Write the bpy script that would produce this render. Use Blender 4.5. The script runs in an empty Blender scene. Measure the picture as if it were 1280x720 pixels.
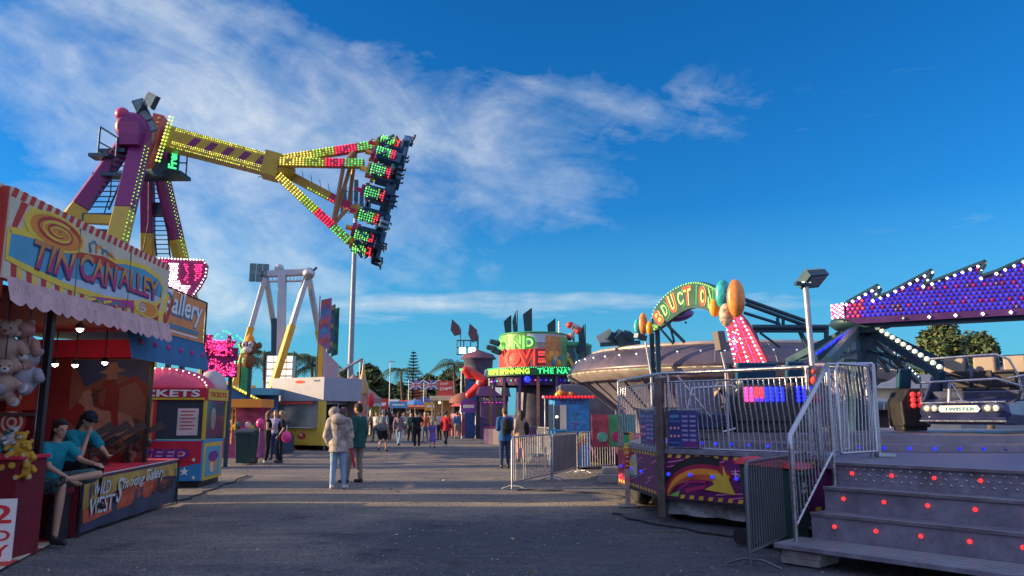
import bpy, math, random
from mathutils import Vector as V, Matrix
random.seed(7)
PI = math.pi; R = math.radians; sin = math.sin; cos = math.cos
SC = bpy.context.scene; COL = SC.collection
FOC = 950.0; HZ = 518.0; CAMH = 1.55
TH = math.atan((HZ-360)/FOC); CT, ST = cos(TH), sin(TH)
def ray(px, py):
    u = (px-640)/FOC; v = (360-py)/FOC
    return V((u, CT-v*ST, ST+v*CT))
def P(px, py, Y):
    d = ray(px, py); t = Y/d.y
    return V((d.x*t, Y, CAMH+d.z*t))
def G(px, py, z=0.0):
    d = ray(px, py); t = (z-CAMH)/d.z
    return V((d.x*t, d.y*t, z))
def PX(px, X, py=518):
    """depth at which the side plane X is seen at picture column px"""
    d = ray(px, py); return X/d.x*d.y
def lerp(a, b, t): return a+(b-a)*t
Z = V((0, 0, 1))

# ---------------------------------------------------------------- materials
_M = {}
def mat(name, col=(.5, .5, .5), rough=.55, metal=0., var=.18, vs=2.5, bump=0., bs=40., emis=0., spec=.5, alpha=1., trans=0., grime=0.):
    if name in _M: return _M[name]
    m = bpy.data.materials.new(name); m.use_nodes = True; nt = m.node_tree; N = nt.nodes; L = nt.links
    b = N['Principled BSDF']
    b.inputs['Roughness'].default_value = rough; b.inputs['Metallic'].default_value = metal
    b.inputs['Specular IOR Level'].default_value = spec
    c4 = (*col, 1)
    tc = N.new('ShaderNodeTexCoord')
    if var > 0 or grime > 0:
        n = N.new('ShaderNodeTexNoise'); n.inputs['Scale'].default_value = vs; n.inputs['Detail'].default_value = 6; n.inputs['Roughness'].default_value = .65
        L.new(tc.outputs['Object'], n.inputs['Vector'])
        r = N.new('ShaderNodeMapRange'); r.inputs['From Min'].default_value = .3; r.inputs['From Max'].default_value = .7
        r.inputs['To Min'].default_value = 1-var; r.inputs['To Max'].default_value = 1+var
        L.new(n.outputs['Fac'], r.inputs['Value'])
        mx = N.new('ShaderNodeMix'); mx.data_type = 'RGBA'; mx.blend_type = 'MULTIPLY'; mx.inputs[0].default_value = 1
        mx.inputs[6].default_value = c4; L.new(r.outputs[0], mx.inputs[7])
        out = mx.outputs[2]
        if grime > 0:
            n2 = N.new('ShaderNodeTexNoise'); n2.inputs['Scale'].default_value = vs*2.3; n2.inputs['Detail'].default_value = 9; n2.inputs['Roughness'].default_value = .75
            L.new(tc.outputs['Object'], n2.inputs['Vector'])
            r2 = N.new('ShaderNodeMapRange'); r2.inputs['From Min'].default_value = .5; r2.inputs['From Max'].default_value = .72; r2.inputs['To Max'].default_value = grime
            L.new(n2.outputs['Fac'], r2.inputs['Value'])
            m2 = N.new('ShaderNodeMix'); m2.data_type = 'RGBA'; L.new(r2.outputs[0], m2.inputs[0]); L.new(out, m2.inputs[6]); m2.inputs[7].default_value = (.07, .06, .05, 1)
            out = m2.outputs[2]
        L.new(out, b.inputs['Base Color'])
        r3 = N.new('ShaderNodeMapRange'); r3.inputs['From Min'].default_value = .3; r3.inputs['From Max'].default_value = .7
        r3.inputs['To Min'].default_value = max(.03, rough-.12); r3.inputs['To Max'].default_value = min(1, rough+.14)
        L.new(n.outputs['Fac'], r3.inputs['Value']); L.new(r3.outputs[0], b.inputs['Roughness'])
    else:
        b.inputs['Base Color'].default_value = c4
    if bump > 0:
        n = N.new('ShaderNodeTexNoise'); n.inputs['Scale'].default_value = bs; n.inputs['Detail'].default_value = 4
        L.new(tc.outputs['Object'], n.inputs['Vector'])
        bp = N.new('ShaderNodeBump'); bp.inputs['Strength'].default_value = bump; bp.inputs['Distance'].default_value = .01 if bs > 12 else .05
        L.new(n.outputs['Fac'], bp.inputs['Height']); L.new(bp.outputs[0], b.inputs['Normal'])
    if emis > 0:
        b.inputs['Emission Color'].default_value = c4; b.inputs['Emission Strength'].default_value = emis
    if trans > 0: b.inputs['Transmission Weight'].default_value = trans
    if alpha < 1: b.inputs['Alpha'].default_value = alpha
    _M[name] = m
    return m
def led(name, col, e): return mat(name, col, .7, var=0, emis=e*.62, spec=.1)
_lv = {}; _lr = random.Random(99)
def vary(m):
    """bulbs of one string differ: some dim, some bright, a few dead"""
    n = m.name
    if not n.startswith('led_'): return m
    if n not in _lv:
        b = m.node_tree.nodes['Principled BSDF']; e = b.inputs['Emission Strength'].default_value; c = tuple(b.inputs['Base Color'].default_value)[:3]
        _lv[n] = [m, mat(n+'_dim', c, .7, var=0, emis=e*.5, spec=.1), mat(n+'_hot', c, .7, var=0, emis=e*1.5, spec=.1), mat(n+'_off', tuple(.15+.3*x for x in c), .5, var=0, emis=.02)]
    r = _lr.random(); return _lv[n][0 if r < .45 else (1 if r < .74 else (2 if r < .955 else 3))]

# ---------------------------------------------------------------- mesh collector
_txt = {}
def text_mesh(s, depth=.02, bold=0., spacing=1.0):
    k = (s, depth, bold, spacing)
    if k in _txt: return _txt[k]
    cu = bpy.data.curves.new('t', 'FONT'); cu.body = s; cu.extrude = depth/2; cu.offset = bold; cu.resolution_u = 3; cu.space_character = spacing
    o = bpy.data.objects.new('t', cu); me = o.to_mesh()
    vs = [tuple(v.co) for v in me.vertices]; fs = [tuple(p.vertices) for p in me.polygons]
    o.to_mesh_clear(); bpy.data.objects.remove(o); bpy.data.curves.remove(cu)
    if vs:
        x0 = min(v[0] for v in vs); x1 = max(v[0] for v in vs); y0 = min(v[1] for v in vs); y1 = max(v[1] for v in vs)
        vs = [((v[0]-x0)/(x1-x0 or 1), (v[1]-y0)/(y1-y0 or 1), v[2]) for v in vs]
        asp = (x1-x0)/(y1-y0 or 1)
    else: asp = 1
    _txt[k] = (vs, fs, asp)
    return _txt[k]

class MB:
    def __init__(s, X=None):
        s.v = []; s.f = []; s.m = []; s.sm = []; s.mats = []; s.X = X
    def mi(s, m):
        if m not in s.mats: s.mats.append(m)
        return s.mats.index(m)
    def raw(s, vs, fs, m, smooth=False):
        o = len(s.v)
        for p in vs:
            p = V(p); s.v.append(s.X @ p if s.X else p)
        i = s.mi(m)
        for f in fs:
            s.f.append([o+k for k in f]); s.m.append(i); s.sm.append(smooth)
        return s
    def box(s, c, size, m, rz=0, rot=None):
        c = V(c); a, b, h = size[0]/2, size[1]/2, size[2]/2
        M = rot if rot else Matrix.Rotation(rz, 3, 'Z')
        vs = [c+M @ V((x*a, y*b, z*h)) for z in (-1, 1) for x, y in ((-1, -1), (1, -1), (1, 1), (-1, 1))]
        return s.raw(vs, [(3, 2, 1, 0), (4, 5, 6, 7), (0, 1, 5, 4), (1, 2, 6, 5), (2, 3, 7, 6), (3, 0, 4, 7)], m)
    def bb(s, x0, x1, y0, y1, z0, z1, m): return s.box(((x0+x1)/2, (y0+y1)/2, (z0+z1)/2), (x1-x0, y1-y0, z1-z0), m)
    def bar(s, a, b, w, h, m, up=Z):
        a, b = V(a), V(b); d = (b-a); L = d.length
        if L < 1e-6: return s
        d.normalize(); sd = d.cross(up)
        if sd.length < 1e-3: sd = d.cross(V((0, 1, 0)))
        sd.normalize(); u = sd.cross(d)
        vs = [p+sd*(x*w/2)+u*(y*h/2) for p in (a, b) for x, y in ((-1, -1), (1, -1), (1, 1), (-1, 1))]
        return s.raw(vs, [(3, 2, 1, 0), (4, 5, 6, 7), (0, 1, 5, 4), (1, 2, 6, 5), (2, 3, 7, 6), (3, 0, 4, 7)], m)
    def tube(s, pts, r, m, n=8, r2=None, cap=True, smooth=True):
        pts = [V(p) for p in pts]; k = len(pts); vs = []
        ref = None
        for i, p in enumerate(pts):
            d = (pts[min(i+1, k-1)]-pts[max(i-1, 0)])
            if d.length < 1e-9: d = V((0, 0, 1))
            d.normalize()
            if ref is None:
                ref = d.cross(Z)
                if ref.length < 1e-3: ref = V((1, 0, 0))
            ref = (ref-d*ref.dot(d)); ref.normalize(); b = d.cross(ref)
            rr = r if r2 is None else lerp(r, r2, i/(k-1))
            if isinstance(r, (list, tuple)): rr = r[i]
            for j in range(n):
                t = 2*PI*j/n; vs.append(p+ref*(cos(t)*rr)+b*(sin(t)*rr))
        fs = [(i*n+j, i*n+(j+1) % n, (i+1)*n+(j+1) % n, (i+1)*n+j) for i in range(k-1) for j in range(n)]
        s.raw(vs, fs, m, smooth)
        if cap: s.raw(vs[:n], [tuple(range(n))[::-1]], m); s.raw(vs[-n:], [tuple(range(n))], m)
        return s
    def ball(s, c, r, m, nu=10, nv=7, M=None):
        c = V(c); r = V((r, r, r)) if not hasattr(r, '__len__') else V(r)
        vs = []
        for i in range(1, nv):
            a = PI*i/nv
            for j in range(nu):
                t = 2*PI*j/nu; q = V((r.x*sin(a)*cos(t), r.y*sin(a)*sin(t), r.z*cos(a)))
                vs.append(c+(M @ q if M else q))
        q = V((0, 0, r.z)); vs.append(c+(M @ q if M else q)); vs.append(c-(M @ q if M else q))
        T = (nv-1)*nu
        fs = [(i*nu+j, (i+1)*nu+j, (i+1)*nu+(j+1) % nu, i*nu+(j+1) % nu) for i in range(nv-2) for j in range(nu)]
        fs += [(T, j, (j+1) % nu) for j in range(nu)] + [(T+1, (nv-2)*nu+(j+1) % nu, (nv-2)*nu+j) for j in range(nu)]
        return s.raw(vs, fs, m, True)
    def gem(s, c, r, m):
        c = V(c); m = vary(m)
        return s.raw([c+V((r, 0, 0)), c+V((0, r, 0)), c-V((r, 0, 0)), c-V((0, r, 0)), c+V((0, 0, r)), c-V((0, 0, r))],
                     [(0, 1, 4), (1, 2, 4), (2, 3, 4), (3, 0, 4), (1, 0, 5), (2, 1, 5), (3, 2, 5), (0, 3, 5)], m, True)
    def lathe(s, prof, c, m, n=24, smooth=True, M=None, a0=0, a1=2*PI):
        c = V(c); full = abs(a1-a0-2*PI) < 1e-6; nn = n if full else n+1; vs = []
        for r, z in prof:
            for j in range(nn):
                t = a0+(a1-a0)*j/n; q = V((r*cos(t), r*sin(t), z)); vs.append(c+(M @ q if M else q))
        fs = []
        for i in range(len(prof)-1):
            for j in range(n):
                k = (j+1) % nn; fs.append((i*nn+j, i*nn+k, (i+1)*nn+k, (i+1)*nn+j))
        return s.raw(vs, fs, m, smooth)
    def prism(s, poly, ext, m):
        n = len(poly); a = [V(p) for p in poly]; b = [p+V(ext) for p in a]
        return s.raw(a+b, [tuple(range(n))[::-1], tuple(range(n, 2*n))]+[(i, (i+1) % n, n+(i+1) % n, n+i) for i in range(n)], m)
    def cap(s, a, b, ra, rb, m, n=12):
        """tapered capsule"""
        s.ball(a, ra, m, n, 8); s.ball(b, rb, m, n, 8); s.tube([a, b], ra, m, n, rb)
        return s
    def loft(s, rings, m, n=16):
        """rings: (centre, rx, ry) ellipses in the local xy plane"""
        vs = []
        for c, rx, ry in rings:
            c = V(c)
            for j in range(n):
                t = 2*PI*j/n; vs.append(c+V((rx*cos(t), ry*sin(t), 0)))
        fs = [(i*n+j, i*n+(j+1) % n, (i+1)*n+(j+1) % n, (i+1)*n+j) for i in range(len(rings)-1) for j in range(n)]
        fs += [tuple(range(n))[::-1], tuple(range((len(rings)-1)*n, len(rings)*n))]
        return s.raw(vs, fs, m, True)
    def text(s, t, m, fn, h=1., w=None, depth=.01, bold=0., spacing=1., shear=0.):
        """fn(x, y, z) -> point; x runs 0..w, y 0..h"""
        vs, fs, asp = text_mesh(t, depth, bold, spacing)
        ww = w if w is not None else asp*h
        return s.raw([fn(a*ww+b*h*shear, b*h, c) for a, b, c in vs], fs, m)
    def poly2(s, pts, fn, m, depth=.004):
        """flat figure given in (x, y), placed by fn(x, y, z), slightly thick"""
        n = len(pts)
        vs = [fn(x, y, 0) for x, y in pts]+[fn(x, y, depth) for x, y in pts]
        return s.raw(vs, [tuple(range(n, 2*n)), tuple(range(n))[::-1]]+[(i, (i+1) % n, n+(i+1) % n, n+i) for i in range(n)], m)
    def band2(s, path, w0, w1, fn, m, depth=.004):
        """ribbon along a 2-D path, width w0..w1"""
        k = len(path); A = []; B = []
        for i, (x, y) in enumerate(path):
            dx = path[min(i+1, k-1)][0]-path[max(i-1, 0)][0]; dy = path[min(i+1, k-1)][1]-path[max(i-1, 0)][1]
            l = math.hypot(dx, dy) or 1; w = lerp(w0, w1, i/(k-1))/2
            A.append((x-dy/l*w, y+dx/l*w)); B.append((x+dy/l*w, y-dx/l*w))
        vs = [fn(x, y, depth) for x, y in A]+[fn(x, y, depth) for x, y in B]
        return s.raw(vs, [(i+k, i+k+1, i+1, i) for i in range(k-1)], m)

def plane_fn(o, u, v, n=None):
    o, u, v = V(o), V(u).normalized(), V(v).normalized()
    nn = (u.cross(v)) if n is None else V(n)
    nn.normalize()
    return lambda x, y, z=0.: o+u*x+v*y+nn*z

# ---------------------------------------------------------------- objects
_RM = {}
def _tag(o, label, cat, group, kind):
    if label: o['label'] = label
    if cat: o['category'] = cat
    if group: o['group'] = group
    if kind: o['kind'] = kind
def thing(name, label, cat, loc=(0, 0, 0), rz=0, group=None):
    o = bpy.data.objects.new(name, None); COL.objects.link(o); o.empty_display_size = .2
    o.location = loc; o.rotation_euler = (0, 0, rz); _tag(o, label, cat, group, None)
    _RM[o.name] = Matrix.Translation(V(loc)) @ Matrix.Rotation(rz, 4, 'Z')
    return o
def _mesh(name, mb, inv):
    me = bpy.data.meshes.new(name)
    me.from_pydata([tuple(inv @ p) for p in mb.v], [], mb.f)
    for m in mb.mats: me.materials.append(m)
    me.polygons.foreach_set('material_index', mb.m); me.polygons.foreach_set('use_smooth', mb.sm)
    me.update(); return me
def part(name, mb, parent, label=None, kind=None, bev=0):
    RM = _RM[parent.name]
    o = bpy.data.objects.new(name, _mesh(name, mb, RM.inverted())); COL.objects.link(o); o.parent = parent
    _RM[o.name] = RM; _tag(o, label, None, None, kind)
    if bev: bevel(o, bev)
    return o
def solo(name, mb, label=None, cat=None, loc=(0, 0, 0), rz=0, group=None, kind=None, bev=0):
    RM = Matrix.Translation(V(loc)) @ Matrix.Rotation(rz, 4, 'Z')
    o = bpy.data.objects.new(name, _mesh(name, mb, RM.inverted())); COL.objects.link(o)
    o.location = loc; o.rotation_euler = (0, 0, rz); _RM[o.name] = RM; _tag(o, label, cat, group, kind)
    if bev: bevel(o, bev)
    return o
def bevel(o, w):
    m = o.modifiers.new('bevel', 'BEVEL'); m.width = w; m.segments = 2; m.limit_method = 'ANGLE'; m.angle_limit = R(40)
def kids(o): return [c for c in bpy.data.objects if c.parent == o]
def dup(o, parent=None, M=None, label=None, group=None):
    c = o.copy(); COL.objects.link(c)
    if parent: c.parent = parent
    if M is not None: c.matrix_basis = M; _RM[c.name] = M
    if label: c['label'] = label
    if group: c['group'] = group
    for k in kids(o): dup(k, c)
    return c
def TR(loc, rz=0, s=1.): return Matrix.Translation(V(loc)) @ Matrix.Rotation(rz, 4, 'Z') @ Matrix.Diagonal((s, s, s, 1))
def remesh(mb, vox, smooth=3, name='m'):
    """union of the collected shapes as one skin; back as a collector with one material"""
    me = bpy.data.meshes.new('tmp'); me.from_pydata([tuple(p) for p in mb.v], [], mb.f)
    o = bpy.data.objects.new('tmp', me); COL.objects.link(o)
    m = o.modifiers.new('r', 'REMESH'); m.mode = 'VOXEL'; m.voxel_size = vox
    if smooth:
        k = o.modifiers.new('s', 'SMOOTH'); k.iterations = smooth; k.factor = .5
    dg = bpy.context.evaluated_depsgraph_get(); e = o.evaluated_get(dg); r = e.to_mesh()
    out = MB(); mt = mb.mats[0]; out.mats = [mt]
    out.v = [v.co.copy() for v in r.vertices]; out.f = [list(p.vertices) for p in r.polygons]
    out.m = [0]*len(out.f); out.sm = [True]*len(out.f)
    e.to_mesh_clear(); bpy.data.objects.remove(o); bpy.data.meshes.remove(me)
    return out
# ================================================================ camera, sky, sun
cam = bpy.data.cameras.new('camera'); co = bpy.data.objects.new('camera', cam); COL.objects.link(co)
co.location = (0, 0, CAMH); co.rotation_euler = (PI/2+TH, 0, 0)
cam.sensor_width = 36; cam.lens = 36*FOC/1280; cam.clip_end = 5000; cam.clip_start = .05
SC.camera = co
SC.view_settings.view_transform = 'Standard'; SC.view_settings.look = 'None'; SC.view_settings.gamma = 1
SC.view_settings.exposure = EXPO = 1.1
SUN_EL = R(13.0); sdx, sdy = -1, -.02
sv = V((sdx, sdy, 0)).normalized()*cos(SUN_EL)+V((0, 0, sin(SUN_EL)))
sl = bpy.data.lights.new('sun', 'SUN'); sl.energy = 5.0; sl.angle = R(.6); sl.color = (1, .70, .38)
so = bpy.data.objects.new('sun', sl); COL.objects.link(so); so.rotation_euler = sv.to_track_quat('Z', 'Y').to_euler()
w = bpy.data.worlds.new('World'); SC.world = w; w.use_nodes = True
nt = w.node_tree; N = nt.nodes; L = nt.links; bg = N['Background']
sk = N.new('ShaderNodeTexSky'); sk.sky_type = 'NISHITA'; sk.sun_disc = False; sk.sun_elevation = SUN_EL
sk.sun_rotation = math.atan2(sv.x, sv.y); sk.ozone_density = 4.0; sk.air_density = 1.0; sk.dust_density = .3
hs = N.new('ShaderNodeHueSaturation'); hs.inputs['Saturation'].default_value = 1.22; hs.inputs['Value'].default_value = 1.06
L.new(sk.outputs[0], hs.inputs['Color'])
tint = N.new('ShaderNodeMix'); tint.data_type = 'RGBA'; tint.blend_type = 'MULTIPLY'; tint.inputs[0].default_value = 1
tint.inputs[7].default_value = (.36, 1.02, 1.30, 1); L.new(hs.outputs[0], tint.inputs[6])
def mth(op, a, b=None, c=None, clamp=False):
    n = N.new('ShaderNodeMath'); n.operation = op; n.use_clamp = clamp
    for i, x in enumerate((a, b, c)):
        if x is None: continue
        if isinstance(x, (int, float)): n.inputs[i].default_value = x
        else: L.new(x, n.inputs[i])
    return n.outputs[0]
tc = N.new('ShaderNodeTexCoord'); sp = N.new('ShaderNodeSeparateXYZ'); L.new(tc.outputs['Generated'], sp.inputs[0])
az = mth('ARCTAN2', sp.outputs[0], sp.outputs[1]); el = mth('ARCSINE', sp.outputs[2])
def azel(px, py):
    d = ray(px, py).normalized(); return math.atan2(d.x, d.y), math.asin(d.z)
def ellipse(px, py, rx, ry, ang, soft=1.0):
    a0, e0 = azel(px, py); ra, rb = rx/FOC, ry/FOC; c, s = cos(R(ang)), sin(R(ang))
    da = mth('SUBTRACT', az, a0); de = mth('SUBTRACT', el, e0)
    x = mth('ADD', mth('MULTIPLY', da, c/ra), mth('MULTIPLY', de, -s/ra))
    y = mth('ADD', mth('MULTIPLY', da, s/rb), mth('MULTIPLY', de, c/rb))
    r2 = mth('ADD', mth('MULTIPLY', x, x), mth('MULTIPLY', y, y))
    return mth('SUBTRACT', 1, r2, clamp=True)
def noise(sx, sy, ang, scale, detail, rough, dist, off=0):
    cb = N.new('ShaderNodeCombineXYZ'); c, s = cos(R(ang)), sin(R(ang))
    x = mth('ADD', mth('MULTIPLY', az, c*sx), mth('MULTIPLY', el, -s*sx))
    y = mth('ADD', mth('MULTIPLY', az, s*sy), mth('MULTIPLY', el, c*sy))
    L.new(x, cb.inputs[0]); L.new(y, cb.inputs[1]); cb.inputs[2].default_value = off
    n = N.new('ShaderNodeTexNoise'); n.inputs['Scale'].default_value = scale; n.inputs['Detail'].default_value = detail
    n.inputs['Roughness'].default_value = rough; n.inputs['Distortion'].default_value = dist
    L.new(cb.outputs[0], n.inputs['Vector']); return n.outputs['Fac']
def mx(*a):
    o = a[0]
    for b in a[1:]: o = mth('MAXIMUM', o, b)
    return o
m1 = mx(ellipse(290, 160, 450, 185, 16), mth('MULTIPLY', ellipse(560, 175, 330, 130, 10), .85), mth('MULTIPLY', ellipse(330, 260, 330, 130, -12), .95), mth('MULTIPLY', ellipse(730, 130, 320, 75, 4), .40),
        mth('MULTIPLY', ellipse(250, 330, 240, 120, 0), 1.05), mth('MULTIPLY', ellipse(60, 60, 160, 90, 30), .8))
m2 = mx(mth('MULTIPLY', ellipse(640, 382, 480, 22, 0), 1.), mth('MULTIPLY', ellipse(1120, 95, 260, 34, -24), .22), mth('MULTIPLY', ellipse(1130, 290, 200, 14, -3), .26),
        mth('MULTIPLY', ellipse(300, 390, 330, 18, 0), .9))
n1 = noise(1.6, 4.2, 16, 3.0, 9, .60, .55, 3.1)
n1b = noise(3.5, 6.0, -20, 5.0, 8, .62, .4, 8.0)
n2 = noise(2.2, 11, 0, 3.2, 8, .6, .3, 5.5)
c1 = mth('MULTIPLY', mth('SUBTRACT', mth('ADD', mth('ADD', mth('MULTIPLY', n1, .72), mth('MULTIPLY', n1b, .28)), mth('MULTIPLY', m1, .43)), .62), 2.0, clamp=True)
c1 = mth('MULTIPLY', c1, mth('MULTIPLY', m1, 3.2, clamp=True))
c2 = mth('MULTIPLY', mth('SUBTRACT', mth('ADD', n2, mth('MULTIPLY', m2, .42)), .68), 3.0, clamp=True)
c2 = mth('MULTIPLY', c2, mth('MULTIPLY', m2, 2.0, clamp=True))
cf = mth('MULTIPLY', mx(c1, mth('MULTIPLY', c2, .75)), .86)
# body of the cloud: grey-mauve hollows, creamy edges
br = noise(2.2, 3.6, 20, 4.5, 7, .6, .5, 12.)
rm = N.new('ShaderNodeMapRange'); rm.inputs['From Min'].default_value = .35; rm.inputs['From Max'].default_value = .68; L.new(br, rm.inputs['Value'])
cc = N.new('ShaderNodeMix'); cc.data_type = 'RGBA'; L.new(rm.outputs[0], cc.inputs[0])
CL = 1.0
cc.inputs[6].default_value = (2.8*CL, 3.9*CL, 5.2*CL, 1); cc.inputs[7].default_value = (6.4*CL, 6.7*CL, 6.8*CL, 1)
hz = N.new('ShaderNodeMix'); hz.data_type = 'RGBA'; L.new(mth('MULTIPLY', mth('SUBTRACT', 1, mth('DIVIDE', mth('ABSOLUTE', el), .26), clamp=True), .85), hz.inputs[0]); L.new(tint.outputs[2], hz.inputs[6]); hz.inputs[7].default_value = (.85, 3.3, 4.9, 1)
fx = N.new('ShaderNodeMix'); fx.data_type = 'RGBA'; L.new(cf, fx.inputs[0]); L.new(hz.outputs[2], fx.inputs[6]); L.new(cc.outputs[2], fx.inputs[7])
# added fill light: sky behind and beside the camera made bright and cloudy
back = mth('MULTIPLY', mth('SUBTRACT', .62, sp.outputs[1]), 3.0, clamp=True)
bn0 = noise(2.0, 3.0, 10, 2.2, 6, .6, .4, 21.)
back = mth('MULTIPLY', back, mth('ADD', .62, mth('MULTIPLY', bn0, .5)), clamp=True)
f2_ = N.new('ShaderNodeMix'); f2_.data_type = 'RGBA'; L.new(back, f2_.inputs[0]); L.new(fx.outputs[2], f2_.inputs[6]); f2_.inputs[7].default_value = (4.4, 5.2, 8.2, 1)
L.new(f2_.outputs[2], bg.inputs['Color']); bg.inputs['Strength'].default_value = .067
SC.render.engine = 'CYCLES'

# ================================================================ ground
def ground_mat():
    m = bpy.data.materials.new('dirt_gravel_sun_shade'); m.use_nodes = True; nt = m.node_tree; N = nt.nodes; L = nt.links; b = N['Principled BSDF']
    tc = N.new('ShaderNodeTexCoord')
    def nz(s, d, r=.6, sy=1):
        mp = N.new('ShaderNodeMapping'); mp.inputs['Scale'].default_value = (1, sy, 1); L.new(tc.outputs['Object'], mp.inputs[0])
        n = N.new('ShaderNodeTexNoise'); n.inputs['Scale'].default_value = s; n.inputs['Detail'].default_value = d; n.inputs['Roughness'].default_value = r
        L.new(mp.outputs[0], n.inputs['Vector']); return n.outputs['Fac']
    def ramp(f, a, b_, ca, cb):
        r = N.new('ShaderNodeValToRGB'); r.color_ramp.elements[0].position = a; r.color_ramp.elements[1].position = b_
        r.color_ramp.elements[0].color = (*ca, 1); r.color_ramp.elements[1].color = (*cb, 1); L.new(f, r.inputs[0]); return r.outputs[0]
    big = ramp(nz(.35, 6, .65, 1.6), .38, .62, (.125, .125, .14), (.23, .21, .185))
    fine = ramp(nz(28, 8, .75), .35, .7, (.55, .55, .55), (1.5, 1.45, 1.4))
    vo = N.new('ShaderNodeTexVoronoi'); vo.inputs['Scale'].default_value = 34; L.new(tc.outputs['Object'], vo.inputs['Vector'])
    peb = ramp(vo.outputs['Color'], .1, .95, (.72, .72, .72), (1.35, 1.35, 1.35))
    def mul(a, c, f=1):
        x = N.new('ShaderNodeMix'); x.data_type = 'RGBA'; x.blend_type = 'MULTIPLY'; x.inputs[0].default_value = f; L.new(a, x.inputs[6]); L.new(c, x.inputs[7]); return x.outputs[2]
    sx_ = N.new('ShaderNodeSeparateXYZ'); L.new(tc.outputs['Object'], sx_.inputs[0])
    def m_(op, a, b=None, clamp=False):
        n = N.new('ShaderNodeMath'); n.operation = op; n.use_clamp = clamp
        for i, x in enumerate((a, b)):
            if x is None: continue
            if isinstance(x, (int, float)): n.inputs[i].default_value = x
            else: L.new(x, n.inputs[i])
        return n.outputs[0]
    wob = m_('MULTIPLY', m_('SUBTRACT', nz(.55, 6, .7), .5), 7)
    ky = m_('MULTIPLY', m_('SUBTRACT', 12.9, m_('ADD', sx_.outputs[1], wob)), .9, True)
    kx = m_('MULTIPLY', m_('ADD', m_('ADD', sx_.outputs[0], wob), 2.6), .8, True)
    shade_mix = N.new('ShaderNodeMix'); shade_mix.data_type = 'RGBA'; L.new(m_('MULTIPLY', m_('MULTIPLY', ky, kx), .8), shade_mix.inputs[0]); L.new(big, shade_mix.inputs[6]); shade_mix.inputs[7].default_value = (.066, .074, .095, 1)  # foreground shade put into the ground colour as a bluish dark patch
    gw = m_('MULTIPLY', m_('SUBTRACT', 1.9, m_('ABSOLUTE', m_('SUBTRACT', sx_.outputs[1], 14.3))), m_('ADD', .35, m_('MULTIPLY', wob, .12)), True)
    sun_mix = N.new('ShaderNodeMix'); sun_mix.data_type = 'RGBA'; L.new(m_('MULTIPLY', gw, .8), sun_mix.inputs[0]); L.new(shade_mix.outputs[2], sun_mix.inputs[6]); sun_mix.inputs[7].default_value = (.33, .27, .18, 1)  # sun streak strengthened in the colour: ochre gravel tone along the lit band
    big = sun_mix.outputs[2]
    stain = ramp(nz(1.1, 5, .7), .56, .66, (1, 1, 1), (.55, .54, .55))
    track = ramp(nz(.8, 4, .6, 7), .50, .64, (1, 1, 1), (1.35, 1.3, 1.22))
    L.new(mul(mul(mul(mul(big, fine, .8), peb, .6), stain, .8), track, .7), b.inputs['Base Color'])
    b.inputs['Roughness'].default_value = .9; b.inputs['Specular IOR Level'].default_value = .25
    a = N.new('ShaderNodeMath'); a.operation = 'ADD'; L.new(nz(9, 9, .75), a.inputs[0]); L.new(vo.outputs['Distance'], a.inputs[1])
    bp = N.new('ShaderNodeBump'); bp.inputs['Strength'].default_value = .75; bp.inputs['Distance'].default_value = .045
    L.new(a.outputs[0], bp.inputs['Height']); L.new(bp.outputs[0], b.inputs['Normal'])
    return m
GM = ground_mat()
g = MB(); nx = 60; xs = [-1500, -300]+[-60+2*i for i in range(61)]+[300, 1500]; ys = [-400, -60]+[-20+2.5*i for i in range(61)]+[400, 2500]
def gz(x, y):
    return .012*sin(x*.9+y*.35)+.010*sin(y*1.3-x*.4) if abs(x) < 55 and -15 < y < 120 else 0
vs = [(x, y, gz(x, y)-.012) for y in ys for x in xs]; k = len(xs)
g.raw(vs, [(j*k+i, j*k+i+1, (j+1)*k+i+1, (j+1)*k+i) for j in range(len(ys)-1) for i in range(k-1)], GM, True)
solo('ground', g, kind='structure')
# loose stones
gr = MB(); SM = mat('stone', (.17, .155, .14), .9, var=.3, vs=30)
rnd = random.Random(3)
SMS = [SM, mat('stone_pale', (.32, .29, .24), .9, var=.3, vs=30), mat('stone_dark', (.07, .07, .075), .9, var=.3, vs=30)]
for i in range(6500):
    d = 4+rnd.random()**1.4*15; x = (rnd.random()-.5)*1.5*d
    r = rnd.uniform(.005, .018)
    c = V((x, d, gz(x, d)-.010+r*.3)); h = r*rnd.uniform(.4, .8); a = rnd.random()*3
    gr.raw([c+V((r*cos(a+t*1.2566), r*sin(a+t*1.2566)*.8, 0)) for t in range(5)]+[c+V((0, 0, h))], [(0, 1, 5), (1, 2, 5), (2, 3, 5), (3, 4, 5), (4, 0, 5)], SMS[i % 3])
solo('gravel', gr, kind='stuff')
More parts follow.
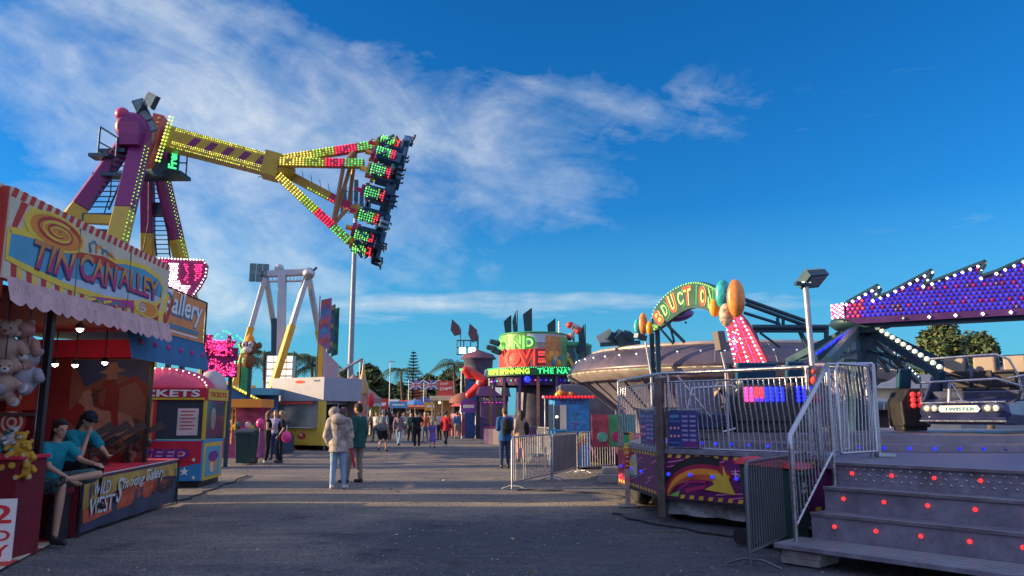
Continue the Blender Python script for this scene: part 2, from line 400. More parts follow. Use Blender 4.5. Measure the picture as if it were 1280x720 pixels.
# ================================================================ people
def cloth(name, c, v=.16, r=.85): return mat('cloth_'+name, c, r, var=v, vs=9, bump=.55, bs=8, spec=.2)
SKIN = mat('skin', (.47, .27, .18), .55, var=.08, vs=12); SKINT = mat('skin_tan', (.33, .18, .115), .55, var=.08, vs=12)
HAIRD = mat('hair_dark', (.020, .014, .012), .8, var=.3, vs=40, bump=.5, bs=90); HAIRB = mat('hair_brown', (.07, .04, .022), .55, var=.3, vs=40, bump=.5, bs=90)
HAIRF = mat('hair_fair', (.24, .16, .08), .55, var=.3, vs=40, bump=.5, bs=90); HAIRG = mat('hair_grey', (.25, .24, .23), .6, var=.3, vs=40)
EYE = mat('eye', (.03, .02, .02), .2, var=0); SHOE = mat('shoe_black', (.02, .02, .022), .5, var=.2); SHOEW = mat('shoe_pale', (.5, .48, .46), .6, var=.2)
J0 = dict(pel=(0, 0, .94), wai=(0, 0, 1.08), che=(0, .005, 1.28), nb=(0, -.015, 1.44), hd=(0, .02, 1.635),
          sR=(.175, -.01, 1.405), eR=(.215, -.04, 1.12), wR=(.225, .05, .87), sL=(-.175, -.01, 1.405), eL=(-.215, -.04, 1.12), wL=(-.225, .05, .87),
          hR=(.085, 0, .93), kR=(.095, .02, .50), aR=(.10, -.03, .085), hL=(-.085, 0, .93), kL=(-.095, .02, .50), aL=(-.10, -.03, .085), face=(0, 1, 0))
POSES = dict(
    stand={}, relaxed=dict(kR=(.12, .06, .50), aR=(.15, .02, .085), eL=(-.24, -.05, 1.13), wL=(-.20, .10, .92)),
    walk=dict(kR=(.09, .15, .51), aR=(.085, .24, .10), kL=(-.09, 0., .50), aL=(-.09, -.27, .15), eR=(.22, -.13, 1.14), wR=(.225, -.10, .89), eL=(-.22, .04, 1.13), wL=(-.21, .20, .93)),
    stride=dict(kR=(.09, -.02, .50), aR=(.085, -.24, .13), kL=(-.09, .13, .51), aL=(-.09, .2, .09), eR=(.22, .02, 1.13), wR=(.21, .17, .92), eL=(-.22, -.12, 1.14), wL=(-.225, -.12, .89)),
    phone=dict(eR=(.21, .0, 1.12), wR=(.09, .24, 1.14), eL=(-.21, .0, 1.12), wL=(-.07, .25, 1.13), hd=(0, .045, 1.625)),
    hip=dict(eR=(.30, -.06, 1.16), wR=(.19, .05, 1.0), eL=(-.24, -.04, 1.13), wL=(-.22, .05, .9)),
    up=dict(eR=(.33, .0, 1.34), wR=(.30, .12, 1.56), eL=(-.22, -.04, 1.12), wL=(-.225, .05, .88)))
def hand(b, wr, el, side, M, fingers, curl=.5, fwd=None):
    d = (wr-el).normalized(); f = V(fwd) if fwd is not None else V((0, 1, 0)); f = (f-d*f.dot(d)); f = f.normalized() if f.length > .01 else V((1, 0, 0)); s = d.cross(f)
    pc = wr+d*.045
    b.cap(wr+d*.005, wr+d*.075, .026, .030, M, 8)
    if fingers:
        for i in range(4):
            a = wr+d*.08+f*((1.5-i)*.019); l = (.036, .042, .039, .030)[i]; q = a+d*l+s*(.012*side*curl); e = q+d*l*.7+s*(.030*side*curl)
            b.cap(a, q, .0095, .0088, M, 7); b.cap(q, e, .0088, .0075, M, 7)
        a = wr+d*.02+f*.026; q = a+d*.03+f*.022; b.cap(a, q, .0125, .0105, M, 7); b.cap(q, q+d*.028+f*.004, .0105, .0085, M, 7)
    else:
        b.cap(wr+d*.07, wr+d*.13, .027, .018, M, 8); a = wr+d*.03+f*.02; b.cap(a, a+d*.05+f*.02, .012, .010, M, 6)
def person(label, loc, yaw=0., H=1.72, pose='stand', J=None, top=None, low=None, lowlen='long', sleeve='long', hair=HAIRD, hairlen=0, shoe=SHOE,
           skin=SKIN, vox=.02, group=None, slim=1., loose=1., extra=None, fingers=False, eyes=False, dress=False, name='person', hood=None, cap=None, cat='person', M=None, curl=.5, lift=0.):
    j = {k: V(v) for k, v in J0.items()}
    for src in (POSES[pose], J or {}):
        for k, v in src.items(): j[k] = V(v)
    s = H/1.74; fc = j['face'].normalized(); hd = j['hd']
    sd = fc.cross(Z).normalized(); up = sd.cross(fc).normalized(); FM = Matrix((sd, fc, up)).transposed()
    def hp(x, y, z): return hd+FM @ V((x, y, z))
    b = MB()
    b.ball(hp(0, -.008, .028), (.074, .093, .092), skin, 16, 12, FM)
    b.ball(hp(0, .020, -.035), (.056, .064, .075), skin, 14, 10, FM)
    b.ball(hp(0, .045, -.085), (.028, .028, .024), skin, 10, 8, FM)
    b.cap(hp(0, .085, .012), hp(0, .103, -.022), .009, .014, skin, 8)
    b.cap(hp(-.018, .081, -.053), hp(.018, .081, -.053), .010, .010, skin, 6)
    for q in (-1, 1): b.ball(hp(q*.076, -.005, -.008), (.010, .020, .030), skin, 8, 6, FM)
    b.cap(j['nb'], hp(0, -.012, -.05), .056, .050, skin, 12)
    def torso(B, m, g, t0=0):
        p, wv, c, n = j['pel'], j['wai'], j['che'], j['nb']
        B.loft([(p-V((0, 0, .07)), .12+g, .085+g), (p, .155+g, .105+g), (wv, .132*slim+g, .095+g), (lerp(wv, c, .55), .145+g, .108+g), (c, .162+g, .115+g), (lerp(c, n, .6), .165+g, .095+g), (lerp(c, n, 1.), .075+g, .065+g)], m)
        B.cap(j['sL'], j['sR'], .052+g, .052+g, m)
    torso(b, skin, -.006)
    for q in 'RL':
        b.cap(j['s'+q], j['e'+q], .047, .036, skin); b.cap(j['e'+q], j['w'+q], .036, .023, skin)
        hand(b, j['w'+q], j['e'+q], 1 if q == 'L' else -1, skin, fingers, curl, (j.get('f'+q)))
        b.cap(j['h'+q], j['k'+q], .078, .052, skin); m_ = lerp(j['k'+q], j['a'+q], .35); b.cap(j['k'+q], m_, .050, .050, skin); b.cap(m_, j['a'+q], .050, .033, skin)
        td = j.get('t'+q, V((j['a'+q].x*.25, .16, -.045)) if j['a'+q].z < .25 else V((0, .14, -.06)))
        j['t_'+q] = td
        b.cap(j['a'+q]+V((0, -.02, -.03)), j['a'+q]+td, .035, .026, skin)
    mtx = Matrix.Translation(V(loc)) @ Matrix.Rotation(yaw, 4, 'Z') @ Matrix.Diagonal((s, s, s, 1))
    if M is not None: mtx = M
    def fin(B, v=None): return remesh(B, v or vox)
    body = fin(b)
    def mk(nm, B, parent=None):
        me = bpy.data.meshes.new(nm); me.from_pydata([tuple(p*s) for p in B.v], [], B.f)
        for mm in B.mats: me.materials.append(mm)
        me.polygons.foreach_set('material_index', B.m); me.polygons.foreach_set('use_smooth', B.sm); me.update()
        o = bpy.data.objects.new(nm, me); COL.objects.link(o)
        if parent: o.parent = parent
        return o
    root = mk(name, body); root.location = V(loc)+V((0, 0, lift)); root.rotation_euler = (0, 0, yaw)
    _tag(root, label, cat, group, None)
    if M is not None: root.matrix_basis = M
    if top:
        t = MB(); g = .014*loose
        torso(t, top, g)
        for q in 'RL':
            if sleeve == 'long': t.cap(j['s'+q], j['e'+q], .052+g, .043+g, top); t.cap(j['e'+q], lerp(j['e'+q], j['w'+q], .92), .043+g, .030+g, top)
            elif sleeve == 'short': t.cap(j['s'+q], lerp(j['s'+q], j['e'+q], .58), .054+g, .056+g, top)
        if dress:
            p = j['pel']; t.loft([(p-V((0, 0, .52 if lowlen == 'long' else .36)), .25, .19), (p-V((0, 0, .2)), .20, .15), (p+V((0, 0, .1)), .15, .11)], top)
        elif loose > 1.3:
            p = j['pel']; t.loft([(p-V((0, 0, .17)), .205, .155), (p, .19, .14), (j['wai'], .17, .13)], top)
        if hood: t.ball(hp(0, -.03, .01), (.125, .125, .145), top, 14, 10, FM); t.cap(j['nb']-V((0, .06, 0)), hp(0, -.05, -.03), .09, .10, top)
        o = mk('dress' if dress else ('coat' if loose > 1.6 else ('jacket' if loose > 1.3 else 'shirt')), fin(t), root)
    if low and not dress:
        t = MB(); p = j['pel']; g = .013
        t.loft([(p-V((0, 0, .09)), .135, .105), (p, .168, .118), (lerp(p, j['wai'], .5), .155*slim, .112)], low)
        for q in 'RL':
            if lowlen == 'long': t.cap(j['h'+q], j['k'+q], .084+g, .058+g, low); t.cap(j['k'+q], lerp(j['k'+q], j['a'+q], .93), .056+g, .041+g, low)
            elif lowlen == 'shorts': t.cap(j['h'+q], lerp(j['h'+q], j['k'+q], .82), .095+g, .082+g, low)
            else: t.cap(j['h'+q], lerp(j['h'+q], j['k'+q], .5), .092+g, .085+g, low)
        mk('trousers' if lowlen == 'long' else 'shorts', fin(t), root)
    for q in 'RL':
        t = MB(); a = j['a'+q]; td = j['t_'+q]
        t.cap(a+V((0, -.025, -.035)), a+td*1.02, .045, .036, shoe)
        if lowlen != 'long' or True: t.cap(a+V((0, -.005, .02)), a+V((0, -.02, -.03)), .042, .044, shoe)
        mk('shoe', remesh(t, min(vox, .02)), root)
    if not hood:
        t = MB()
        t.ball(hp(0, -.022, .042), (.086, .097, .092), hair, 14, 10, FM); t.ball(hp(0, .03, .085), (.062, .055, .04), hair, 12, 8, FM)
        t.cap(hp(0, -.06, .0), hp(0, -.05, -.05), .068, .052, hair)
        if hairlen > 0: t.cap(hp(0, -.07, 0), hp(0, -.095, -.12-.25*hairlen), .085, .05, hair); t.cap(hp(.045, -.05, .02), hp(.055, -.07, -.14-.18*hairlen), .045, .03, hair); t.cap(hp(-.045, -.05, .02), hp(-.055, -.07, -.14-.18*hairlen), .045, .03, hair)
        if hairlen < 0: t.ball(hp(0, -.12, .06), (.045, .05, .045), hair, 10, 8); t.cap(hp(0, -.13, .05), hp(0, -.17, -.16), .035, .022, hair)
        mk('hair', fin(t, min(vox, .02)), root)
    if cap:
        t = MB(); t.ball(hp(0, -.01, .055), (.097, .110, .082), cap, 14, 10, FM); t.cap(hp(-.035, .10, .05), hp(.035, .10, .05), .016, .016, cap); t.cap(hp(-.025, .14, .043), hp(.025, .14, .043), .012, .012, cap); t.cap(hp(0, .08, .05), hp(0, .14, .043), .018, .013, cap)
        mk('cap', fin(t, .014), root)
    if eyes:
        for q in (-1, 1): t = MB(); t.ball(hp(q*.03, .079, .008), (.011, .008, .007), EYE, 8, 6, FM); mk('eye', t, root)
    for nm, B in (extra or []): mk(nm, B, root)
    bpy.context.view_layer.update()
    return root
def yaw_to(dx, dy): return math.atan2(-dx, dy)      # person faces +y at yaw 0
def gp(px, py): p = G(px, py); return (p.x, p.y, gz(p.x, p.y)-.012)

# --- couple in the middle of the avenue
FUR = mat('fur', (.30, .27, .25), .95, var=.85, vs=6, bump=.8, bs=45)
RED = cloth('red', (.45, .02, .06)); NAVY = cloth('navy', (.02, .035, .10)); BLACK = cloth('black', (.018, .018, .022)); DENIM = cloth('denim_pale', (.20, .33, .50)); DEND = cloth('denim_dark', (.03, .05, .11))
hdB = MB(); hdB.ball((-.10, -.03, 1.60), (.13, .13, .13), FUR, 14, 10); hdB.ball((.02, -.13, 1.46), (.17, .09, .12), FUR, 14, 10); hdB.cap((-.20, .0, 1.42), (-.27, -.02, 1.1), .08, .075, FUR); hdB.cap((.20, .0, 1.42), (.27, -.02, 1.1), .08, .075, FUR)
bag = MB(); bag.cap((.27, .02, .86), (.36, .0, .48), .022, .035, RED)
person('person in mottled grey hooded fur coat and pale jeans seen from behind', gp(421, 611), yaw_to(.05, 1), 1.74, 'relaxed', J=dict(hd=(.075, .06, 1.59), wR=(.24, .06, .88), kR=(.10, .05, .5), aR=(.13, .05, .085)), top=FUR, low=DENIM, loose=3.4, shoe=SHOEW, hair=mat('hair_mauve', (.09, .05, .055), .85, var=.3, vs=30), skin=SKIN, vox=.015, extra=[('scarf', remesh(bag, .02)), ('hood', remesh(hdB, .018))])
KH = cloth('khaki', (.24, .19, .155)); GREEN = cloth('green', (.016, .075, .065)); WH = cloth('white', (.7, .68, .6))
sh = MB(); sh.loft([((-.0, .02, .96), .15, .125), ((-.0, .035, 1.12), .135, .115), ((0, .035, 1.28), .14, .125), ((0, .02, 1.42), .06, .075)], WH)
person('man in open dark green jacket, white shirt and khaki trousers beside the fur coat', gp(446, 603), yaw_to(-.93, .42), 1.80, 'relaxed', J=dict(kR=(.10, .02, .5), aR=(.10, -.02, .085), kL=(-.12, .13, .5), aL=(-.12, .2, .085), wR=(.22, .0, .9), hd=(0, .03, 1.64)), top=GREEN, low=KH, loose=1.5, hair=HAIRD, vox=.015, extra=[('shirt', remesh(sh, .02))], skin=SKINT, eyes=True)
GREY = cloth('grey', (.16, .19, .22)); FLOR = mat('cloth_floral', (.10, .12, .12), .9, var=.9, vs=22)
wb = MB(); wb.ball((0, -.13, .98), (.20, .07, .13), FLOR, 14, 10)
person('stocky person walking away in grey t-shirt and black shorts with patterned bag at the back', gp(478, 565), yaw_to(.1, 1), 1.76, 'walk', top=GREY, low=BLACK, lowlen='shorts', sleeve='short', hair=HAIRG, vox=.022, slim=1.15, extra=[('bag', remesh(wb, .02))])
MAU = cloth('mauve', (.22, .16, .19))
person('person walking away in loose mauve top and pale jeans', gp(498, 558), yaw_to(.2, 1), 1.66, 'stride', top=MAU, low=DENIM, loose=1.6, hair=HAIRD, hairlen=.3, shoe=SHOE, vox=.022)
person('person standing in all black clothes and white soled shoes in the open avenue', gp(521, 560), yaw_to(-.2, 1), 1.72, 'hip', top=BLACK, low=BLACK, hair=HAIRD, shoe=SHOEW, vox=.022, sleeve='short')
PURP = cloth('purple', (.17, .10, .42))
person('child in a long purple dress walking in the avenue', gp(540.5, 560), yaw_to(.1, 1), 1.27, 'walk', top=PURP, dress=True, lowlen='long', sleeve='short', hair=HAIRF, hairlen=.8, vox=.022)
person('person in a bright red jumper and black trousers stepping along the avenue', gp(557, 558), yaw_to(.5, .9), 1.72, 'stride', top=cloth('scarlet', (.38, .022, .03)), low=BLACK, loose=1.35, shoe=SHOEW, vox=.022)
bp = MB(); bp.loft([((.03, -.19, .98), .13, .07), ((.03, -.22, 1.12), .15, .085), ((.03, -.21, 1.30), .14, .08), ((.03, -.17, 1.42), .09, .05)], BLACK)
BLU = cloth('blue', (.02, .09, .24))
person('man with black backpack in blue jacket and dark jeans walking away near the crowd barrier', gp(631, 585), yaw_to(-.15, 1), 1.77, 'phone', J=dict(kR=(.095, .05, .5), aR=(.1, .06, .085)), top=BLU, low=DEND, loose=1.5, hair=HAIRB, vox=.018, extra=[('backpack', remesh(bp, .02))])
PINK = cloth('pink', (.52, .27, .25)); TAN = cloth('tan', (.38, .28, .20))
sb = MB(); sb.cap((.17, -.06, 1.25), (.19, -.04, 1.02), .11, .12, BLACK)
person('dark haired person in tan jumper and pink trousers with a black shoulder bag', gp(651, 577), yaw_to(-.5, 1), 1.68, 'relaxed', top=TAN, low=PINK, loose=1.4, hair=HAIRD, hairlen=.5, vox=.02, extra=[('shoulder_bag', remesh(sb, .02))])
person('long brown haired woman in sleeveless black top beside the dark wheelie bin', gp(333, 578.5), yaw_to(.9, .2), 1.68, 'phone', top=BLACK, low=BLACK, sleeve='no', hair=HAIRB, hairlen=.7, vox=.018, shoe=SHOEW, skin=SKIN)
person('woman with long fair hair in short sleeved black dress clothes standing right of her friend', gp(350, 578.5), yaw_to(-.9, -.3), 1.67, 'relaxed', top=BLACK, low=BLACK, sleeve='short', hair=HAIRF, hairlen=.8, vox=.018, shoe=SHOE)
person('person in pale lilac top standing behind the two women in black', gp(342, 575.5), yaw_to(0, -1), 1.68, 'stand', top=cloth('lilac', (.32, .30, .45)), low=DEND, hair=HAIRF, hairlen=.6, vox=.022)

for (px, py, yw, pz, tc_, lc_, hr_, hl, txt) in ((470, 552, 2.9, 'walk', (.5, .48, .44), (.05, .07, .13), HAIRB, .3, 'visitor in a cream top walking towards the camera behind the grey shirted person'), (513, 552, -2.8, 'stride', (.04, .10, .08), (.03, .03, .04), HAIRD, 0, 'visitor in a bottle green top left of the person in black'),
    (531, 553, 3.1, 'walk', (.40, .12, .06), (.10, .12, .20), HAIRF, .6, 'visitor in a rust coloured top right of the person in black'), (571, 549, .2, 'relaxed', (.08, .16, .30), (.25, .22, .18), HAIRD, 0, 'visitor in a steel blue shirt at the red picket fence'), (487, 551, .3, 'walk', (.02, .02, .03), (.12, .10, .09), HAIRD, .4, 'visitor in a black top and brown trousers between the grey and mauve walkers'), (549, 550, 2.6, 'stand', (.45, .40, .42), (.02, .02, .03), HAIRB, .5, 'visitor in a pale pink top and black trousers by the red jumper person')):
    person(txt, gp(px, py), yw, 1.70, pz, top=cloth(txt[13:26].replace(' ', '_'), tc_), low=cloth(txt[13:26].replace(' ', '_')+'_low', lc_), hair=hr_, hairlen=hl, vox=.025)
# --- the two attendants at the shooting gallery
TEAL = cloth('teal', (.01, .22, .27)); PLAID = mat('cloth_plaid', (.05, .11, .12), .9, var=.9, vs=14); DKT = cloth('dark_trousers', (.012, .012, .018))
# x right, y forward (towards the avenue): sitting with the ankle on the knee
_sx = P(60, 598, 9.6)
person('seated woman in teal t-shirt and dark patterned shorts with ankle crossed on knee', (_sx.x, 9.6, 0), yaw_to(.96, -.28), 1.68,
       J=dict(pel=(0, 0, .74), wai=(0, .02, .88), che=(0, .05, 1.08), nb=(0, .08, 1.24), hd=(0, .13, 1.42), face=(.25, 1, -.15),
              sR=(.165, .08, 1.20), eR=(.19, .20, .96), wR=(.06, .42, .80), sL=(-.165, .10, 1.20), eL=(-.18, .33, 1.02), wL=(-.12, .62, .98), fL=(1, 0, 0), fR=(0, 1, .4),
              hR=(.09, .02, .73), kR=(.12, .36, .72), aR=(.10, .30, .10), hL=(-.09, .02, .76), kL=(-.30, .50, .84), aL=(.10, .36, .80), tL=(.14, .06, -.04), tR=(.02, .17, -.045)),
       top=TEAL, low=PLAID, lowlen='shorts', sleeve='short', hair=HAIRD, hairlen=-1, vox=.0095, fingers=True, eyes=True, shoe=SHOE)
_mx = P(84, 560, 10.7)
person('attendant in teal t-shirt and dark cap leaning head on hand behind the counter', (_mx.x, 10.7, 0), yaw_to(.95, -.3), 1.74,
       J=dict(pel=(0, 0, .86), wai=(0, .03, 1.0), che=(0, .13, 1.17), nb=(0, .22, 1.32), hd=(0, .34, 1.47), face=(.1, 1, -.55),
              sR=(.17, .21, 1.28), eR=(.20, .47, 1.02), wR=(.12, .47, 1.27), sL=(-.17, .22, 1.28), eL=(-.18, .48, 1.03), wL=(-.05, .66, 1.0),
              hR=(.09, .02, .84), kR=(.14, .44, .84), aR=(.14, .42, .38), hL=(-.09, .02, .84), kL=(-.14, .44, .84), aL=(-.14, .42, .38)),
       top=TEAL, low=DKT, sleeve='short', hair=HAIRD, vox=.011, fingers=True, eyes=True, cap=cloth('cap_dark', (.015, .02, .035)), hairlen=.1)

# --- far crowd: eight kinds, then copies
rc = random.Random(11)
kinds = [((.02, .02, .025), (.03, .03, .04), HAIRD, 'dark clothes'), ((.25, .25, .27), (.04, .06, .12), HAIRB, 'a grey top and dark jeans'), ((.45, .43, .40), (.10, .09, .08), HAIRF, 'a pale top'),
         ((.30, .04, .05), (.03, .03, .035), HAIRD, 'a red top'), ((.05, .09, .20), (.25, .22, .18), HAIRB, 'a blue top and beige trousers'), ((.35, .24, .28), (.18, .26, .38), HAIRF, 'a pink top and jeans')]
protos = []
spots = [(483, 548), (465, 545), (508, 545), (512, 543), (530, 548), (535, 541), (545, 540), (550, 541), (553, 539), (541, 538), (536, 537), (548, 537), (519, 538), (526, 538), (503, 538), (497, 537), (489, 538), (473, 539), (462, 540), (459, 545), (568, 540), (561, 541), (574, 541), (571, 538), (583, 543), (591, 541), (598, 543), (543, 535), (532, 536), (523, 536.5), (514, 536), (505, 536), (556, 535), (563, 536), (440, 545), (432, 543), (605, 546), (477, 536), (469, 535), (486, 535)]
spots += [(446+rc.random()*150, 536+rc.random()**2*8) for _ in range(42)]
for i, (px, py) in enumerate(spots):
    k = i % 6; yaw = rc.choice([0, .3, -.4, 3.0, 2.7, 1.5, -1.4])+rc.uniform(-.3, .3); p = G(px, py); s = rc.uniform(.92, 1.05)
    if k < len(protos) and i >= 6:
        dup(protos[k], None, TR((p.x, p.y, 0), yaw, s))
    else:
        tcol, lcol, hr, txt = kinds[k]
        o = person('distant visitor in '+txt+' in the crowd down the avenue', (p.x, p.y, 0), yaw, 1.7, ['walk', 'stand', 'relaxed', 'stride', 'phone', 'walk'][k], top=cloth('far%d' % k, tcol), low=cloth('farl%d' % k, lcol),
                   hair=hr, hairlen=[0, .3, .7, 0, 0, .6][k], vox=.035, group='far crowd in '+txt, sleeve=['long', 'short'][k % 2])
        protos.append(o)
# ================================================================ left: shooting gallery, sign stalls, ticket booth
AV = V((-.088, 1, 0)).normalized()           # avenue direction
AX = V((AV.y, -AV.x, 0))                     # across, towards the avenue's middle (+x)
RZA = math.atan2(-AV.x, AV.y)
CANV = mat('canvas_cream', (.62, .55, .38), .8, var=.12, grime=.25, bump=.2, bs=30); CRED = mat('canvas_red', (.50, .055, .04), .8, var=.15, grime=.2)
CORG = mat('paint_orange', (.75, .26, .03), .7, var=.15, grime=.1); CYEL = mat('paint_yellow', (.78, .55, .06), .7, var=.12, grime=.1); CBLU = mat('paint_sky_blue', (.09, .33, .46), .7, var=.12)
CTEAL = mat('paint_teal', (.05, .22, .30), .7); CWHT = mat('paint_white', (.75, .74, .70), .6, var=.06, grime=.15); CMAG = mat('paint_magenta', (.50, .04, .20), .7); CPAL = mat('paint_pale_blue', (.45, .55, .62), .7, var=.1)
DRED = mat('cloth_dark_red', (.15, .005, .015), .85, var=.25, bump=.3, bs=12); CRIM = mat('felt_crimson', (.52, .015, .05), .9, var=.15, bump=.2, bs=60)
BLK = mat('paint_black', (.015, .015, .018), .5, var=.3); STEEL = mat('steel', (.42, .43, .45), .35, .85, var=.15); GALV = mat('galvanised', (.36, .38, .42), .45, .7, var=.2, vs=8)
PVAL = mat('canvas_pink_pale', (.55, .34, .33), .85, var=.2, vs=5, bump=.3, bs=25)
def fascia(z0, near, far):
    pass
# fascia plane ends (horizontal points)
F0 = P(15, 234, 7.75); F1 = P(212, 337, 12.05)
FL = (V((F1.x, F1.y, 0))-V((F0.x, F0.y, 0))); Lf = FL.length; FU = FL.normalized(); FN = V((FU.y, -FU.x, 0))   # FN points to the avenue
ZT = 3.93; ZB = 2.95; VB = 2.72
st = thing('game_stall', 'fairground game stall with TIN CAN ALLEY fascia, red interior and shooting counter', 'game stall', (F0.x-1.2, F0.y+1.5, 0), RZA)
O = V((F0.x, F0.y, 0))
ff = plane_fn(O+Z*ZB, FU, Z, FN)            # x along, y up
H = ZT-ZB
sg = MB(); sg.prism([ff(0, 0, -.10), ff(Lf, 0, -.10), ff(Lf, H-.0, -.10), ff(0, H, -.10)], FN*.10, CANV)
# striped top edge (a folded valance lying back)
ns = 26
for i in range(ns):
    a, b = i*Lf/ns, (i+.5)*Lf/ns
    sg.poly2([(a, H-.10), (b, H-.10), (b+.05, H+.004), (a+.05, H+.004)], ff, CRED, .006)
fsc = part('fascia', sg, st)
art = MB()
# radiating red/yellow stripes at the two ends
def clipq(pts): return pts
for i in range(6):
    x = .02+i*.19; art.poly2([(x, .46+i*.05), (x+.10, .49+i*.05), (x+.30, H-.11), (x+.17, H-.11)], ff, CRED if i % 2 == 0 else CYEL, .003)
for i in range(15):
    x = .15+i*.29; y1 = .20-.07*sin(i/14*PI)
    art.poly2([(x, .0), (x+.10, .0), (x+.07, y1), (x-.03, y1)], ff, CRED, .003); art.poly2([(x+.12, .0), (x+.20, .0), (x+.17, y1), (x+.09, y1)], ff, CYEL, .003)
for i in range(5):
    x = 3.35+i*.22; art.poly2([(x, .02), (x+.11, .02), (x+.36, .62-.04*i), (x+.24, .62-.04*i)], ff, CRED if i % 2 == 0 else CYEL, .005)
# blue field with yellow border
fld = [(.03, .52), (.5, .56), (1.2, .55), (2.0, .60), (2.8, .72), (3.4, .76), (3.95, .70), (4.15, .58), (4.1, .38), (3.9, .27), (3.2, .20), (2.2, .12), (1.2, .12), (.4, .18), (.03, .22)]
fld = [(x*Lf/4.35, y) for x, y in fld]
art.band2(fld+[fld[0]], .07, .07, ff, CYEL, .007); art.poly2(fld, ff, CBLU, .005)
art.poly2([(2.2, .145), (3.2, .225), (3.9, .30), (4.02, .40), (3.2, .42), (2.4, .30), (1.2, .22), (1.1, .15)], ff, CPAL, .0065)
def spiral(cx, cy, rx, ry, turns, m, w0, w1, dep, a0=0., sg_=1):
    art.band2([(cx+rx*(1-t/40*.86)*cos(a0+sg_*turns*2*PI*t/40), cy+ry*(1-t/40*.86)*sin(a0+sg_*turns*2*PI*t/40)) for t in range(41)], w0, w1, ff, m, dep)
def disc2(cx, cy, rx, ry, m, dep, fn=None, B=None):
    (B or art).poly2([(cx+rx*cos(t*PI/12), cy+ry*sin(t*PI/12)) for t in range(24)], fn or ff, m, dep)
disc2(.92, .70, .66, .21, CYEL, .009); disc2(.95, .70, .58, .175, CORG, .011); spiral(.95, .70, .52, .16, 2.2, CRED, .05, .02, .013); spiral(.97, .70, .40, .12, 2.0, CYEL, .035, .012, .014, 1.0)
art.poly2([(1.2, .55), (1.6, .60), (2.1, .66), (2.6, .62), (2.9, .60), (2.5, .56), (1.9, .52), (1.4, .50)], ff, CRED, .008)
for i in range(4): art.band2([(1.75+.15*i, .64+.02*i), (1.70+.18*i, .74), (1.80+.18*i, .80-.03*i), (1.92+.17*i, .76-.03*i)], .05, .015, ff, CORG if i % 2 else CTEAL, .012)
art.poly2([(1.9, .10), (2.6, .16), (3.1, .22), (3.1, .12), (2.6, .05), (2.0, .04)], ff, CMAG, .008)
disc2(3.55, .16, .42, .13, CYEL, .010); disc2(3.58, .16, .34, .10, CORG, .012); disc2(3.38, .17, .14, .085, CANV, .014); spiral(3.38, .17, .12, .075, 1.6, CRED, .02, .01, .016)
for i in range(4): art.band2([(1.75+.22*i, .03+.015*i), (1.95+.22*i, .07+.015*i), (2.1+.22*i, .05+.015*i), (2.2+.2*i, .01+.015*i)], .045, .012, ff, CTEAL if i % 2 else CYEL, .011)
for xj in (1.47, 2.94): art.poly2([(xj*Lf/4.4, 0), (xj*Lf/4.4+.012, 0), (xj*Lf/4.4+.012, H-.1), (xj*Lf/4.4, H-.1)], ff, mat('seam_grey', (.2, .18, .16), .8), .0145)
part('swirl_artwork', art, fsc)
lt = MB()
ORL = mat('letter_orange', (.62, .25, .05), .6, var=.35, vs=3); MGL = mat('letter_magenta', (.45, .03, .15), .6, var=.2)
def gradtext(B, s, x, y, h, w, fn, mt, mb_, mo, dep=.016, shear=0., split=.45, bold=.02):
    f0 = lambda a, b, c=0.: fn(x+a, y+b, c+dep-.004); B.text(s, mo, lambda a, b, c: fn(x+a-.012*h*4*.5, y+b-.02, c+dep-.004), h*1.06, w*1.01, .004, bold+.03, shear=shear)
    B.text(s, mt, lambda a, b, c: fn(x+a, y+b, c+dep), h, w, .004, bold, shear=shear)
    # lower half of the letters in the second colour: clipped copy
    vs, fs, asp = text_mesh(s, .004, bold, 1.)
    # keep faces whose centre is low
    pv = []; pf = []
    for f in fs:
        if sum(vs[k][1] for k in f)/len(f) < split: pf.append(f)
    B.raw([fn(x+a*w+b*h*shear, y+b*h, c+dep+.003) for a, b, c in vs], pf, mb_)
NVY = mat('outline_navy', (.04, .05, .14), .6)
gradtext(lt, 'TIN', .42, .21, .32, .88, ff, ORL, MGL, NVY, .018, .25); gradtext(lt, 'CAN', 1.50, .26, .34, .98, ff, ORL, MGL, NVY, .018, .0); gradtext(lt, 'ALLEY', 2.56, .33, .30, 1.32, ff, ORL, MGL, NVY, .018, -.05)
part('lettering', lt, fsc)
# scalloped valance
va = MB(); nsc = 17
pl = []
for i in range(nsc*6+1):
    t = i/(nsc*6); pl.append((t*Lf, -.23-.05*abs(sin(t*nsc*PI))))
f2 = lambda x, y, z=0.: ff(x, y, z+.05+.02*sin(x*9)-y*.25)
n = len(pl); va.raw([f2(x, 0.02) for x, y in pl]+[f2(x, y) for x, y in pl], [(i, i+1, n+i+1, n+i) for i in range(n-1)], PVAL)
for i in range(nsc):
    x = (i+.5)*Lf/nsc; va.band2([(x-.03, -.10), (x, -.06), (x+.03, -.10), (x, -.15)], .02, .015, f2, CANV, .006)
part('valance', va, st)
# near end cap: star panel in red and yellow
ec = MB(); fe = plane_fn(O+Z*ZB-FN*2.4+FU*-.02, FN, Z, -FU)
ec.prism([fe(0, -.2, 0), fe(2.38, -.2, 0), fe(2.38, H, 0), fe(0, H, 0)], FU*.08, CRED)
for i in range(9):
    a = PI*i/8; ec.poly2([(1.3, .35), (1.3+1.0*cos(a-.09), .35+.6*sin(a-.09)), (1.3+1.0*cos(a+.09), .35+.6*sin(a+.09))], fe, CYEL, .006)
disc2(1.75, .32, .4, .22, CORG, .009, fe, ec); part('end_panel', ec, st)
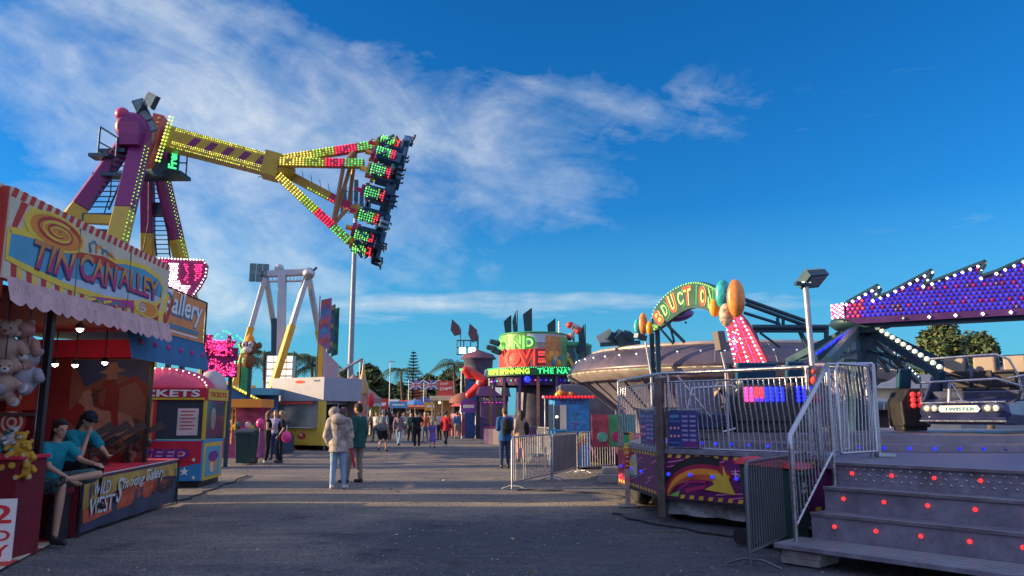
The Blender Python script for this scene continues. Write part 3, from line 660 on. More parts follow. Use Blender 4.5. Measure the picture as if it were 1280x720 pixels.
# roof, ceiling, back
def AVp(x, y, z): return O+FN*x+FU*y+Z*z     # x across (neg = into the stall), y along
rf = MB(); rf.prism([AVp(-.1, -.5, ZT-.02), AVp(-.1, Lf, ZT-.02), AVp(-3.9, Lf+.2, ZT+.35), AVp(-3.9, -.5, ZT+.35)], Z*.05, CANV); part('roof', rf, st)
cl = MB(); cl.prism([AVp(-.1, -1.5, 2.86), AVp(-.1, Lf, 2.86), AVp(-3.9, Lf+.2, 2.80), AVp(-3.9, -1.5, 2.80)], Z*.05, DRED); part('ceiling', cl, st)
bk = MB(); bk.prism([AVp(-3.9, -2.0, 0), AVp(-3.9, Lf+.9, 0), AVp(-3.9, Lf+.9, ZT+.3), AVp(-3.9, -2, ZT+.3)], FN*-.06, DRED); part('back_wall', bk, st)
# end wall with the mural (faces the camera)
ew = MB(); W0 = P(190, 450, 12.95); Wy = W0.y; wx1 = W0.x
fw = plane_fn((-9.9, Wy, 0), (1, 0, 0), Z, (0, -1, 0)); Wd = wx1+9.9
ew.prism([fw(0, 0), fw(Wd, 0), fw(Wd, 2.78), fw(0, 2.78)], V((0, .05, 0)), DRED)
part('end_wall', ew, st)
pm = MB(); pm.prism([fw(1.2, 2.50, .02), fw(Wd+.0, 2.50, .02), fw(Wd+.05, 2.80, .02), fw(1.2, 2.80, .02)], V((0, -.10, 0)), CRIM); part('pelmet', pm, st)
# mural: rider on a rearing horse in a desert
mu = MB(); m0 = 1.95
fm = plane_fn((-9.9+m0, Wy-.02, 0), (1, 0, 0), Z, (0, -1, 0)); mw = Wd-m0
SKYM = mat('mural_blue', (.03, .05, .14), .6, var=.25); SANDM = mat('mural_sand', (.17, .06, .045), .6, var=.3, vs=1.5); REDM = mat('mural_red', (.17, .012, .015), .6, var=.35, vs=2); HORS = mat('mural_horse', (.26, .14, .11), .6, var=.35, vs=4); DKM = mat('mural_dark', (.06, .03, .03), .6)
mu.poly2([(0, 0), (mw, 0), (mw, 2.48), (0, 2.48)], fm, SANDM, .004)
mu.poly2([(.0, .9), (.5, 1.3), (.5, 2.48), (0, 2.48)], fm, REDM, .007)
mu.poly2([(.75, 2.0), (1.2, 2.25), (mw, 2.05), (mw, 2.46), (.5, 2.46)], fm, SKYM, .007); mu.poly2([(.4, 1.5), (.9, 2.0), (1.1, 1.6), (.9, 1.2)], fm, REDM, .009)
mu.poly2([(1.0, 1.85), (1.6, 2.1), (mw, 1.75), (mw, 1.95), (1.6, 2.22)], fm, REDM, .008); mu.poly2([(0, .2), (mw, .2), (mw, .8), (.9, 1.0), (0, .85)], fm, REDM, .006)
hs_ = [(.72, 1.75), (.80, 1.92), (.90, 1.98), (.98, 1.90), (1.02, 1.70), (1.15, 1.62), (1.45, 1.60), (1.72, 1.52), (1.80, 1.35), (1.78, 1.1), (1.86, .9), (1.80, .72), (1.70, .9), (1.62, 1.15), (1.4, 1.18), (1.2, 1.15), (1.1, .95), (1.22, .75), (1.12, .7), (.98, .95), (1.0, 1.2), (.86, 1.15), (.70, 1.0), (.72, .85), (.62, .95), (.70, 1.15), (.84, 1.32), (.88, 1.5), (.84, 1.68)]
mu.poly2([(x*mw/2.0, y) for x, y in hs_], fm, HORS, .011)
mu.poly2([(x*mw/2, y) for x, y in [(.95, 1.9), (1.02, 1.95), (1.1, 1.8), (1.06, 1.65), (1.0, 1.7)]], fm, DKM, .014)
mu.poly2([(x*mw/2, y) for x, y in [(1.18, 1.62), (1.22, 1.95), (1.12, 2.05), (1.2, 2.12), (1.34, 2.13), (1.45, 2.0), (1.46, 1.62), (1.5, 1.3), (1.38, 1.28), (1.33, 1.6)]], fm, REDM, .014)
mu.poly2([(x*mw/2, y) for x, y in [(1.22, 2.13), (1.2, 2.24), (1.30, 2.32), (1.40, 2.24), (1.42, 2.14)]], fm, HORS, .016); mu.poly2([(x*mw/2, y) for x, y in [(1.05, 2.24), (1.2, 2.22), (1.5, 2.26), (1.55, 2.30), (1.42, 2.33), (1.38, 2.42), (1.24, 2.42), (1.2, 2.31)]], fm, HORS, .018)
mu.poly2([(x*mw/2, y) for x, y in [(1.74, 1.5), (1.9, 1.45), (1.98, 1.15), (1.9, 1.0), (1.86, 1.2), (1.8, 1.35)]], fm, DKM, .014)
mu.poly2([(x*mw/2, y) for x, y in [(1.1, 1.92), (.95, 1.85), (.95, 1.9), (1.15, 2.0)]], fm, DKM, .019)
for i in range(12): mu.ball(fm(.2+i*.15, .98+.1*sin(i*1.9), 0), (.10, .02, .07), DKM, 8, 5)
part('mural', mu, st, label='painted canvas mural of a rider on a horse')
# white boards left of the mural: big letter T and target
tb = MB(); tb.poly2([(-1.9, 1.52), (-.02, 1.52), (-.02, 1.58), (-1.9, 1.58)], fm, STEEL, .05); tb.poly2([(-.55, 1.62), (-.05, 1.62), (-.05, 2.4), (-.55, 2.4)], fm, CRED, .01)
tb.text('T', CWHT, lambda a, b, c: fm(-.42+a, 1.8+b, c+.014), .42, .2, .006, .02); tb.poly2([(-1.9, .95), (-.42, .95), (-.42, 1.48), (-1.9, 1.48)], fm, CANV, .01)
part('letter_board', tb, st)
tg = MB(); tx = fm(0, 0).x
c0 = P(15, 528, Wy-.03); cx, cz = c0.x-(-9.9+m0), c0.z
for i, (r, m_) in enumerate(((.235, CRED), (.185, CWHT), (.135, CRED), (.09, CWHT), (.05, CRED))): disc2(cx, cz, r, r, m_, .012+i*.003, fm, tg)
part('target', tg, st)
# posts
po = MB(); q = P(44, 600, 8.95); po.bar((q.x, q.y, 0), (q.x, q.y, 2.9), .07, .07, BLK); part('post', po, st)
po = MB(); q = P(38, 600, 9.1); po.tube([(q.x, q.y, 0), (q.x, q.y, 2.9)], .022, STEEL); part('rail_post', po, st)
for yy in (Lf+.35,):
    po = MB(); a = V((wx1+.03, Wy-.05, 0)); po.bar(a, a+Z*2.9, .06, .06, BLK); part('post', po, st)
# interior bulbs (lit) : four spot lamps
WARM = led('lamp_warm', (1, .86, .62), 14)
for (px, py, Y, pw) in ((133, 475/720*240+220+14, 8.6, 0), (69, 455, 11.6, 1), (94, 456, 11.6, 1), (131, 453, 11.6, 1)):
    pt = P(px, py, Y) if pw else P(100, 411, 9.6)
    sp_ = thing('spot_lamp', {69: 'lit spot lamp under the red pelmet nearest the post', 94: 'lit spot lamp in the middle of the three under the red pelmet', 131: 'lit spot lamp under the red pelmet nearest the booth', 133: 'bright lamp alone on the dark red stall ceiling'}[px], 'lamp', pt, 0, 'lamps in the shooting gallery')
    b = MB(); b.tube([pt+Z*.02, V((pt.x, pt.y, 2.83))], .010, BLK, 6); b.lathe([(.02, .08), (.05, .05), (.055, 0)], pt, BLK, 12); part('shade', b, sp_)
    b = MB(); b.ball(pt-Z*.0, .042, WARM, 10, 7); part('bulb', b, sp_)
    ld = bpy.data.lights.new('lamp_light', 'POINT'); ld.energy = 2.2 if pw else 1; ld.color = (1, .62, .40); ld.shadow_soft_size = .05
    lo = bpy.data.objects.new('lamp_light', ld); COL.objects.link(lo); lo.parent = sp_; lo.location = (0, 0, -.07)

# --- counter with the WILD WEST banner
B0 = G(95, 671, 0); B1 = G(218, 629, 0)
BL = B1-B0; Lb = BL.length; BU = BL.normalized(); BN = V((BU.y, -BU.x, 0)); rzb = math.atan2(-BU.x, BU.y)
ct = thing('shooting_counter', 'red topped counter with black and orange WILD WEST Shooting Gallery banner', 'counter', (B0.x-.4, B0.y+1.8, 0), rzb)
fb = plane_fn(B0, BU, Z, BN)
t = MB(); t.prism([fb(0, .70, 0), fb(Lb, .74, 0), fb(Lb, .74, -1.3), fb(0, .70, -1.3)], Z*.035, CRIM); part('counter_top', t, ct)
t = MB(); t.prism([fb(0, 0, -.02), fb(0, .70, -.02), fb(0, .70, -1.2), fb(0, 0, -1.2)], BU*.03, DRED); part('end_board', t, ct)
bm = MB(); BAN = mat('banner_blue_black', (.03, .045, .08), .5, var=.4); BOR = mat('banner_orange', (.45, .075, .03), .55, var=.5, vs=3); BYE = mat('banner_yellow', (.42, .27, .05), .55, var=.45, vs=4); SIL = mat('banner_silver', (.55, .57, .55), .5, var=.25, vs=8)
K = 26
def wav(x, y, z=0.): return fb(x, y, z+.012*sin(x*7)*(1-y)+.008*sin(x*17+y*5))
bm.raw([wav(Lb*i/K, yy, 0) for yy in (.03, .25, .50, .735) for i in range(K+1)], [(r*(K+1)+i, r*(K+1)+i+1, (r+1)*(K+1)+i+1, (r+1)*(K+1)+i) for r in range(3) for i in range(K)], BAN, True)
bn = part('banner', bm, ct)
ba = MB()
ba.poly2([(.12, .14), (.9, .18), (1.6, .20), (2.4, .24), (3.2, .3), (3.35, .44), (2.6, .52), (1.8, .5), (1.0, .42), (.5, .34), (.1, .32)], wav, BOR, .010)
ba.poly2([(.08, .32), (.5, .36), (1.2, .48), (2.2, .54), (3.3, .50), (Lb-.04, .48), (Lb-.04, .70), (.08, .69)], wav, BYE, .014)
for k_ in range(9): ba.band2([(Lb-1.1+k_*.11, .26+.03*sin(k_)), (Lb-1.06+k_*.11, .42), (Lb-1.1+k_*.12, .60)], .05, .02, wav, DKM, .018)
def bt(s, x, y, h, w, sh=0., r=0.):
    for m_, bo, dp in ((BLK, .035, .020), (SIL, .012, .025)):
        ba.text(s, m_, lambda a, b, c: wav(x+a, y+b+a*r, c+dp), h, w, .003, bo, shear=sh)
bt('WILD', .32, .47, .17, .58, .1); bt('WEST', .22, .22, .22, .80, .1); bt('S', 1.06, .30, .34, .22, .3); bt('hooting', 1.30, .42, .20, .78, .35, .03); bt('Gallery', 2.18, .44, .24, .80, .35, .03)
part('banner_artwork', ba, bn)
t = MB()
for x in (.0, Lb): t.tube([fb(x, 0, .03), fb(x, .74, .03)], .016, BLK)
t.tube([fb(0, .735, .012), fb(Lb, .762, .012)], .010, SIL, 6); part('edge_trim', t, ct)
# rifles on pivots
GUN = mat('gun_metal', (.02, .02, .024), .35, .6); WOODD = mat('gun_stock', (.05, .022, .014), .5, var=.3, vs=20)
for i, (y, tilt, nm) in enumerate(((.75, .34, 'nearest the seated woman'), (1.35, .36, 'second from the seated woman'), (1.95, .33, 'third from the seated woman'), (2.75, .30, 'farthest from the woman'))):
    c = fb(y, .78, -.50); d = (BN*.72+BU*.30+Z*(tilt+.28)).normalized(); s = d.cross(Z).normalized(); u = s.cross(d)
    rt = thing('rifle', 'dark rifle on a pivot stand on the red counter, '+nm, 'rifle', (c.x, c.y, c.z), 0, 'rifles on the shooting counter')
    p0 = c+Z*.30
    b = MB(); b.tube([p0-d*.62, p0+d*.05], .014, GUN, 8); b.tube([p0-d*.45-u*.028, p0-u*.028], .011, GUN, 6); b.bar(p0-d*.02, p0+d*.20, .035, .06, GUN, u); b.tube([p0-d*.05+u*.05, p0+d*.18+u*.05], .014, GUN, 8); part('barrel', b, rt)
    b = MB(); b.bar(p0+d*.18, p0+d*.30-u*.02, .03, .05, WOODD, u); b.prism([p0+d*.28+u*.015-s*.016, p0+d*.60+u*.0-s*.016, p0+d*.60-u*.14-s*.016, p0+d*.30-u*.05-s*.016], s*.032, WOODD); b.bar(p0-d*.30-u*.02, p0-d*.02-u*.02, .04, .045, WOODD, u); part('stock', b, rt)
    b = MB(); b.tube([c, p0-u*.02], .012, GUN, 6); b.tube([c+BU*.07, p0-Z*.05], .006, GUN, 5); b.tube([c-BU*.07, p0-Z*.05], .006, GUN, 5); b.lathe([(.06, 0), (.06, .012), (0, .014)], c, GUN, 12); part('stand', b, rt, )
# bench/box under the seated woman, ground mat, goods counter, plush
bx = MB(); BXO = mat('box_orange', (.42, .17, .03), .7, var=.25, grime=.2)
q = G(55, 664, 0); bx.box((q.x-.02, q.y+.25, .18), (.72, .42, .34), BXO); bx.box((q.x-.02, q.y+.036, .18), (.6, .012, .22), mat('box_orange_dark', (.25, .09, .02), .7, var=.3))
solo('storage_box', bx, 'orange storage box under the counter ledge behind the seated woman', 'box', (q.x, q.y+.2, 0), bev=.01)
bn_ = MB(); s0 = V((_sx.x, 9.75, 0)); bn_.box(s0+V((-.28, .1, .60)), (.72, .42, .07), DRED)
bn_.box(s0+V((-.1, -.12, .60)), (.5, .02, .03), CANV)
for x in (-.58, .02): bn_.box(s0+V((x, .12, .28)), (.06, .36, .56), BLK)
solo('bench', bn_, 'low dark red bench the teal shirted woman sits on', 'bench', (s0.x, s0.y, 0))
bn_ = MB(); s0 = V((_mx.x, 10.75, 0)); bn_.lathe([(0, .74), (.18, .74), (.18, .70), (.03, .69), (.025, .03), (.2, .02), (.2, 0), (0, 0)], s0, BLK, 16); solo('stool', bn_, 'round black stool under the attendant in the cap', 'stool', (s0.x, s0.y, 0))
mt = MB(); 
a = G(0, 715, 0); c1_, c2_ = V((-6.9, 7.6, 0)), V((-5.35, 9.7, 0))
for i in range(7):
    y0, y1 = 7.4+i*.36, 7.4+(i+1)*.36
    xr = lambda y: -4.98-(y-7.4)*.27
    mt.prism([(-8, y0, .012), (xr(y0), y0, .012), (xr(y1), y1, .012), (-8, y1, .012)], Z*.01, [CRED, CANV][i % 2])
mat_o = solo('ground_mat', mt, 'red and cream striped mat on the ground before the game stall', 'mat', (-6.4, 8.6, 0))
# goods counter at far left
gc = MB(); p0 = P(36, 600, 8.7); gc.box((p0.x-1.0, 8.75, .53), (2.0, .5, 1.06), DRED); gc.box((p0.x-1.0, 8.75, 1.08), (2.06, .56, .04), CRIM)
solo('prize_counter', gc, 'dark red prize counter at the left end of the stall', 'counter', (p0.x-1, 8.75, 0), bev=.01)
PLC = mat('plush_cream', (.30, .20, .15), .95, var=.2, vs=10, bump=.6, bs=60); PLP = mat('plush_tan', (.26, .13, .10), .95, var=.2, vs=10, bump=.6, bs=60); PLG = mat('plush_grey', (.22, .20, .22), .95, var=.2, vs=10, bump=.6, bs=60); PLY = mat('plush_yellow', (.45, .25, .02), .9, var=.2, vs=10, bump=.5, bs=60); PLW = mat('plush_white', (.42, .39, .38), .95, bump=.6, bs=60)
def teddy(loc, s, m, snout, label, rz=0, tilt=0., name='teddy_bear', group=None):
    r = thing(name, label, 'plush toy', loc, rz, group); X = Matrix.Translation(V(loc)) @ Matrix.Rotation(rz, 4, 'Z') @ Matrix.Rotation(tilt, 4, 'X') @ Matrix.Diagonal((s, s, s, 1))
    b = MB(); b.ball((0, 0, .0), (.24, .20, .27), m, 14, 10); b.ball((0, -.04, .36), (.19, .18, .17), m, 14, 10)
    for q in (-1, 1):
        b.cap((q*.20, -.02, .12), (q*.33, -.14, -.04), .085, .085, m); b.cap((q*.13, -.06, -.18), (q*.20, -.26, -.28), .10, .11, m); b.ball((q*.16, -.02, .50), (.075, .04, .075), m, 10, 8)
    b = remesh(b, .02, 2); b.X = None
    b.v = [X @ p for p in b.v]; part('body', b, r)
    b = MB(X); b.ball((0, -.20, .32), (.085, .07, .065), snout, 12, 8); part('muzzle', b, r)
    b = MB(X); b.ball((0, -.265, .345), (.03, .02, .02), BLK, 8, 6); part('nose', b, r)
    for q in (-1, 1):
        b = MB(X); b.ball((q*.07, -.195, .40), .018, BLK, 8, 6); part('eye', b, r)
        b = MB(X); b.ball((q*.21, -.33, -.29), (.075, .03, .08), snout, 10, 6); part('foot_pad', b, r)
    return r
for (px, py, Y, s, m, sn, l, rz, ti) in (
        (6, 438, 8.3, 1.0, PLC, PLP, 'big cream teddy bear hanging topmost at the far left', .5, .1), (34, 437, 8.45, .95, PLP, PLC, 'tan teddy bear hanging beside the stall post', -.2, .2),
        (30, 474, 8.35, 1.0, PLG, PLW, 'grey and white plush bear hanging below the tan one', .1, -.3), (3, 484, 8.2, .9, PLC, PLW, 'cream plush bear hanging lowest at the far left', .6, 0)):
    p = P(px, py, Y); r = teddy((p.x, p.y, p.z), s*.62, m, sn, l, rz, ti, group='plush bears hanging in the stall')
    b = MB(); b.tube([p+Z*.2, V((p.x, p.y, 2.8))], .006, BLK, 5); part('cord', b, r)
for (px, py, s, m, sn, l) in ((16, 575, .34, PLY, PLW, 'yellow plush toy at the left of the heap on the prize counter'), (29, 572, .36, PLY, PLY, 'yellow plush toy at the right of the heap on the prize counter'), (24, 560, .34, PLY, PLW, 'yellow plush toy on top of the heap'), (10, 556, .28, mat('plush_teal', (.02, .16, .15), .95), PLW, 'teal plush toy on the heap'), (15, 548, .24, PLW, BLK, 'white plush panda on the heap'), (32, 588, .30, PLY, PLW, 'yellow plush toy lowest at the front edge of the heap')):
    p = P(px, py, 8.62); teddy((p.x, p.y, p.z), s, m, sn, l, .3, -.2, 'plush_toy', 'plush toys on the prize counter')
# price sign at lower left
sb = thing('price_board', 'white upright board with red $2 TO PLAY lettering at the lower left', 'sign', (-4.9, 6.9, 0), 0)
a = G(13, 704, 0); u_ = V((-.95, -.30, 0)).normalized(); fs_ = plane_fn((a.x, a.y, 0), -u_, Z); wS = .62
b = MB(); fs2 = lambda x, y, z=0.: fs_(x-wS, y, z)
b.prism([fs2(0, .02, -.03), fs2(wS, .02, -.03), fs2(wS, .66, -.03), fs2(0, .66, -.03)], (u_.cross(Z)).normalized()*-.0-V((0, 0, 0))+V((u_.y, -u_.x, 0)).normalized()*-.0+fs_(0, 0, .03)-fs_(0, 0, 0), CWHT); part('board', b, sb)
b = MB(); RL = mat('letter_red', (.6, .02, .03), .6)
for s_, y, h, w in (('$2', .38, .22, .42), ('TO', .23, .11, .30), ('PLAY', .07, .12, .50)): b.text(s_, RL, lambda x, yy, c: fs2(wS-.03-w+x, y+yy, c+.004), h, w, .004, .02)
part('lettering', b, sb)

# --- second stall: orange "Gallery" sign and blue awning
s2 = thing('gallery_stall', 'stall with orange Gallery sign and blue awning past the first game stall', 'game stall', (F1.x-1.2, F1.y+1.6, 0), RZA)
E = P(258, 380, 14.75); ex = E.x; O2 = V((ex, E.y, 0))-FU*3.4
f3 = plane_fn(O2, FU, Z, FN); zt2, zb2 = E.z, 2.86
b = MB(); OG = mat('sign_orange', (.72, .26, .07), .65, var=.2, grime=.15)
b.prism([f3(0, zb2, -.06), f3(3.36, zb2, -.06), f3(3.30, zb2+.3, -.06), f3(3.40, zt2, -.06), f3(0, zt2, -.06)], FN*.06, OG)
sgn = part('sign_board', b, s2)
b = MB(); BS = mat('letter_steel_blue', (.10, .20, .28), .6)
for m_, bo, dp, off in ((BS, .05, .006, .03), (CWHT, .012, .012, 0)): b.text('Gallery', m_, lambda x, y, c: f3(1.15+x+off, zb2+.30+y-off, c+dp), .52, 1.95, .004, bo, shear=.2)
b.poly2([(1.15, zb2+.16), (3.05, zb2+.16), (3.05, zb2+.24), (1.15, zb2+.24)], f3, BS, .006); b.poly2([(1.2, zb2+.10), (3.0, zb2+.10), (3.0, zb2+.13), (1.2, zb2+.13)], f3, CWHT, .006)
part('lettering', b, sgn)
b = MB(); b.tube([f3(3.42, 2.3, 0), f3(3.42, zt2+.02, 0)], .022, BLK); b.tube([f3(0, zt2+.02, 0), f3(3.42, zt2+.02, 0)], .018, BLK); part('sign_frame', b, s2)
AWB = mat('awning_blue', (.03, .13, .26), .75, var=.25, grime=.1, bump=.3, bs=15)
b = MB(); K = 30; b.raw([f3(3.44*i/K, yy, zz+.02*sin(i*1.3)*(zz > .2)) for yy, zz in ((2.88, .0), (2.62, .07), (2.38, .12)) for i in range(K+1)], [(r*(K+1)+i, r*(K+1)+i+1, (r+1)*(K+1)+i+1, (r+1)*(K+1)+i) for r in range(2) for i in range(K)], AWB, True)
b.bb(0, 0, 0, 0, 0, 0, AWB) if 0 else None
for i in range(6): b.ball(f3(.4+i*.55, 2.66, .06), (.05, .05, .05), CMAG, 6, 5)
part('awning', b, s2)
b = MB(); b.prism([f3(0, 2.86, 0), f3(3.4, 2.86, 0), f3(3.4, 3.0, -3), f3(0, 3.0, -3)], Z*.05, AWB); part('roof', b, s2)
for x, z_ in ((3.3, -1.5), (3.3, -3)):
    b = MB(); b.bar(f3(x, 0, z_), f3(x, 2.86, z_), .06, .06, STEEL); part('post', b, s2)

# --- ticket booth
C0 = G(250, 609, 0); f4u = AX; tk = thing('ticket_booth', 'round topped red and blue ticket booth marked TICKETS and SPEED 2', 'ticket booth', (C0.x-.9, C0.y+.8, 0), RZA)
BW, BD = 2.35, 1.55
f4 = plane_fn(C0-AX*BW, AX, Z, -AV); f5 = plane_fn(C0, AV, Z, AX)
TR_ = mat('booth_red', (.50, .02, .05), .45, var=.1); TBL = mat('booth_blue', (.03, .22, .48), .45, var=.12); TPK = mat('booth_pink_dome', (.62, .045, .11), .4, var=.1); TYE = mat('booth_yellow', (.62, .42, .03), .5, var=.1)
GLS = mat('glass_dark', (.05, .06, .08), .08, var=0, spec=.8)
h1, h2, h3 = 1.0, 1.86, 2.13
b = MB(); b.box(C0-AX*BW/2+AV*BD/2+Z*(h1/2+.06), (BW, BD, h1-.12), TBL, RZA); part('lower_body', b, tk, bev=.02)
b = MB(); b.box(C0-AX*BW/2+AV*BD/2+Z*.05, (BW-.1, BD-.1, .1), BLK, RZA); part('base', b, tk)
b = MB()
for (x, y) in ((0, 0), (BW, 0), (BW, BD), (0, BD), (1.3, 0)): b.bar(C0-AX*(BW-x)+AV*y*.99+Z*h1, C0-AX*(BW-x)+AV*y*.99+Z*h2, .06, .06, TYE if x > 2 else TR_)
b.prism([f4(0, h1, -BD), f4(BW, h1, -BD), f4(BW, h2, -BD), f4(0, h2, -BD)], -AV*.03, DRED); part('window_posts', b, tk)
b = MB(); b.poly2([(1.33, h1+.02), (BW-.03, h1+.02), (BW-.03, h2), (1.33, h2)], f4, GLS, .005); part('glass_pane', b, tk)
b = MB(); b.poly2([(.05, h1+.02), (BD-.05, h1+.02), (BD-.05, h2), (.05, h2)], f5, GLS, .005); b.ball(f5(.6, 1.45, .012), (.02, .16, .26), mat('picture_beige', (.30, .25, .2), .6, var=.5, vs=10), 8, 6); part('glass_pane', b, tk)
b = MB(); b.poly2([(.03, h1+.02), (1.27, h1+.02), (1.27, h2), (.03, h2)], f4, CORG, .01); disc2(.55, h1+.45, .32, .34, CRED, .014, f4, b); disc2(.60, h1+.44, .16, .22, mat('poster_skin', (.5, .27, .17), .6), .018, f4, b); b.poly2([(.2, h1+.02), (1.0, h1+.02), (.8, h1+.25), (.4, h1+.25)], f4, CRED, .016); disc2(1.0, h1+.6, .2, .2, CYEL, .013, f4, b); part('poster_panel', b, tk)
b = MB(); b.poly2([(1.78, h1+.10), (2.22, h1+.10), (2.22, h1+.68), (1.78, h1+.68)], f4, mat('notice_pink', (.62, .5, .5), .7), .012)
for i in range(6): b.poly2([(1.84, h1+.60-i*.075), (2.16-.05*(i % 2), h1+.60-i*.075), (2.16-.05*(i % 2), h1+.625-i*.075), (1.84, h1+.625-i*.075)], f4, CRED, .015)
part('price_notice', b, tk)
b = MB(); b.box(C0-AX*BW/2+AV*BD/2+Z*((h2+h3)/2), (BW+.1, BD+.1, h3-h2), TR_, RZA); b.poly2([(0, h2+.005), (BW, h2+.005), (BW, h2+.05), (0, h2+.05)], lambda x, y, z=0.: f4(x, y, z+.052), TYE, .006); b.poly2([(0, h2+.005), (BD, h2+.005), (BD, h3-.01), (0, h3-.01)], lambda x, y, z=0.: f5(x, y, z+.052), TYE, .004); hd_ = part('header', b, tk, bev=.01)
b = MB(); b.text('TICKETS', CWHT, lambda x, y, c: f4(.62+x, h2+.07+y, c+.060), .155, 1.62, .008, .03, 1.05); b.text('TICKETS', CRED, lambda x, y, c: f5(.12+x, h2+.08+y, c+.062), .11, 1.25, .008, .01); part('lettering', b, hd_)
b = MB(); cc_ = C0-AX*BW/2+AV*BD/2; Mr = Matrix.Rotation(RZA, 3, 'Z')
b.ball(cc_+Z*(h3-.02), (BW/2-.05, BD/2-.03, .50), TPK, 28, 14, Mr); part('dome_roof', b, tk)
b = MB()
for i in range(22):
    a_ = PI*i/21; b.ball(cc_+Mr @ V((-(BW/2-.1)*cos(a_), -BD/2*.55, .44*sin(a_)))+Z*(h3), .018, led('bulb_soft', (1, .85, .55), 3), 6, 4)
part('roof_bulbs', b, tk)
b = MB(); b.poly2([(.02, h1*.52), (BW-.02, h1*.50), (BW-.02, h1-.02), (.02, h1-.02)], f4, TR_, .004)
b.poly2([(.02, h1*.52), (.6, .42), (1.3, .6), (1.9, .42), (BW-.02, .52), (BW-.02, .55), (.02, .56)], f4, TR_, .006)
PUR = mat('letter_purple', (.16, .015, .20), .5); LIL = mat('letter_pink_pale', (.72, .42, .62), .5)
for s_, x0, y0, h_, w_, sh in (('SPEED', .82, .60, .21, 1.25, .2), ('2', 1.50, .22, .28, .30, .2)):
    b.text(s_, LIL, lambda x, y, c: f4(x0+x, y0+y, c+.010), h_, w_, .004, .10, shear=sh); b.text(s_, PUR, lambda x, y, c: f4(x0+x, y0+y, c+.016), h_, w_, .004, .045, shear=sh)
def star2(B, cx, cy, r, fn, m, dep, k=5, q=.42): B.poly2([(cx+(r if i % 2 == 0 else r*q)*sin(i*PI/k), cy+(r if i % 2 == 0 else r*q)*cos(i*PI/k)) for i in range(2*k)], fn, m, dep)
for x, y, r_ in ((.98, .88, .085), (2.0, .33, .10), (2.18, .58, .05), (.7, .28, .08), (2.2, .20, .05)): star2(b, x, y, r_, f4, CWHT, .012)
part('front_artwork', b, tk)
b = MB(); b.poly2([(.08, .12), (BD-.08, .12), (BD-.08, .93), (.08, .93)], f5, TYE, .006); b.poly2([(.22, .2), (BD-.22, .2), (BD-.22, .84), (.22, .84)], f5, CBLU, .010); disc2(.78, .5, .28, .25, CORG, .014, f5, b); disc2(.78, .62, .36, .12, PUR, .018, f5, b); disc2(.7, .38, .14, .12, CANV, .018, f5, b); part('side_artwork', b, tk)
# cone lamp beyond the booth
q = P(264, 490, 18.6); b = MB(); b.ball(q+Z*.1, (.36, .36, .42), PLW, 14, 10); b.tube([(q.x, q.y, 0), q], .04, STEEL); solo('candy_floss_figure', b, 'pale pink candy floss shaped figure on a pole behind the ticket booth', 'figure', (q.x, q.y, 0))

b = MB(); q = f3(3.0, 0, -3.4); b.box(q+AV*.55+Z*1.15, (1.5, 1.3, 2.3), AWB, RZA); b.box(q+AV*.55+Z*2.34, (1.6, 1.4, .08), CYEL, RZA)
solo('sun_streak_blocker', b, 'blue box added under the blue awning to narrow the sun streak', 'light blocker', tuple(q), RZA)  # box added to block sun and narrow the streak on the ground
# unseen shade casters added beyond the left edge to darken the forecourt
b = MB(); b.bb(-10.5, -7.6, -9.0, 6.6, 0, 5.9, CRED); b.bb(-10.6, -7.5, -9.1, 6.7, 5.9, 6.5, CANV)
for i in range(9): b.bb(-7.6, -7.55, -8.6+i*1.7, -7.6+i*1.7, .9, 2.4, DRED)
solo('shade_caster_building', b, 'tall unseen red and cream building added to shade the forecourt', 'building', (-9, -1, 0), bev=.03)
b = MB(); b.bb(-20, -13.5, 4.0, 13.2, 0, 5.6, CANV); b.bb(-20.2, -13.3, 3.9, 13.3, 5.6, 5.9, CBLU); solo('shade_caster_tent', b, 'unseen cream tent added behind the game stall for its shade', 'tent', (-16, 9, 0), bev=.05)
# ================================================================ rides on the left
RPUR = mat('ride_purple', (.17, .006, .105), .45, var=.15); RYEL = mat('ride_yellow', (.44, .30, .025), .45, var=.12, grime=.12); RMAG = mat('ride_magenta', (.42, .02, .12), .45, var=.12)
TEALD = mat('steel_dark_teal', (.02, .06, .09), .45, .3, var=.2); NAVB = mat('seat_blue', (.012, .07, .13), .4, var=.2)
LG = led('led_lime', (.42, .85, .10), 1.1); LY = led('led_yellow', (.95, .85, .16), 1.5); LR = led('led_red', (1, .03, .05), 2.4); LGR = led('led_green', (.06, .80, .25), 1.3); LPK = led('led_pink', (1, .05, .25), 1.9); LWH = led('led_white', (.95, 1, .95), 3.0); LBL = led('led_blue', (.012, .02, .9), 2.6); LVI = led('led_violet', (.10, .02, .75), 1.8)
N0 = P(165, 160, 26.0); N1 = P(192, 190, 30.5)
rid = thing('pendulum_ride', 'giant purple and yellow pendulum ride with lit swinging arm', 'fairground ride', (-15, 27.5, 0))
def leg2(a, b, w, m1, m2, t, name, par, leds=None, off=None):
    B = MB(); q = lerp(a, b, t); B.bar(a, q, w, w, m1); B.bar(q, b, w*1.003, w*1.003, m2); o = part(name, B, par, bev=.03)
    if leds:
        B = MB(); d = (b-a).normalized(); L_ = (b-a).length; n = int(L_/.16); s = d.cross(V((0, 1, 0))).normalized()
        for i in range(n):
            for k in (-1, 1):
                p = a+d*(.5+i*(L_-.5)/n)+off*(w/2+.03)+V((0, -w/2*.9, 0))*(k > 0)+V((0, .0, 0)); B.gem(p, .028, leds)
        part('light_strip', B, o)
    return o
def foot(px, py, Y, z=.4): p = P(px, py, Y); return p
def ground_of(a, px2, py2, Y2):
    """extend the member a -> P(px2,py2,Y2) down to z = .3"""
    b = P(px2, py2, Y2); t = (a.z-.3)/(a.z-b.z); return a+(b-a)*t
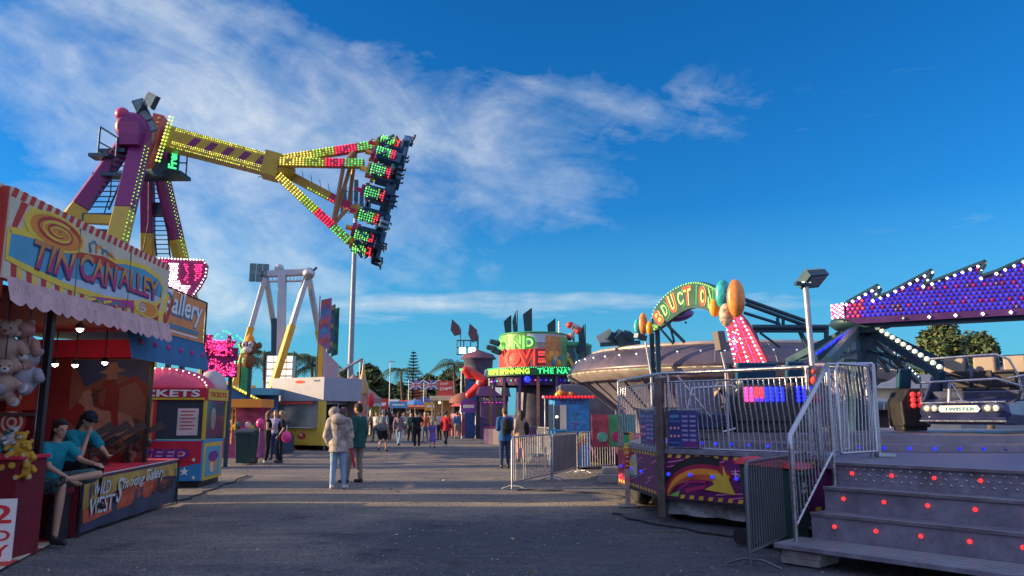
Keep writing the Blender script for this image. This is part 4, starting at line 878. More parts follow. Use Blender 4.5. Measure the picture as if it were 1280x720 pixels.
la = P(163, 172, 26.2); lb = ground_of(la, 97, 262, 25.2); leg2(la, lb, .56, RPUR, RYEL, .26, 'support_leg', rid)
ra = P(178, 172, 26.2); rb = ground_of(ra, 152, 280, 25.0); leg2(ra, rb, .56, RPUR, RYEL, .27, 'support_leg', rid, LG, V((1, 0, 0)))
fa = P(184, 205, 30.4); fb_ = ground_of(fa, 185, 300, 31.2); leg2(fa, fb_, .48, RPUR, RYEL, .24, 'support_leg', rid)
ga = P(199, 205, 30.4); gb = ground_of(ga, 222, 305, 31.4); leg2(ga, gb, .46, RPUR, RYEL, .26, 'support_leg', rid, LG, V((1, 0, 0)))
def ladder(a, b, w, n, name, par, m=TEALD, sd=V((1, 0, 0))):
    B = MB(); B.tube([a-sd*w/2, b-sd*w/2], .035, m, 5); B.tube([a+sd*w/2, b+sd*w/2], .035, m, 5)
    for i in range(n): p = lerp(a, b, (i+.5)/n); B.tube([p-sd*w/2, p+sd*w/2], .025, m, 5)
    return part(name, B, par)
ladder(P(160, 180, 25.8), P(124, 262, 25.2), .66, 13, 'ladder', rid); ladder(P(195, 222, 31), P(204, 320, 31.4), .56, 17, 'ladder', rid)
B = MB(); B.bar(P(108, 274, 25.2), P(150, 276, 25.0), .3, .3, RYEL); B.bar(P(112, 288, 25.2), P(148, 290, 25.0), .12, .12, TEALD); part('crossbar', B, rid)
for c_, s_ in ((P(143, 190, 25.8), (.9, .4, .12)), (P(138, 220, 25.6), (1.0, .5, .12)), (P(204, 262, 31.2), (.8, .5, .5)), (P(125, 272, 25.2), (1.3, .3, .25))): B = MB(); B.box(c_, s_, TEALD); part('landing', B, rid)
B = MB(); a = P(122, 196, 25.5)
for dx, hz in ((0, 1.1), (.8, 1.1)): B.tube([a+V((dx*.8, 0, 0)), a+V((dx*.8, 0, hz-dx*.5))], .035, TEALD, 6)
B.tube([a+V((0, 0, 1.1)), a+V((.64, 0, .7))], .035, TEALD, 6); B.tube([a+V((0, 0, .55)), a+V((.64, 0, .2))], .03, TEALD, 6); B.box(a+V((.15, 0, 0)), (.7, .5, .12), TEALD); part('maintenance_rail', B, rid)
# pivot housing along the axle
ax = (N1-N0).normalized(); q = ax.to_track_quat('Z', 'Y').to_matrix()
B = MB(); B.lathe([(0, -.5), (.42, -.5), (.55, -.3), (.55, 1.2), (.42, 1.3), (.42, 4.4), (.6, 4.45), (.6, 5.0), (0, 5.0)], N0+ax*.2, RPUR, 24, M=q); B.bar(P(170, 158, 26), P(168, 186, 26), .95, .7, RPUR); part('axle_housing', B, rid)
B = MB(); B.tube([P(163, 158, 26.1), P(153, 143, 25.8)], .24, RMAG, 14); B.ball(P(153, 143, 25.8), .25, RMAG, 14, 8); part('drive_motor', B, rid)
B = MB(); B.tube([P(187, 212, 29.8), P(201, 209, 29)], .38, TEALD, 14); part('drive_motor', B, rid)
def floodbank(p, nx_, ny_, s, rot, name, par, lit=.0, label=None):
    B = MB(); X = Matrix.Translation(p) @ rot.to_4x4(); B.X = X
    gl = mat('flood_glass', (.12, .18, .2), .15, var=.3)
    for i in range(nx_):
        for j in range(ny_): B.box(((i-(nx_-1)/2)*s*1.08, 0, (j-(ny_-1)/2)*s*1.08), (s, s*.35, s), TEALD); B.box(((i-(nx_-1)/2)*s*1.08, -s*.19, (j-(ny_-1)/2)*s*1.08), (s*.86, s*.03, s*.86), gl if not lit else led('flood_lit', (.85, .95, 1), lit))
    return part(name, B, par, label)
rr = Matrix.Rotation(R(30), 3, 'Z') @ Matrix.Rotation(R(-28), 3, 'Y')
floodbank(P(181, 145, 26.4), 1, 3, .40, rr, 'floodlight_bank', rid); floodbank(P(189, 126, 26.2), 1, 1, .52, Matrix.Rotation(R(-20), 3, 'Z') @ Matrix.Rotation(R(30), 3, 'Y'), 'floodlight', rid)
B = MB(); B.tube([P(166, 150, 26.1), P(181, 127, 26.2), P(186, 123, 26.2)], .05, TEALD, 6); part('floodlight_arm', B, rid)
# small platform and green script sign on the far frame
B = MB(); pc = P(203, 220, 29.6); B.box(pc, (1.9, 1.0, .14), TEALD)
for dx in (-.2, .5, .95): B.tube([pc+V((dx, 0, 0)), pc+V((dx, 0, 1.1))], .03, TEALD, 5)
for hz in (.55, 1.1): B.tube([pc+V((-.2, 0, hz)), pc+V((.95, 0, hz))], .03, TEALD, 5)
part('service_platform', B, rid)
B = MB(); sc = P(217, 198, 29.3); B.box(sc, (.42, .18, 1.15), TEALD); so_ = part('side_sign', B, rid)
B = MB(); fsg = plane_fn(sc+V((.20, -.10, -.50)), Z, (-1, 0, 0)); B.text('Freak', LGR, lambda x, y, c: fsg(x, y, c+.02), .34, 1.0, .02, .03, shear=.2); part('lettering', B, so_)
# arm
PV = P(197, 170, 28.6); C = P(480, 248, 30.4); dn = (C-PV).normalized(); L_ = (C-PV).length
HUB = P(340, 208, 29.5); hd_ = (HUB-PV).normalized()
side = V((0, 1, 0)); side = (side-hd_*side.dot(hd_)).normalized(); up_ = hd_.cross(side).normalized()
if up_.z < 0: up_ = -up_
B = MB(); w0 = .86
for i in range(9):
    a = PV+hd_*((HUB-PV).length*(i/9+.0)); b_ = PV+hd_*((HUB-PV).length*(i+1)/9); m_ = RYEL
    B.bar(a+hd_*.35 if i == 0 else a, b_, .9, w0-.015*i, RYEL, up_)
for i in range(6):
    a = PV+hd_*(1.2+i*.62*1.05); c_ = a-side*.46
    B.prism([c_-up_*.28, c_-up_*.28+hd_*.26, c_+up_*.20+hd_*.52, c_+up_*.20+hd_*.26], -side*.02, RPUR)
arm = part('swing_arm', B, rid, bev=.02)
B = MB(); n = 44
for i in range(n):
    p = PV+hd_*(.7+(i+.5)*((HUB-PV).length-1.0)/n)-side*.49
    for k in (.36, .29, -.19, -.26, -.40): B.gem(p+up_*(k-.0*i), .023, LY if (i+int(k*10)) % 3 else LG)
for i in range(14): B.gem(PV-side*.52+hd_*.5+up_*(.75-i*.14), .05, LG); B.gem(PV-side*.52+hd_*.38+up_*(.75-i*.14), .05, LY)
part('light_strip', B, arm)
B = MB(); B.bar(PV-up_*1.3-hd_*.05, PV+up_*.75-hd_*.05, .95, .42, mat('ride_coral', (.5, .09, .07), .5), hd_); 
for i in range(10): B.box(PV-side*.49+up_*(.6-i*.19), (.12, .03, .08), CYEL)
part('arm_head', B, rid, bev=.02)
B = MB(); B.bar(HUB-hd_*.32, HUB+hd_*.32, 1.0, 1.0, RYEL, up_); B.ball(HUB+hd_*.45, .5, RYEL, 14, 8); part('arm_junction', B, rid, bev=.03)
# spokes
RG = 2.2
s2_ = V((0, 1, 0)); s2_ = (s2_-dn*s2_.dot(dn)).normalized(); u2 = dn.cross(s2_).normalized()
if u2.z < 0: u2 = -u2
def ringpt(t, r=RG, d=0.): return C+(u2*cos(t)+s2_*sin(t))*r+dn*d
spk = [(.22, 0.0), (.95, 1.0), (2.25, 1.0), (2.92, 0)]
ends = [P(474, 181, 29.6), P(455, 205, 29.2), P(462, 272, 30.6), P(437, 302, 29.9)]
starts = [P(352, 200, 29.5), P(350, 203, 29.1), P(352, 214, 29.9), P(348, 220, 29.3)]
ring_mid = []
for i, (a, b_) in enumerate(zip(starts, ends)):
    d = (b_-a).normalized(); l = (b_-a).length; s = d.cross(V((0, 1, 0))).normalized()
    B = MB()
    for t0, t1, m_ in ((0, .55, RYEL), (.55, .78, RMAG), (.78, 1, RYEL)): B.bar(a+d*l*t0, a+d*l*t1, .30, .34, m_, -s)
    o = part('spoke', B, rid, bev=.015)
    B = MB(); n = int(l/.125)
    for j in range(n):
        t = (j+.5)/n; m_ = LY if t < .32 else (LG if t < .55 else (LR if t < .78 else LGR))
        if i == 2 and t < .3: continue
        for k in (-.13, -.04, .05, .14): 
            if i == 2 and k > -.1: continue
            B.gem(a+d*l*t+s*k*1.0+V((0, -.17, 0)), .033, m_)
    part('light_strip', B, o); ring_mid.append(lerp(a, b_, .76))
for i, j in ((0, 3), (0, 1), (1, 3), (2, 3), (0, 2)):
    B = MB(); B.tube([ring_mid[i], ring_mid[j]], .085, mat('ride_bronze', (.34, .20, .10), .5, .3, var=.2), 8); part('brace', B, rid)
B = MB()
for i in range(7):
    p = lerp(starts[2], ends[2], .25+i*.1); B.tube([p, p+V((-.1, 0, .55))], .012, BLK, 4)
part('cable_pins', B, rid)
# gondola ring: carriers with seats facing outwards
gon = MB(); gon.lathe([(RG-.35, .0), (RG-.35, .35), (RG-.1, .35), (RG-.1, 0), (RG-.35, 0)], C, NAVB, 40, M=Matrix((u2, s2_, dn)).transposed()); part('gondola_ring', gon, rid)
SEATC = [RYEL, RMAG]
rnd = random.Random(5)
rider0 = None
for k in range(16):
    t = 2*PI*(k+.5)/16; rad = (u2*cos(t)+s2_*sin(t)); tan = (-u2*sin(t)+s2_*cos(t)); o_ = C+rad*RG
    Mx = Matrix((tan, -rad*-1., -dn)).transposed()   # local x tangent, y outward, z towards the pivot
    X = Matrix.Translation(o_) @ Mx.to_4x4() @ Matrix.Scale(.92, 4)
    B = MB(X); B.box((0, .05, .10), (.62, .16, 1.15), NAVB); B.box((0, .30, -.40), (.58, .5, .14), NAVB)
    for q in (-1, 1): B.cap((q*.20, .10, .66), (q*.20, .42, .30), .06, .05, NAVB, 6)
    st_ = part('seat', B, rid)
    B = MB(X); B.box((0, -.0, .84), (.50, .34, .16), SEATC[k % 2]); B.box((0, -.05, 1.02), (.16, .14, .34), SEATC[(k // 2) % 2]); part('head_block', B, st_)
    B = MB(X)
    B.box((0, .22, .36), (.36, .14, .92), NAVB)
    for q in range(3):
        for r_ in range(8): B.gem((-.11+q*.11, .305, -.02+.105*r_), .040, LR if r_ < 2 else (LG if (q+r_) % 2 else LGR))
    for q in range(2):
        for r_ in range(8):
            for s_ in (-1, 1): B.gem((s_*.195, .18+q*.08, -.02+.105*r_), .034, LR if r_ < 2 else (LG if (q+r_) % 2 else LGR))
    part('seat_lights', B, st_)
# riders hanging in the seats
RC = [((.35, .03, .06), 'red'), ((.03, .05, .12), 'navy'), ((.35, .25, .05), 'mustard'), ((.02, .02, .03), 'black')]
rprot = []
for k in range(16):
    t = 2*PI*(k+.5)/16
    rad = (u2*cos(t)+s2_*sin(t)); tan = (-u2*sin(t)+s2_*cos(t))
    Mx = Matrix((tan, rad, -dn)).transposed(); X = Matrix.Translation(C+rad*(RG+.15)-(-dn)*1.02) @ Mx.to_4x4()
    if k in (4, 13): continue
    if len(rprot) < 4:
        i = len(rprot)
        o = person('rider in %s top strapped in the pendulum gondola with legs dangling' % RC[i][1], (0, 0, 0), 0, 1.7,
            J=dict(kR=(.12, .40, .93), aR=(.12, .45, .55), kL=(-.12, .36, .95), aL=(-.12, .42, .58), eR=(.22, .12, 1.2), wR=(.14, .28, 1.32), eL=(-.22, .12, 1.2), wL=(-.14, .28, 1.32)),
            top=cloth('rider_'+RC[i][1], RC[i][0]), low=[BLACK, DEND, DENIM, NAVY][i], vox=.03, hair=[HAIRD, HAIRF, HAIRB, HAIRD][i], M=X, group='riders in the pendulum gondola, %s tops' % RC[i][1])
        rprot.append(o)
    else:
        dup(rprot[k % 4], None, X @ Matrix.Scale(.9, 4))
# scenery panel of the ride: bulb lettering above the stall roofs
def bulbsign(name, label, o, u, v, n, outline, inner, edge, rim, par=None, dep=.12, body=BLK, loc=None):
    fn = plane_fn(o, u, v, n)
    return fn
sg0 = P(197, 372, 17.5); fA = plane_fn(sg0, (.97, .24, 0), Z, (.24, -.97, 0))
def in_poly(x, y, pl):
    c = False; j = len(pl)-1
    for i in range(len(pl)):
        if (pl[i][1] > y) != (pl[j][1] > y) and x < (pl[j][0]-pl[i][0])*(y-pl[i][1])/(pl[j][1]-pl[i][1])+pl[i][0]: c = not c
        j = i
    return c
sA = thing('bulb_sign', 'magenta bulb covered sign with rounded top rising above the orange Gallery sign', 'sign', (sg0.x+.5, sg0.y, 0))
ol = [(-.05, .95), (.95, .95), (1.05, .82), (1.03, .55), (.92, .30), (.80, .10), (.68, -.1), (.55, -.22), (.3, -.22), (.1, .3)]
B = MB(); PKB = mat('sign_magenta', (.28, .015, .10), .5); B.prism([fA(x, y, 0) for x, y in ol], fA(0, 0, -.15)-fA(0, 0, 0), PKB); bo = part('board', B, sA)
B = MB()
for i in range(len(ol)):
    a, b_ = ol[i], ol[(i+1) % len(ol)]; l = math.hypot(a[0]-b_[0], a[1]-b_[1]); n = max(1, int(l/.07))
    for j in range(n): B.gem(fA(lerp(a[0], b_[0], j/n)*.96+.02, lerp(a[1], b_[1], j/n)*.96+.02, .03), .022, LWH)
for i in range(24):
    for j in range(22):
        x, y = -.05+i*.047+(j % 2)*.02, -.18+j*.052
        if in_poly(x, y, [(.18, .86), (.42, .86), (.40, .45), (.52, .30), (.68, .30), (.62, .0), (.30, -.1), (.22, .2)]): B.gem(fA(x, y, .03), .021, LWH)
        elif in_poly(x, y, [(.50, .86), (.94, .86), (.92, .55), (.72, .36), (.5, .42), (.62, .6)]) and abs(x+y*.1-.76) > .07: B.gem(fA(x, y, .03), .022, LPK)
        elif in_poly(x, y, [(-.04, .88), (.14, .88), (.12, .55)]): B.gem(fA(x, y, .03), .02, LPK)
part('light_bulbs', B, bo)
B = MB()
for x in (.3, .6): B.bar(fA(x, -.2, -.2), V((fA(x, 0, -.2).x, fA(x, 0, -.2).y, 0)), .1, .1, TEALD)
part('mast', B, sA)
# pink script sign with green halo
sg1 = P(252, 465, 23.0); fB = plane_fn(sg1, (.98, .2, 0), Z, (.2, -.98, 0))
sB = thing('bulb_script_sign', 'pink bulb lit script sign with green bulb halo beside the white tent', 'sign', (sg1.x+.5, sg1.y, 0))
B = MB()
for s_, x0, y0, h_, w_, r_ in (('Freak', -.02, .50, .62, .95, 0), ('Out', .02, -.12, .52, .95, 0)):
    B.text(s_, PKB, lambda x, y, c: fB(x0+x, y0+y+x*.0, c), h_, w_, .10, .08, .92, shear=.1)
B.bar(fB(-.05, .3, -.08), fB(1.0, .3, -.08), .06, .9, RPUR); bo = part('board', B, sB)
B = MB()
for s_, x0, y0, h_, w_, m_ in (('Freak', -.02, .50, .62, .95, LPK), ('Out', .02, -.12, .52, .95, led('led_rose', (1, .08, .35), 1.6))):
    vs, fs, asp = text_mesh(s_, .1, .08, .92)
    for f in fs:
        x = sum(vs[k][0] for k in f)/len(f)*w_; y = sum(vs[k][1] for k in f)/len(f)*h_
        if len(f) == 3 or len(f) > 4 or 1: B.gem(fB(x0+x+y*.1, y0+y, .07), .022, m_)
rg = random.Random(4)
for i in range(30):
    a_ = -1.2+i*.12; r_ = rg.uniform(.42, .62); B.gem(fB(.62+r_*cos(a_), .62+r_*1.05*sin(a_), .02), .03, LGR)
for i in range(8): B.gem(fB(-.05+i*.04, -.22-.01*i, .02), .03, LGR)
part('light_bulbs', B, bo)
B = MB()
for x in (.2, .8): B.bar(fB(x, 0, -.25), V((fB(x, 0, -.25).x, fB(x, 0, -.25).y, 0)), .1, .1, TEALD)
part('mast', B, sB)

# --- second ride: white and yellow A-frames with a counterweighted boom
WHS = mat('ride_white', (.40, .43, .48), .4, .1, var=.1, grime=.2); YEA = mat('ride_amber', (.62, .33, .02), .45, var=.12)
r2 = thing('boom_ride', 'tall white and amber A-frame ride with upright white boom', 'fairground ride', (P(350, 518, 45).x, 45, 0))
for (px0, py0, Y0, px1, py1, Y1) in ((331, 348, 43, 299, 462, 42.5), (333, 350, 43.6, 350, 452, 46.5), (384, 345, 43, 352, 448, 42.0), (386, 347, 43.6, 405, 450, 46)):
    a = P(px0, py0, Y0); b_ = ground_of(a, px1, py1, Y1); B = MB(); q = lerp(a, b_, .32)
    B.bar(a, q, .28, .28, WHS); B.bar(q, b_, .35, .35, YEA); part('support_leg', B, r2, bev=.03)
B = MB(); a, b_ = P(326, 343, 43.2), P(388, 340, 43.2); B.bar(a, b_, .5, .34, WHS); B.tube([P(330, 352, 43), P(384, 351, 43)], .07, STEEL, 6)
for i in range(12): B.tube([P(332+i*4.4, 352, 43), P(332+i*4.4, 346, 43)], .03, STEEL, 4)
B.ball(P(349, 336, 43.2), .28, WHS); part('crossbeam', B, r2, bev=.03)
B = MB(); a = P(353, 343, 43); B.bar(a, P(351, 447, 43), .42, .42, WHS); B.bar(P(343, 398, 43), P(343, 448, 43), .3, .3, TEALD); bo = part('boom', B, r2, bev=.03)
B = MB(); pb = P(351, 466, 42.6); B.box(pb, (1.5, .5, 1.9), STEEL)
for i in range(4):
    for j in range(5): B.box(pb+V(((i-1.5)*.36, -.27, (j-2)*.38)), (.30, .04, .30), led('flood_warm', (1, .93, .75), .8))
part('lamp_panel', B, r2)
floodbank(P(324, 341, 42.9), 3, 3, .33, Matrix.Rotation(R(15), 3, 'Z'), 'floodlight_bank', r2)
B = MB(); B.tube([P(388, 342, 43), P(396, 334, 43)], .07, TEALD, 6); B.ball(P(386, 342, 42.8), .35, STEEL, 10, 7); part('antenna', B, r2)
B = MB(); p = P(353, 520, 43); B.box((p.x, 44.3, .5), (8, 4, .9), STEEL); part('platform', B, r2)

# --- tall light pole with aerials
lp = P(436, 518, 70); pl_ = thing('mobile_mast', 'very tall grey pole with telephone aerials beyond the swinging gondola', 'mast', (lp.x, 70, 0))
B = MB(); zt = P(440, 236, 70).z; B.tube([(lp.x, 70, 0), (lp.x, 70, zt)], .29, mat('mast_grey', (.19, .23, .27), .5, .2), 14, .18); part('pole', B, pl_)
for dx, dz, h_ in ((-1.1, -.6, 1.9), (1.1, -.7, 2.4), (0, -.2, 2.0), (.55, -1.0, 1.6), (-.5, -1.2, 1.6), (1.25, -2.2, 1.6), (-1.2, -2.0, 1.3)):
    B = MB(); B.box((lp.x+dx, 69.8, zt+dz), (.34, .3, h_), TEALD); part('aerial_panel', B, pl_)
B = MB()
for dz in (-.3, -1.6, -2.4): B.tube([(lp.x-1.2, 69.9, zt+dz), (lp.x+1.25, 69.9, zt+dz)], .06, STEEL, 5)
part('aerial_bracket', B, pl_)
# --- feather banners, pale board
for i, (px0, px1, yt, yb, cols, l) in enumerate(((397, 412, 372, 438, ((.25, .12, .30), (.45, .10, .08), (.05, .22, .40)), 'nearest banner printed red, violet and blue'), (409, 417, 380, 443, ((.03, .12, .16), (.35, .30, .06), (.05, .2, .1)), 'middle banner in dark teal and yellow'), (414, 422, 384, 446, ((.02, .08, .06), (.03, .20, .10), (.03, .06, .18)), 'farthest banner in dark green'))):
    Y = 37+i*.6; a, b_ = P(px0, yb, Y), P(px1, yb, Y); top = P((px0+px1)/2, yt, Y).z; w_ = b_.x-a.x; h_ = top-a.z
    t_ = thing('feather_banner', 'tall vertical '+l, 'banner', (a.x, Y, 0), 0, 'tall banners by the white trailer')
    f_ = plane_fn((a.x, Y, a.z), (1, .15, 0), Z, (0, -1, 0)); B = MB(); B.poly2([(0, 0), (w_, .12), (w_, h_), (w_*.15, h_-.12)], f_, mat('flag_%d0' % i, cols[0], .7, var=.4, vs=2), .03)
    for k in range(5):
        y = h_*(.05+.18*k); B.poly2([(w_*.1, y), (w_*.55, y+.3), (w_*.9, y+.2), (w_*.7, y+.55), (w_*.2, y+.4)], lambda x, y, z=0.: f_(x, y, z+.032), mat('flag_%d%d' % (i, 1+k % 2), cols[1+k % 2], .7, var=.4, vs=2), .01)
    part('flag', B, t_); B = MB(); B.tube([(a.x, Y+.02, 0), (a.x, Y+.02, top+.1)], .03, BLK, 6); part('pole', B, t_)
# --- white and yellow food trailer
T0 = P(336, 560, 35.5); T1 = P(402, 560, 34.0); tl = thing('food_trailer', 'white topped yellow food trailer with long serving window', 'food trailer', (T0.x+1.2, 35.5, 0))
u_ = V((T1.x-T0.x, T1.y-T0.y, 0)); tw = u_.length; u_.normalize(); ft = plane_fn((T0.x, T0.y, 0), u_, Z, (u_.y, -u_.x, 0)); bk_ = -V((u_.y, -u_.x, 0))
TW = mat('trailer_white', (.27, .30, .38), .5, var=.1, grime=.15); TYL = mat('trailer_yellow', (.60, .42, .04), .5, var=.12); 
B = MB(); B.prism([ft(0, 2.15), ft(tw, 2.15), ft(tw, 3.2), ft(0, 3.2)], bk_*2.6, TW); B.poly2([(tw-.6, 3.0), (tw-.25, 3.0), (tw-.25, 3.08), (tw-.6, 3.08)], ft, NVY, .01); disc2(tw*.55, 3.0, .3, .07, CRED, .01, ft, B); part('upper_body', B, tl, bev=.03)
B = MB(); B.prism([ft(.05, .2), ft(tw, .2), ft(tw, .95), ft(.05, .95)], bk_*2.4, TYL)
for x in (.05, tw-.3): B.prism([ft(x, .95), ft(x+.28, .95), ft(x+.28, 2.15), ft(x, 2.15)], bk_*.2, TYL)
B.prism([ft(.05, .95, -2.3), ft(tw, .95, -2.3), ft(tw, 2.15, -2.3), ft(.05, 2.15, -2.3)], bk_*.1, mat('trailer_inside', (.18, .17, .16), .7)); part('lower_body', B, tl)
B = MB(); B.poly2([(.33, .95), (tw-.3, .95), (tw-.3, 2.15), (.33, 2.15)], lambda x, y, z=0.: ft(x, y, z-.08), mat('glass_pale', (.12, .15, .16), .08, var=.2, spec=.8), .01); part('glass_pane', B, tl)
B = MB(); B.poly2([(.6, 2.0), (tw-.6, 2.0), (tw-.6, 2.12), (.6, 2.12)], ft, CRED, .02); part('price_strip', B, tl)
for x, c in ((.15, CRED), (.9, CRIM), (1.65, CRED)): B = MB(); B.poly2([(x, .28), (x+.7, .28), (x+.7, .9), (x, .9)], ft, TYL, .03); disc2(x+.35, .6, .26, .16, c, .035, ft, B); disc2(x+.3, .66, .1, .06, CANV, .04, ft, B); part('menu_board', B, tl)
B = MB(); B.prism([ft(.1, .95, .25), ft(tw-.3, .95, .25), ft(tw-.3, .95, 0), ft(.1, .95, 0)], Z*.04, STEEL); part('counter_shelf', B, tl)
for x in (.6, 1.9):
    B = MB(); B.lathe([(.3, 0), (.33, .12), (.33, .2), (.12, .25), (0, .25)], ft(x, .08, -1.2), BLK, 16, M=Matrix.Rotation(PI/2, 3, 'X')); part('wheel', B, tl)
# dark side stall right of it with pale board above
S0 = P(404, 556, 34.6); sd_ = thing('side_stall', 'open fronted dark stall under a pale pink board next to the white trailer', 'stall', (S0.x+.5, 35.5, 0))
fs3 = plane_fn((S0.x, S0.y, 0), (.35, .94, 0), Z, (.94, -.35, 0)); 
B = MB(); B.prism([fs3(0, 2.0), fs3(2.6, 2.0), fs3(2.6, 2.4), fs3(0, 3.0)], fs3(0, 0, -1.5)-fs3(0, 0, 0), TW); part('canopy', B, sd_)
B = MB(); B.prism([fs3(.1, .0), fs3(2.4, .0), fs3(2.4, .9), fs3(.1, .9)], fs3(0, 0, -.4)-fs3(0, 0, 0), BLK); B.prism([fs3(0, 0, -1.4), fs3(2.6, 0, -1.4), fs3(2.6, 2.4, -1.4), fs3(0, 2.4, -1.4)], fs3(0, 0, -.1)-fs3(0, 0, 0), DRED); part('counter', B, sd_)
for x in (.03, 1.0, 2.5): B = MB(); B.tube([fs3(x, 0, .03), fs3(x, 2.1, .03)], .04, STEEL); part('post', B, sd_)
a, b_ = P(403, 474, 36.6), P(421, 474, 37.6); zz = P(403, 437, 36.6).z
B = MB(); B.prism([a, b_, V((b_.x, b_.y, zz-.6)), V((a.x, a.y, zz))], V((0, .06, 0)), mat('board_pink', (.42, .28, .30), .7, var=.12)); B.prism([a-V((.25, 0, 0)), a-V((.02, 0, 0)), V((a.x-.02, a.y, zz+.1)), V((a.x-.25, a.y, zz+.3))], V((0, .06, 0)), YEA)
for q in (a, b_): B.tube([(q.x, q.y+.1, 0), (q.x, q.y+.1, zz-.7)], .05, STEEL, 6)
solo('back_board', B, 'blank pale pink board with amber edge above the dark stall', 'board', (a.x, a.y, 0))
# --- blue slanted awning, white tent, yellow gates, monkey figure
aw = thing('striped_awning_ride', 'low ride with sloping blue awning edged in yellow bulbs', 'fairground ride', (P(290, 518, 31).x, 31, 0))
B = MB(); q = [P(255, 464, 29), P(335, 506, 31), P(335, 520, 31), P(255, 494, 29)]; B.prism(q, V((-.5, 2.2, 0)), AWB); ao = part('awning', B, aw)
B = MB(); B.bar(q[0]-V((0, .05, 0)), q[1]-V((0, .05, 0)), .06, .12, CYEL)
for i in range(24): B.gem(lerp(q[0], q[1], i/23)-V((0, .12, -.02)), .05, LY)
part('edge_lights', B, ao)
for (px, py) in ((262, 484), (297, 500), (330, 514)): B = MB(); t_ = P(px, py, 30); B.tube([(t_.x, 30, 0), t_], .05, STEEL); part('post', B, aw)
B = MB(); a = P(285, 518, 30.5); B.box((a.x, 31.6, .35), (4.2, 1.8, .7), mat('panel_dark_blue', (.02, .04, .10), .5, var=.4)); part('platform', B, aw)
B = MB(); tt = P(272, 478, 34); 
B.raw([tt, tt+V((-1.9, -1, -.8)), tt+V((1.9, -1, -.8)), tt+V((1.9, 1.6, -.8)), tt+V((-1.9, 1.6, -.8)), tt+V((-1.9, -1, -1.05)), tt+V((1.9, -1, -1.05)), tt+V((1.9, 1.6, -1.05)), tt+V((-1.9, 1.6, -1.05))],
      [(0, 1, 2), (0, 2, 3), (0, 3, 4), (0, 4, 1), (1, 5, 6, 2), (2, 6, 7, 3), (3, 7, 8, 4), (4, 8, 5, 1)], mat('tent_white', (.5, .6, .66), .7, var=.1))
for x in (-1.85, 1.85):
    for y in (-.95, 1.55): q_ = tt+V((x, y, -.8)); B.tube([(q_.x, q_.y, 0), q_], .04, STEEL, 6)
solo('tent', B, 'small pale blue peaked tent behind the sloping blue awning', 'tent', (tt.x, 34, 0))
gt = thing('queue_gate', 'cluster of yellow and purple turnstile rails beside the ticket booth', 'gate', (P(285, 560, 22.5).x, 22.5, 0))
for i in range(9):
    B = MB(); p = G(270+i*4.7, 574-i*1.2, 0); h_ = 1.5+.25*(i % 3); m_ = [YEA, RPUR, STEEL][i % 3]
    B.tube([p, p+Z*h_], .035, m_, 8); B.tube([p+Z*h_, p+V((.32, .1, h_+.1)), p+V((.34, .1, .5))], .03, YEA, 6); part('rail_post', B, gt)
B = MB()
for z_ in (.5, 1.0, 1.5, 1.9): p, q_ = G(268, 574, 0), G(312, 566, 0); B.tube([p+Z*z_, q_+Z*z_], .03, [YEA, STEEL][int(z_*2) % 2], 6)
B.bar(G(270, 570)+Z*2.15, G(311, 566)+Z*2.15, .1, .3, YEA); part('top_bar', B, gt)
B = MB(); p = G(313, 560, 0); B.bar(p, p+Z*2.9, .16, .16, YEA); B.tube([p+Z*.9, p+V((.9, 0, .3))], .04, STEEL); solo('yellow_post', B, 'thick amber post rising between turnstiles and blue awning', 'post', (p.x, p.y, 0))
mk_ = P(312, 434, 29.5); mo = thing('monkey_figure', 'brown monkey head figure with pale face topping the awning ride', 'figure', (mk_.x, mk_.y, mk_.z-.5))
BRN = mat('monkey_brown', (.16, .07, .03), .8, var=.2); FCE = mat('monkey_face', (.55, .50, .48), .6)
B = MB(); B.ball(mk_, (.30, .27, .30), BRN, 16, 12)
for q_ in (-1, 1): B.ball(mk_+V((q_*.36, .02, .06)), (.12, .07, .14), BRN, 10, 8)
B.ball(mk_-Z*.52, (.27, .25, .30), BRN, 14, 10); B.lathe([(.2, .22), (.14, .4), (0, .56)], mk_, CORG, 14); part('head', B, mo)
B = MB()
for q_ in (-1, 1): B.ball(mk_+V((q_*.12, -.24, .08)), (.11, .09, .13), FCE, 10, 8)
B.ball(mk_+V((0, -.25, -.12)), (.19, .12, .13), FCE, 12, 8); part('face', B, mo)
for q_ in (-1, 1): B = MB(); B.ball(mk_+V((q_*.12, -.33, .08)), .04, NVY, 8, 6); part('eye', B, mo)
B = MB(); B.bar((mk_.x, mk_.y+.2, 0), (mk_.x, mk_.y+.2, mk_.z-.4), .12, .12, TEALD); part('post', B, mo)
q = P(298, 500, 33); t_ = thing('pennant', 'tall narrow green pennant behind the blue sloping awning', 'banner', (q.x, 33, 0)); zt_ = P(298, 447, 33).z
B = MB(); B.prism([(q.x, 33, q.z-.2), (q.x+.55, 33, q.z-.2), (q.x+.42, 33, zt_-.4), (q.x+.08, 33, zt_)], V((0, .04, 0)), mat('pennant_green', (.03, .30, .09), .7, var=.3)); part('flag', B, t_); B = MB(); B.tube([(q.x, 33.05, 0), (q.x, 33.05, zt_)], .03, BLK, 5); part('pole', B, t_)
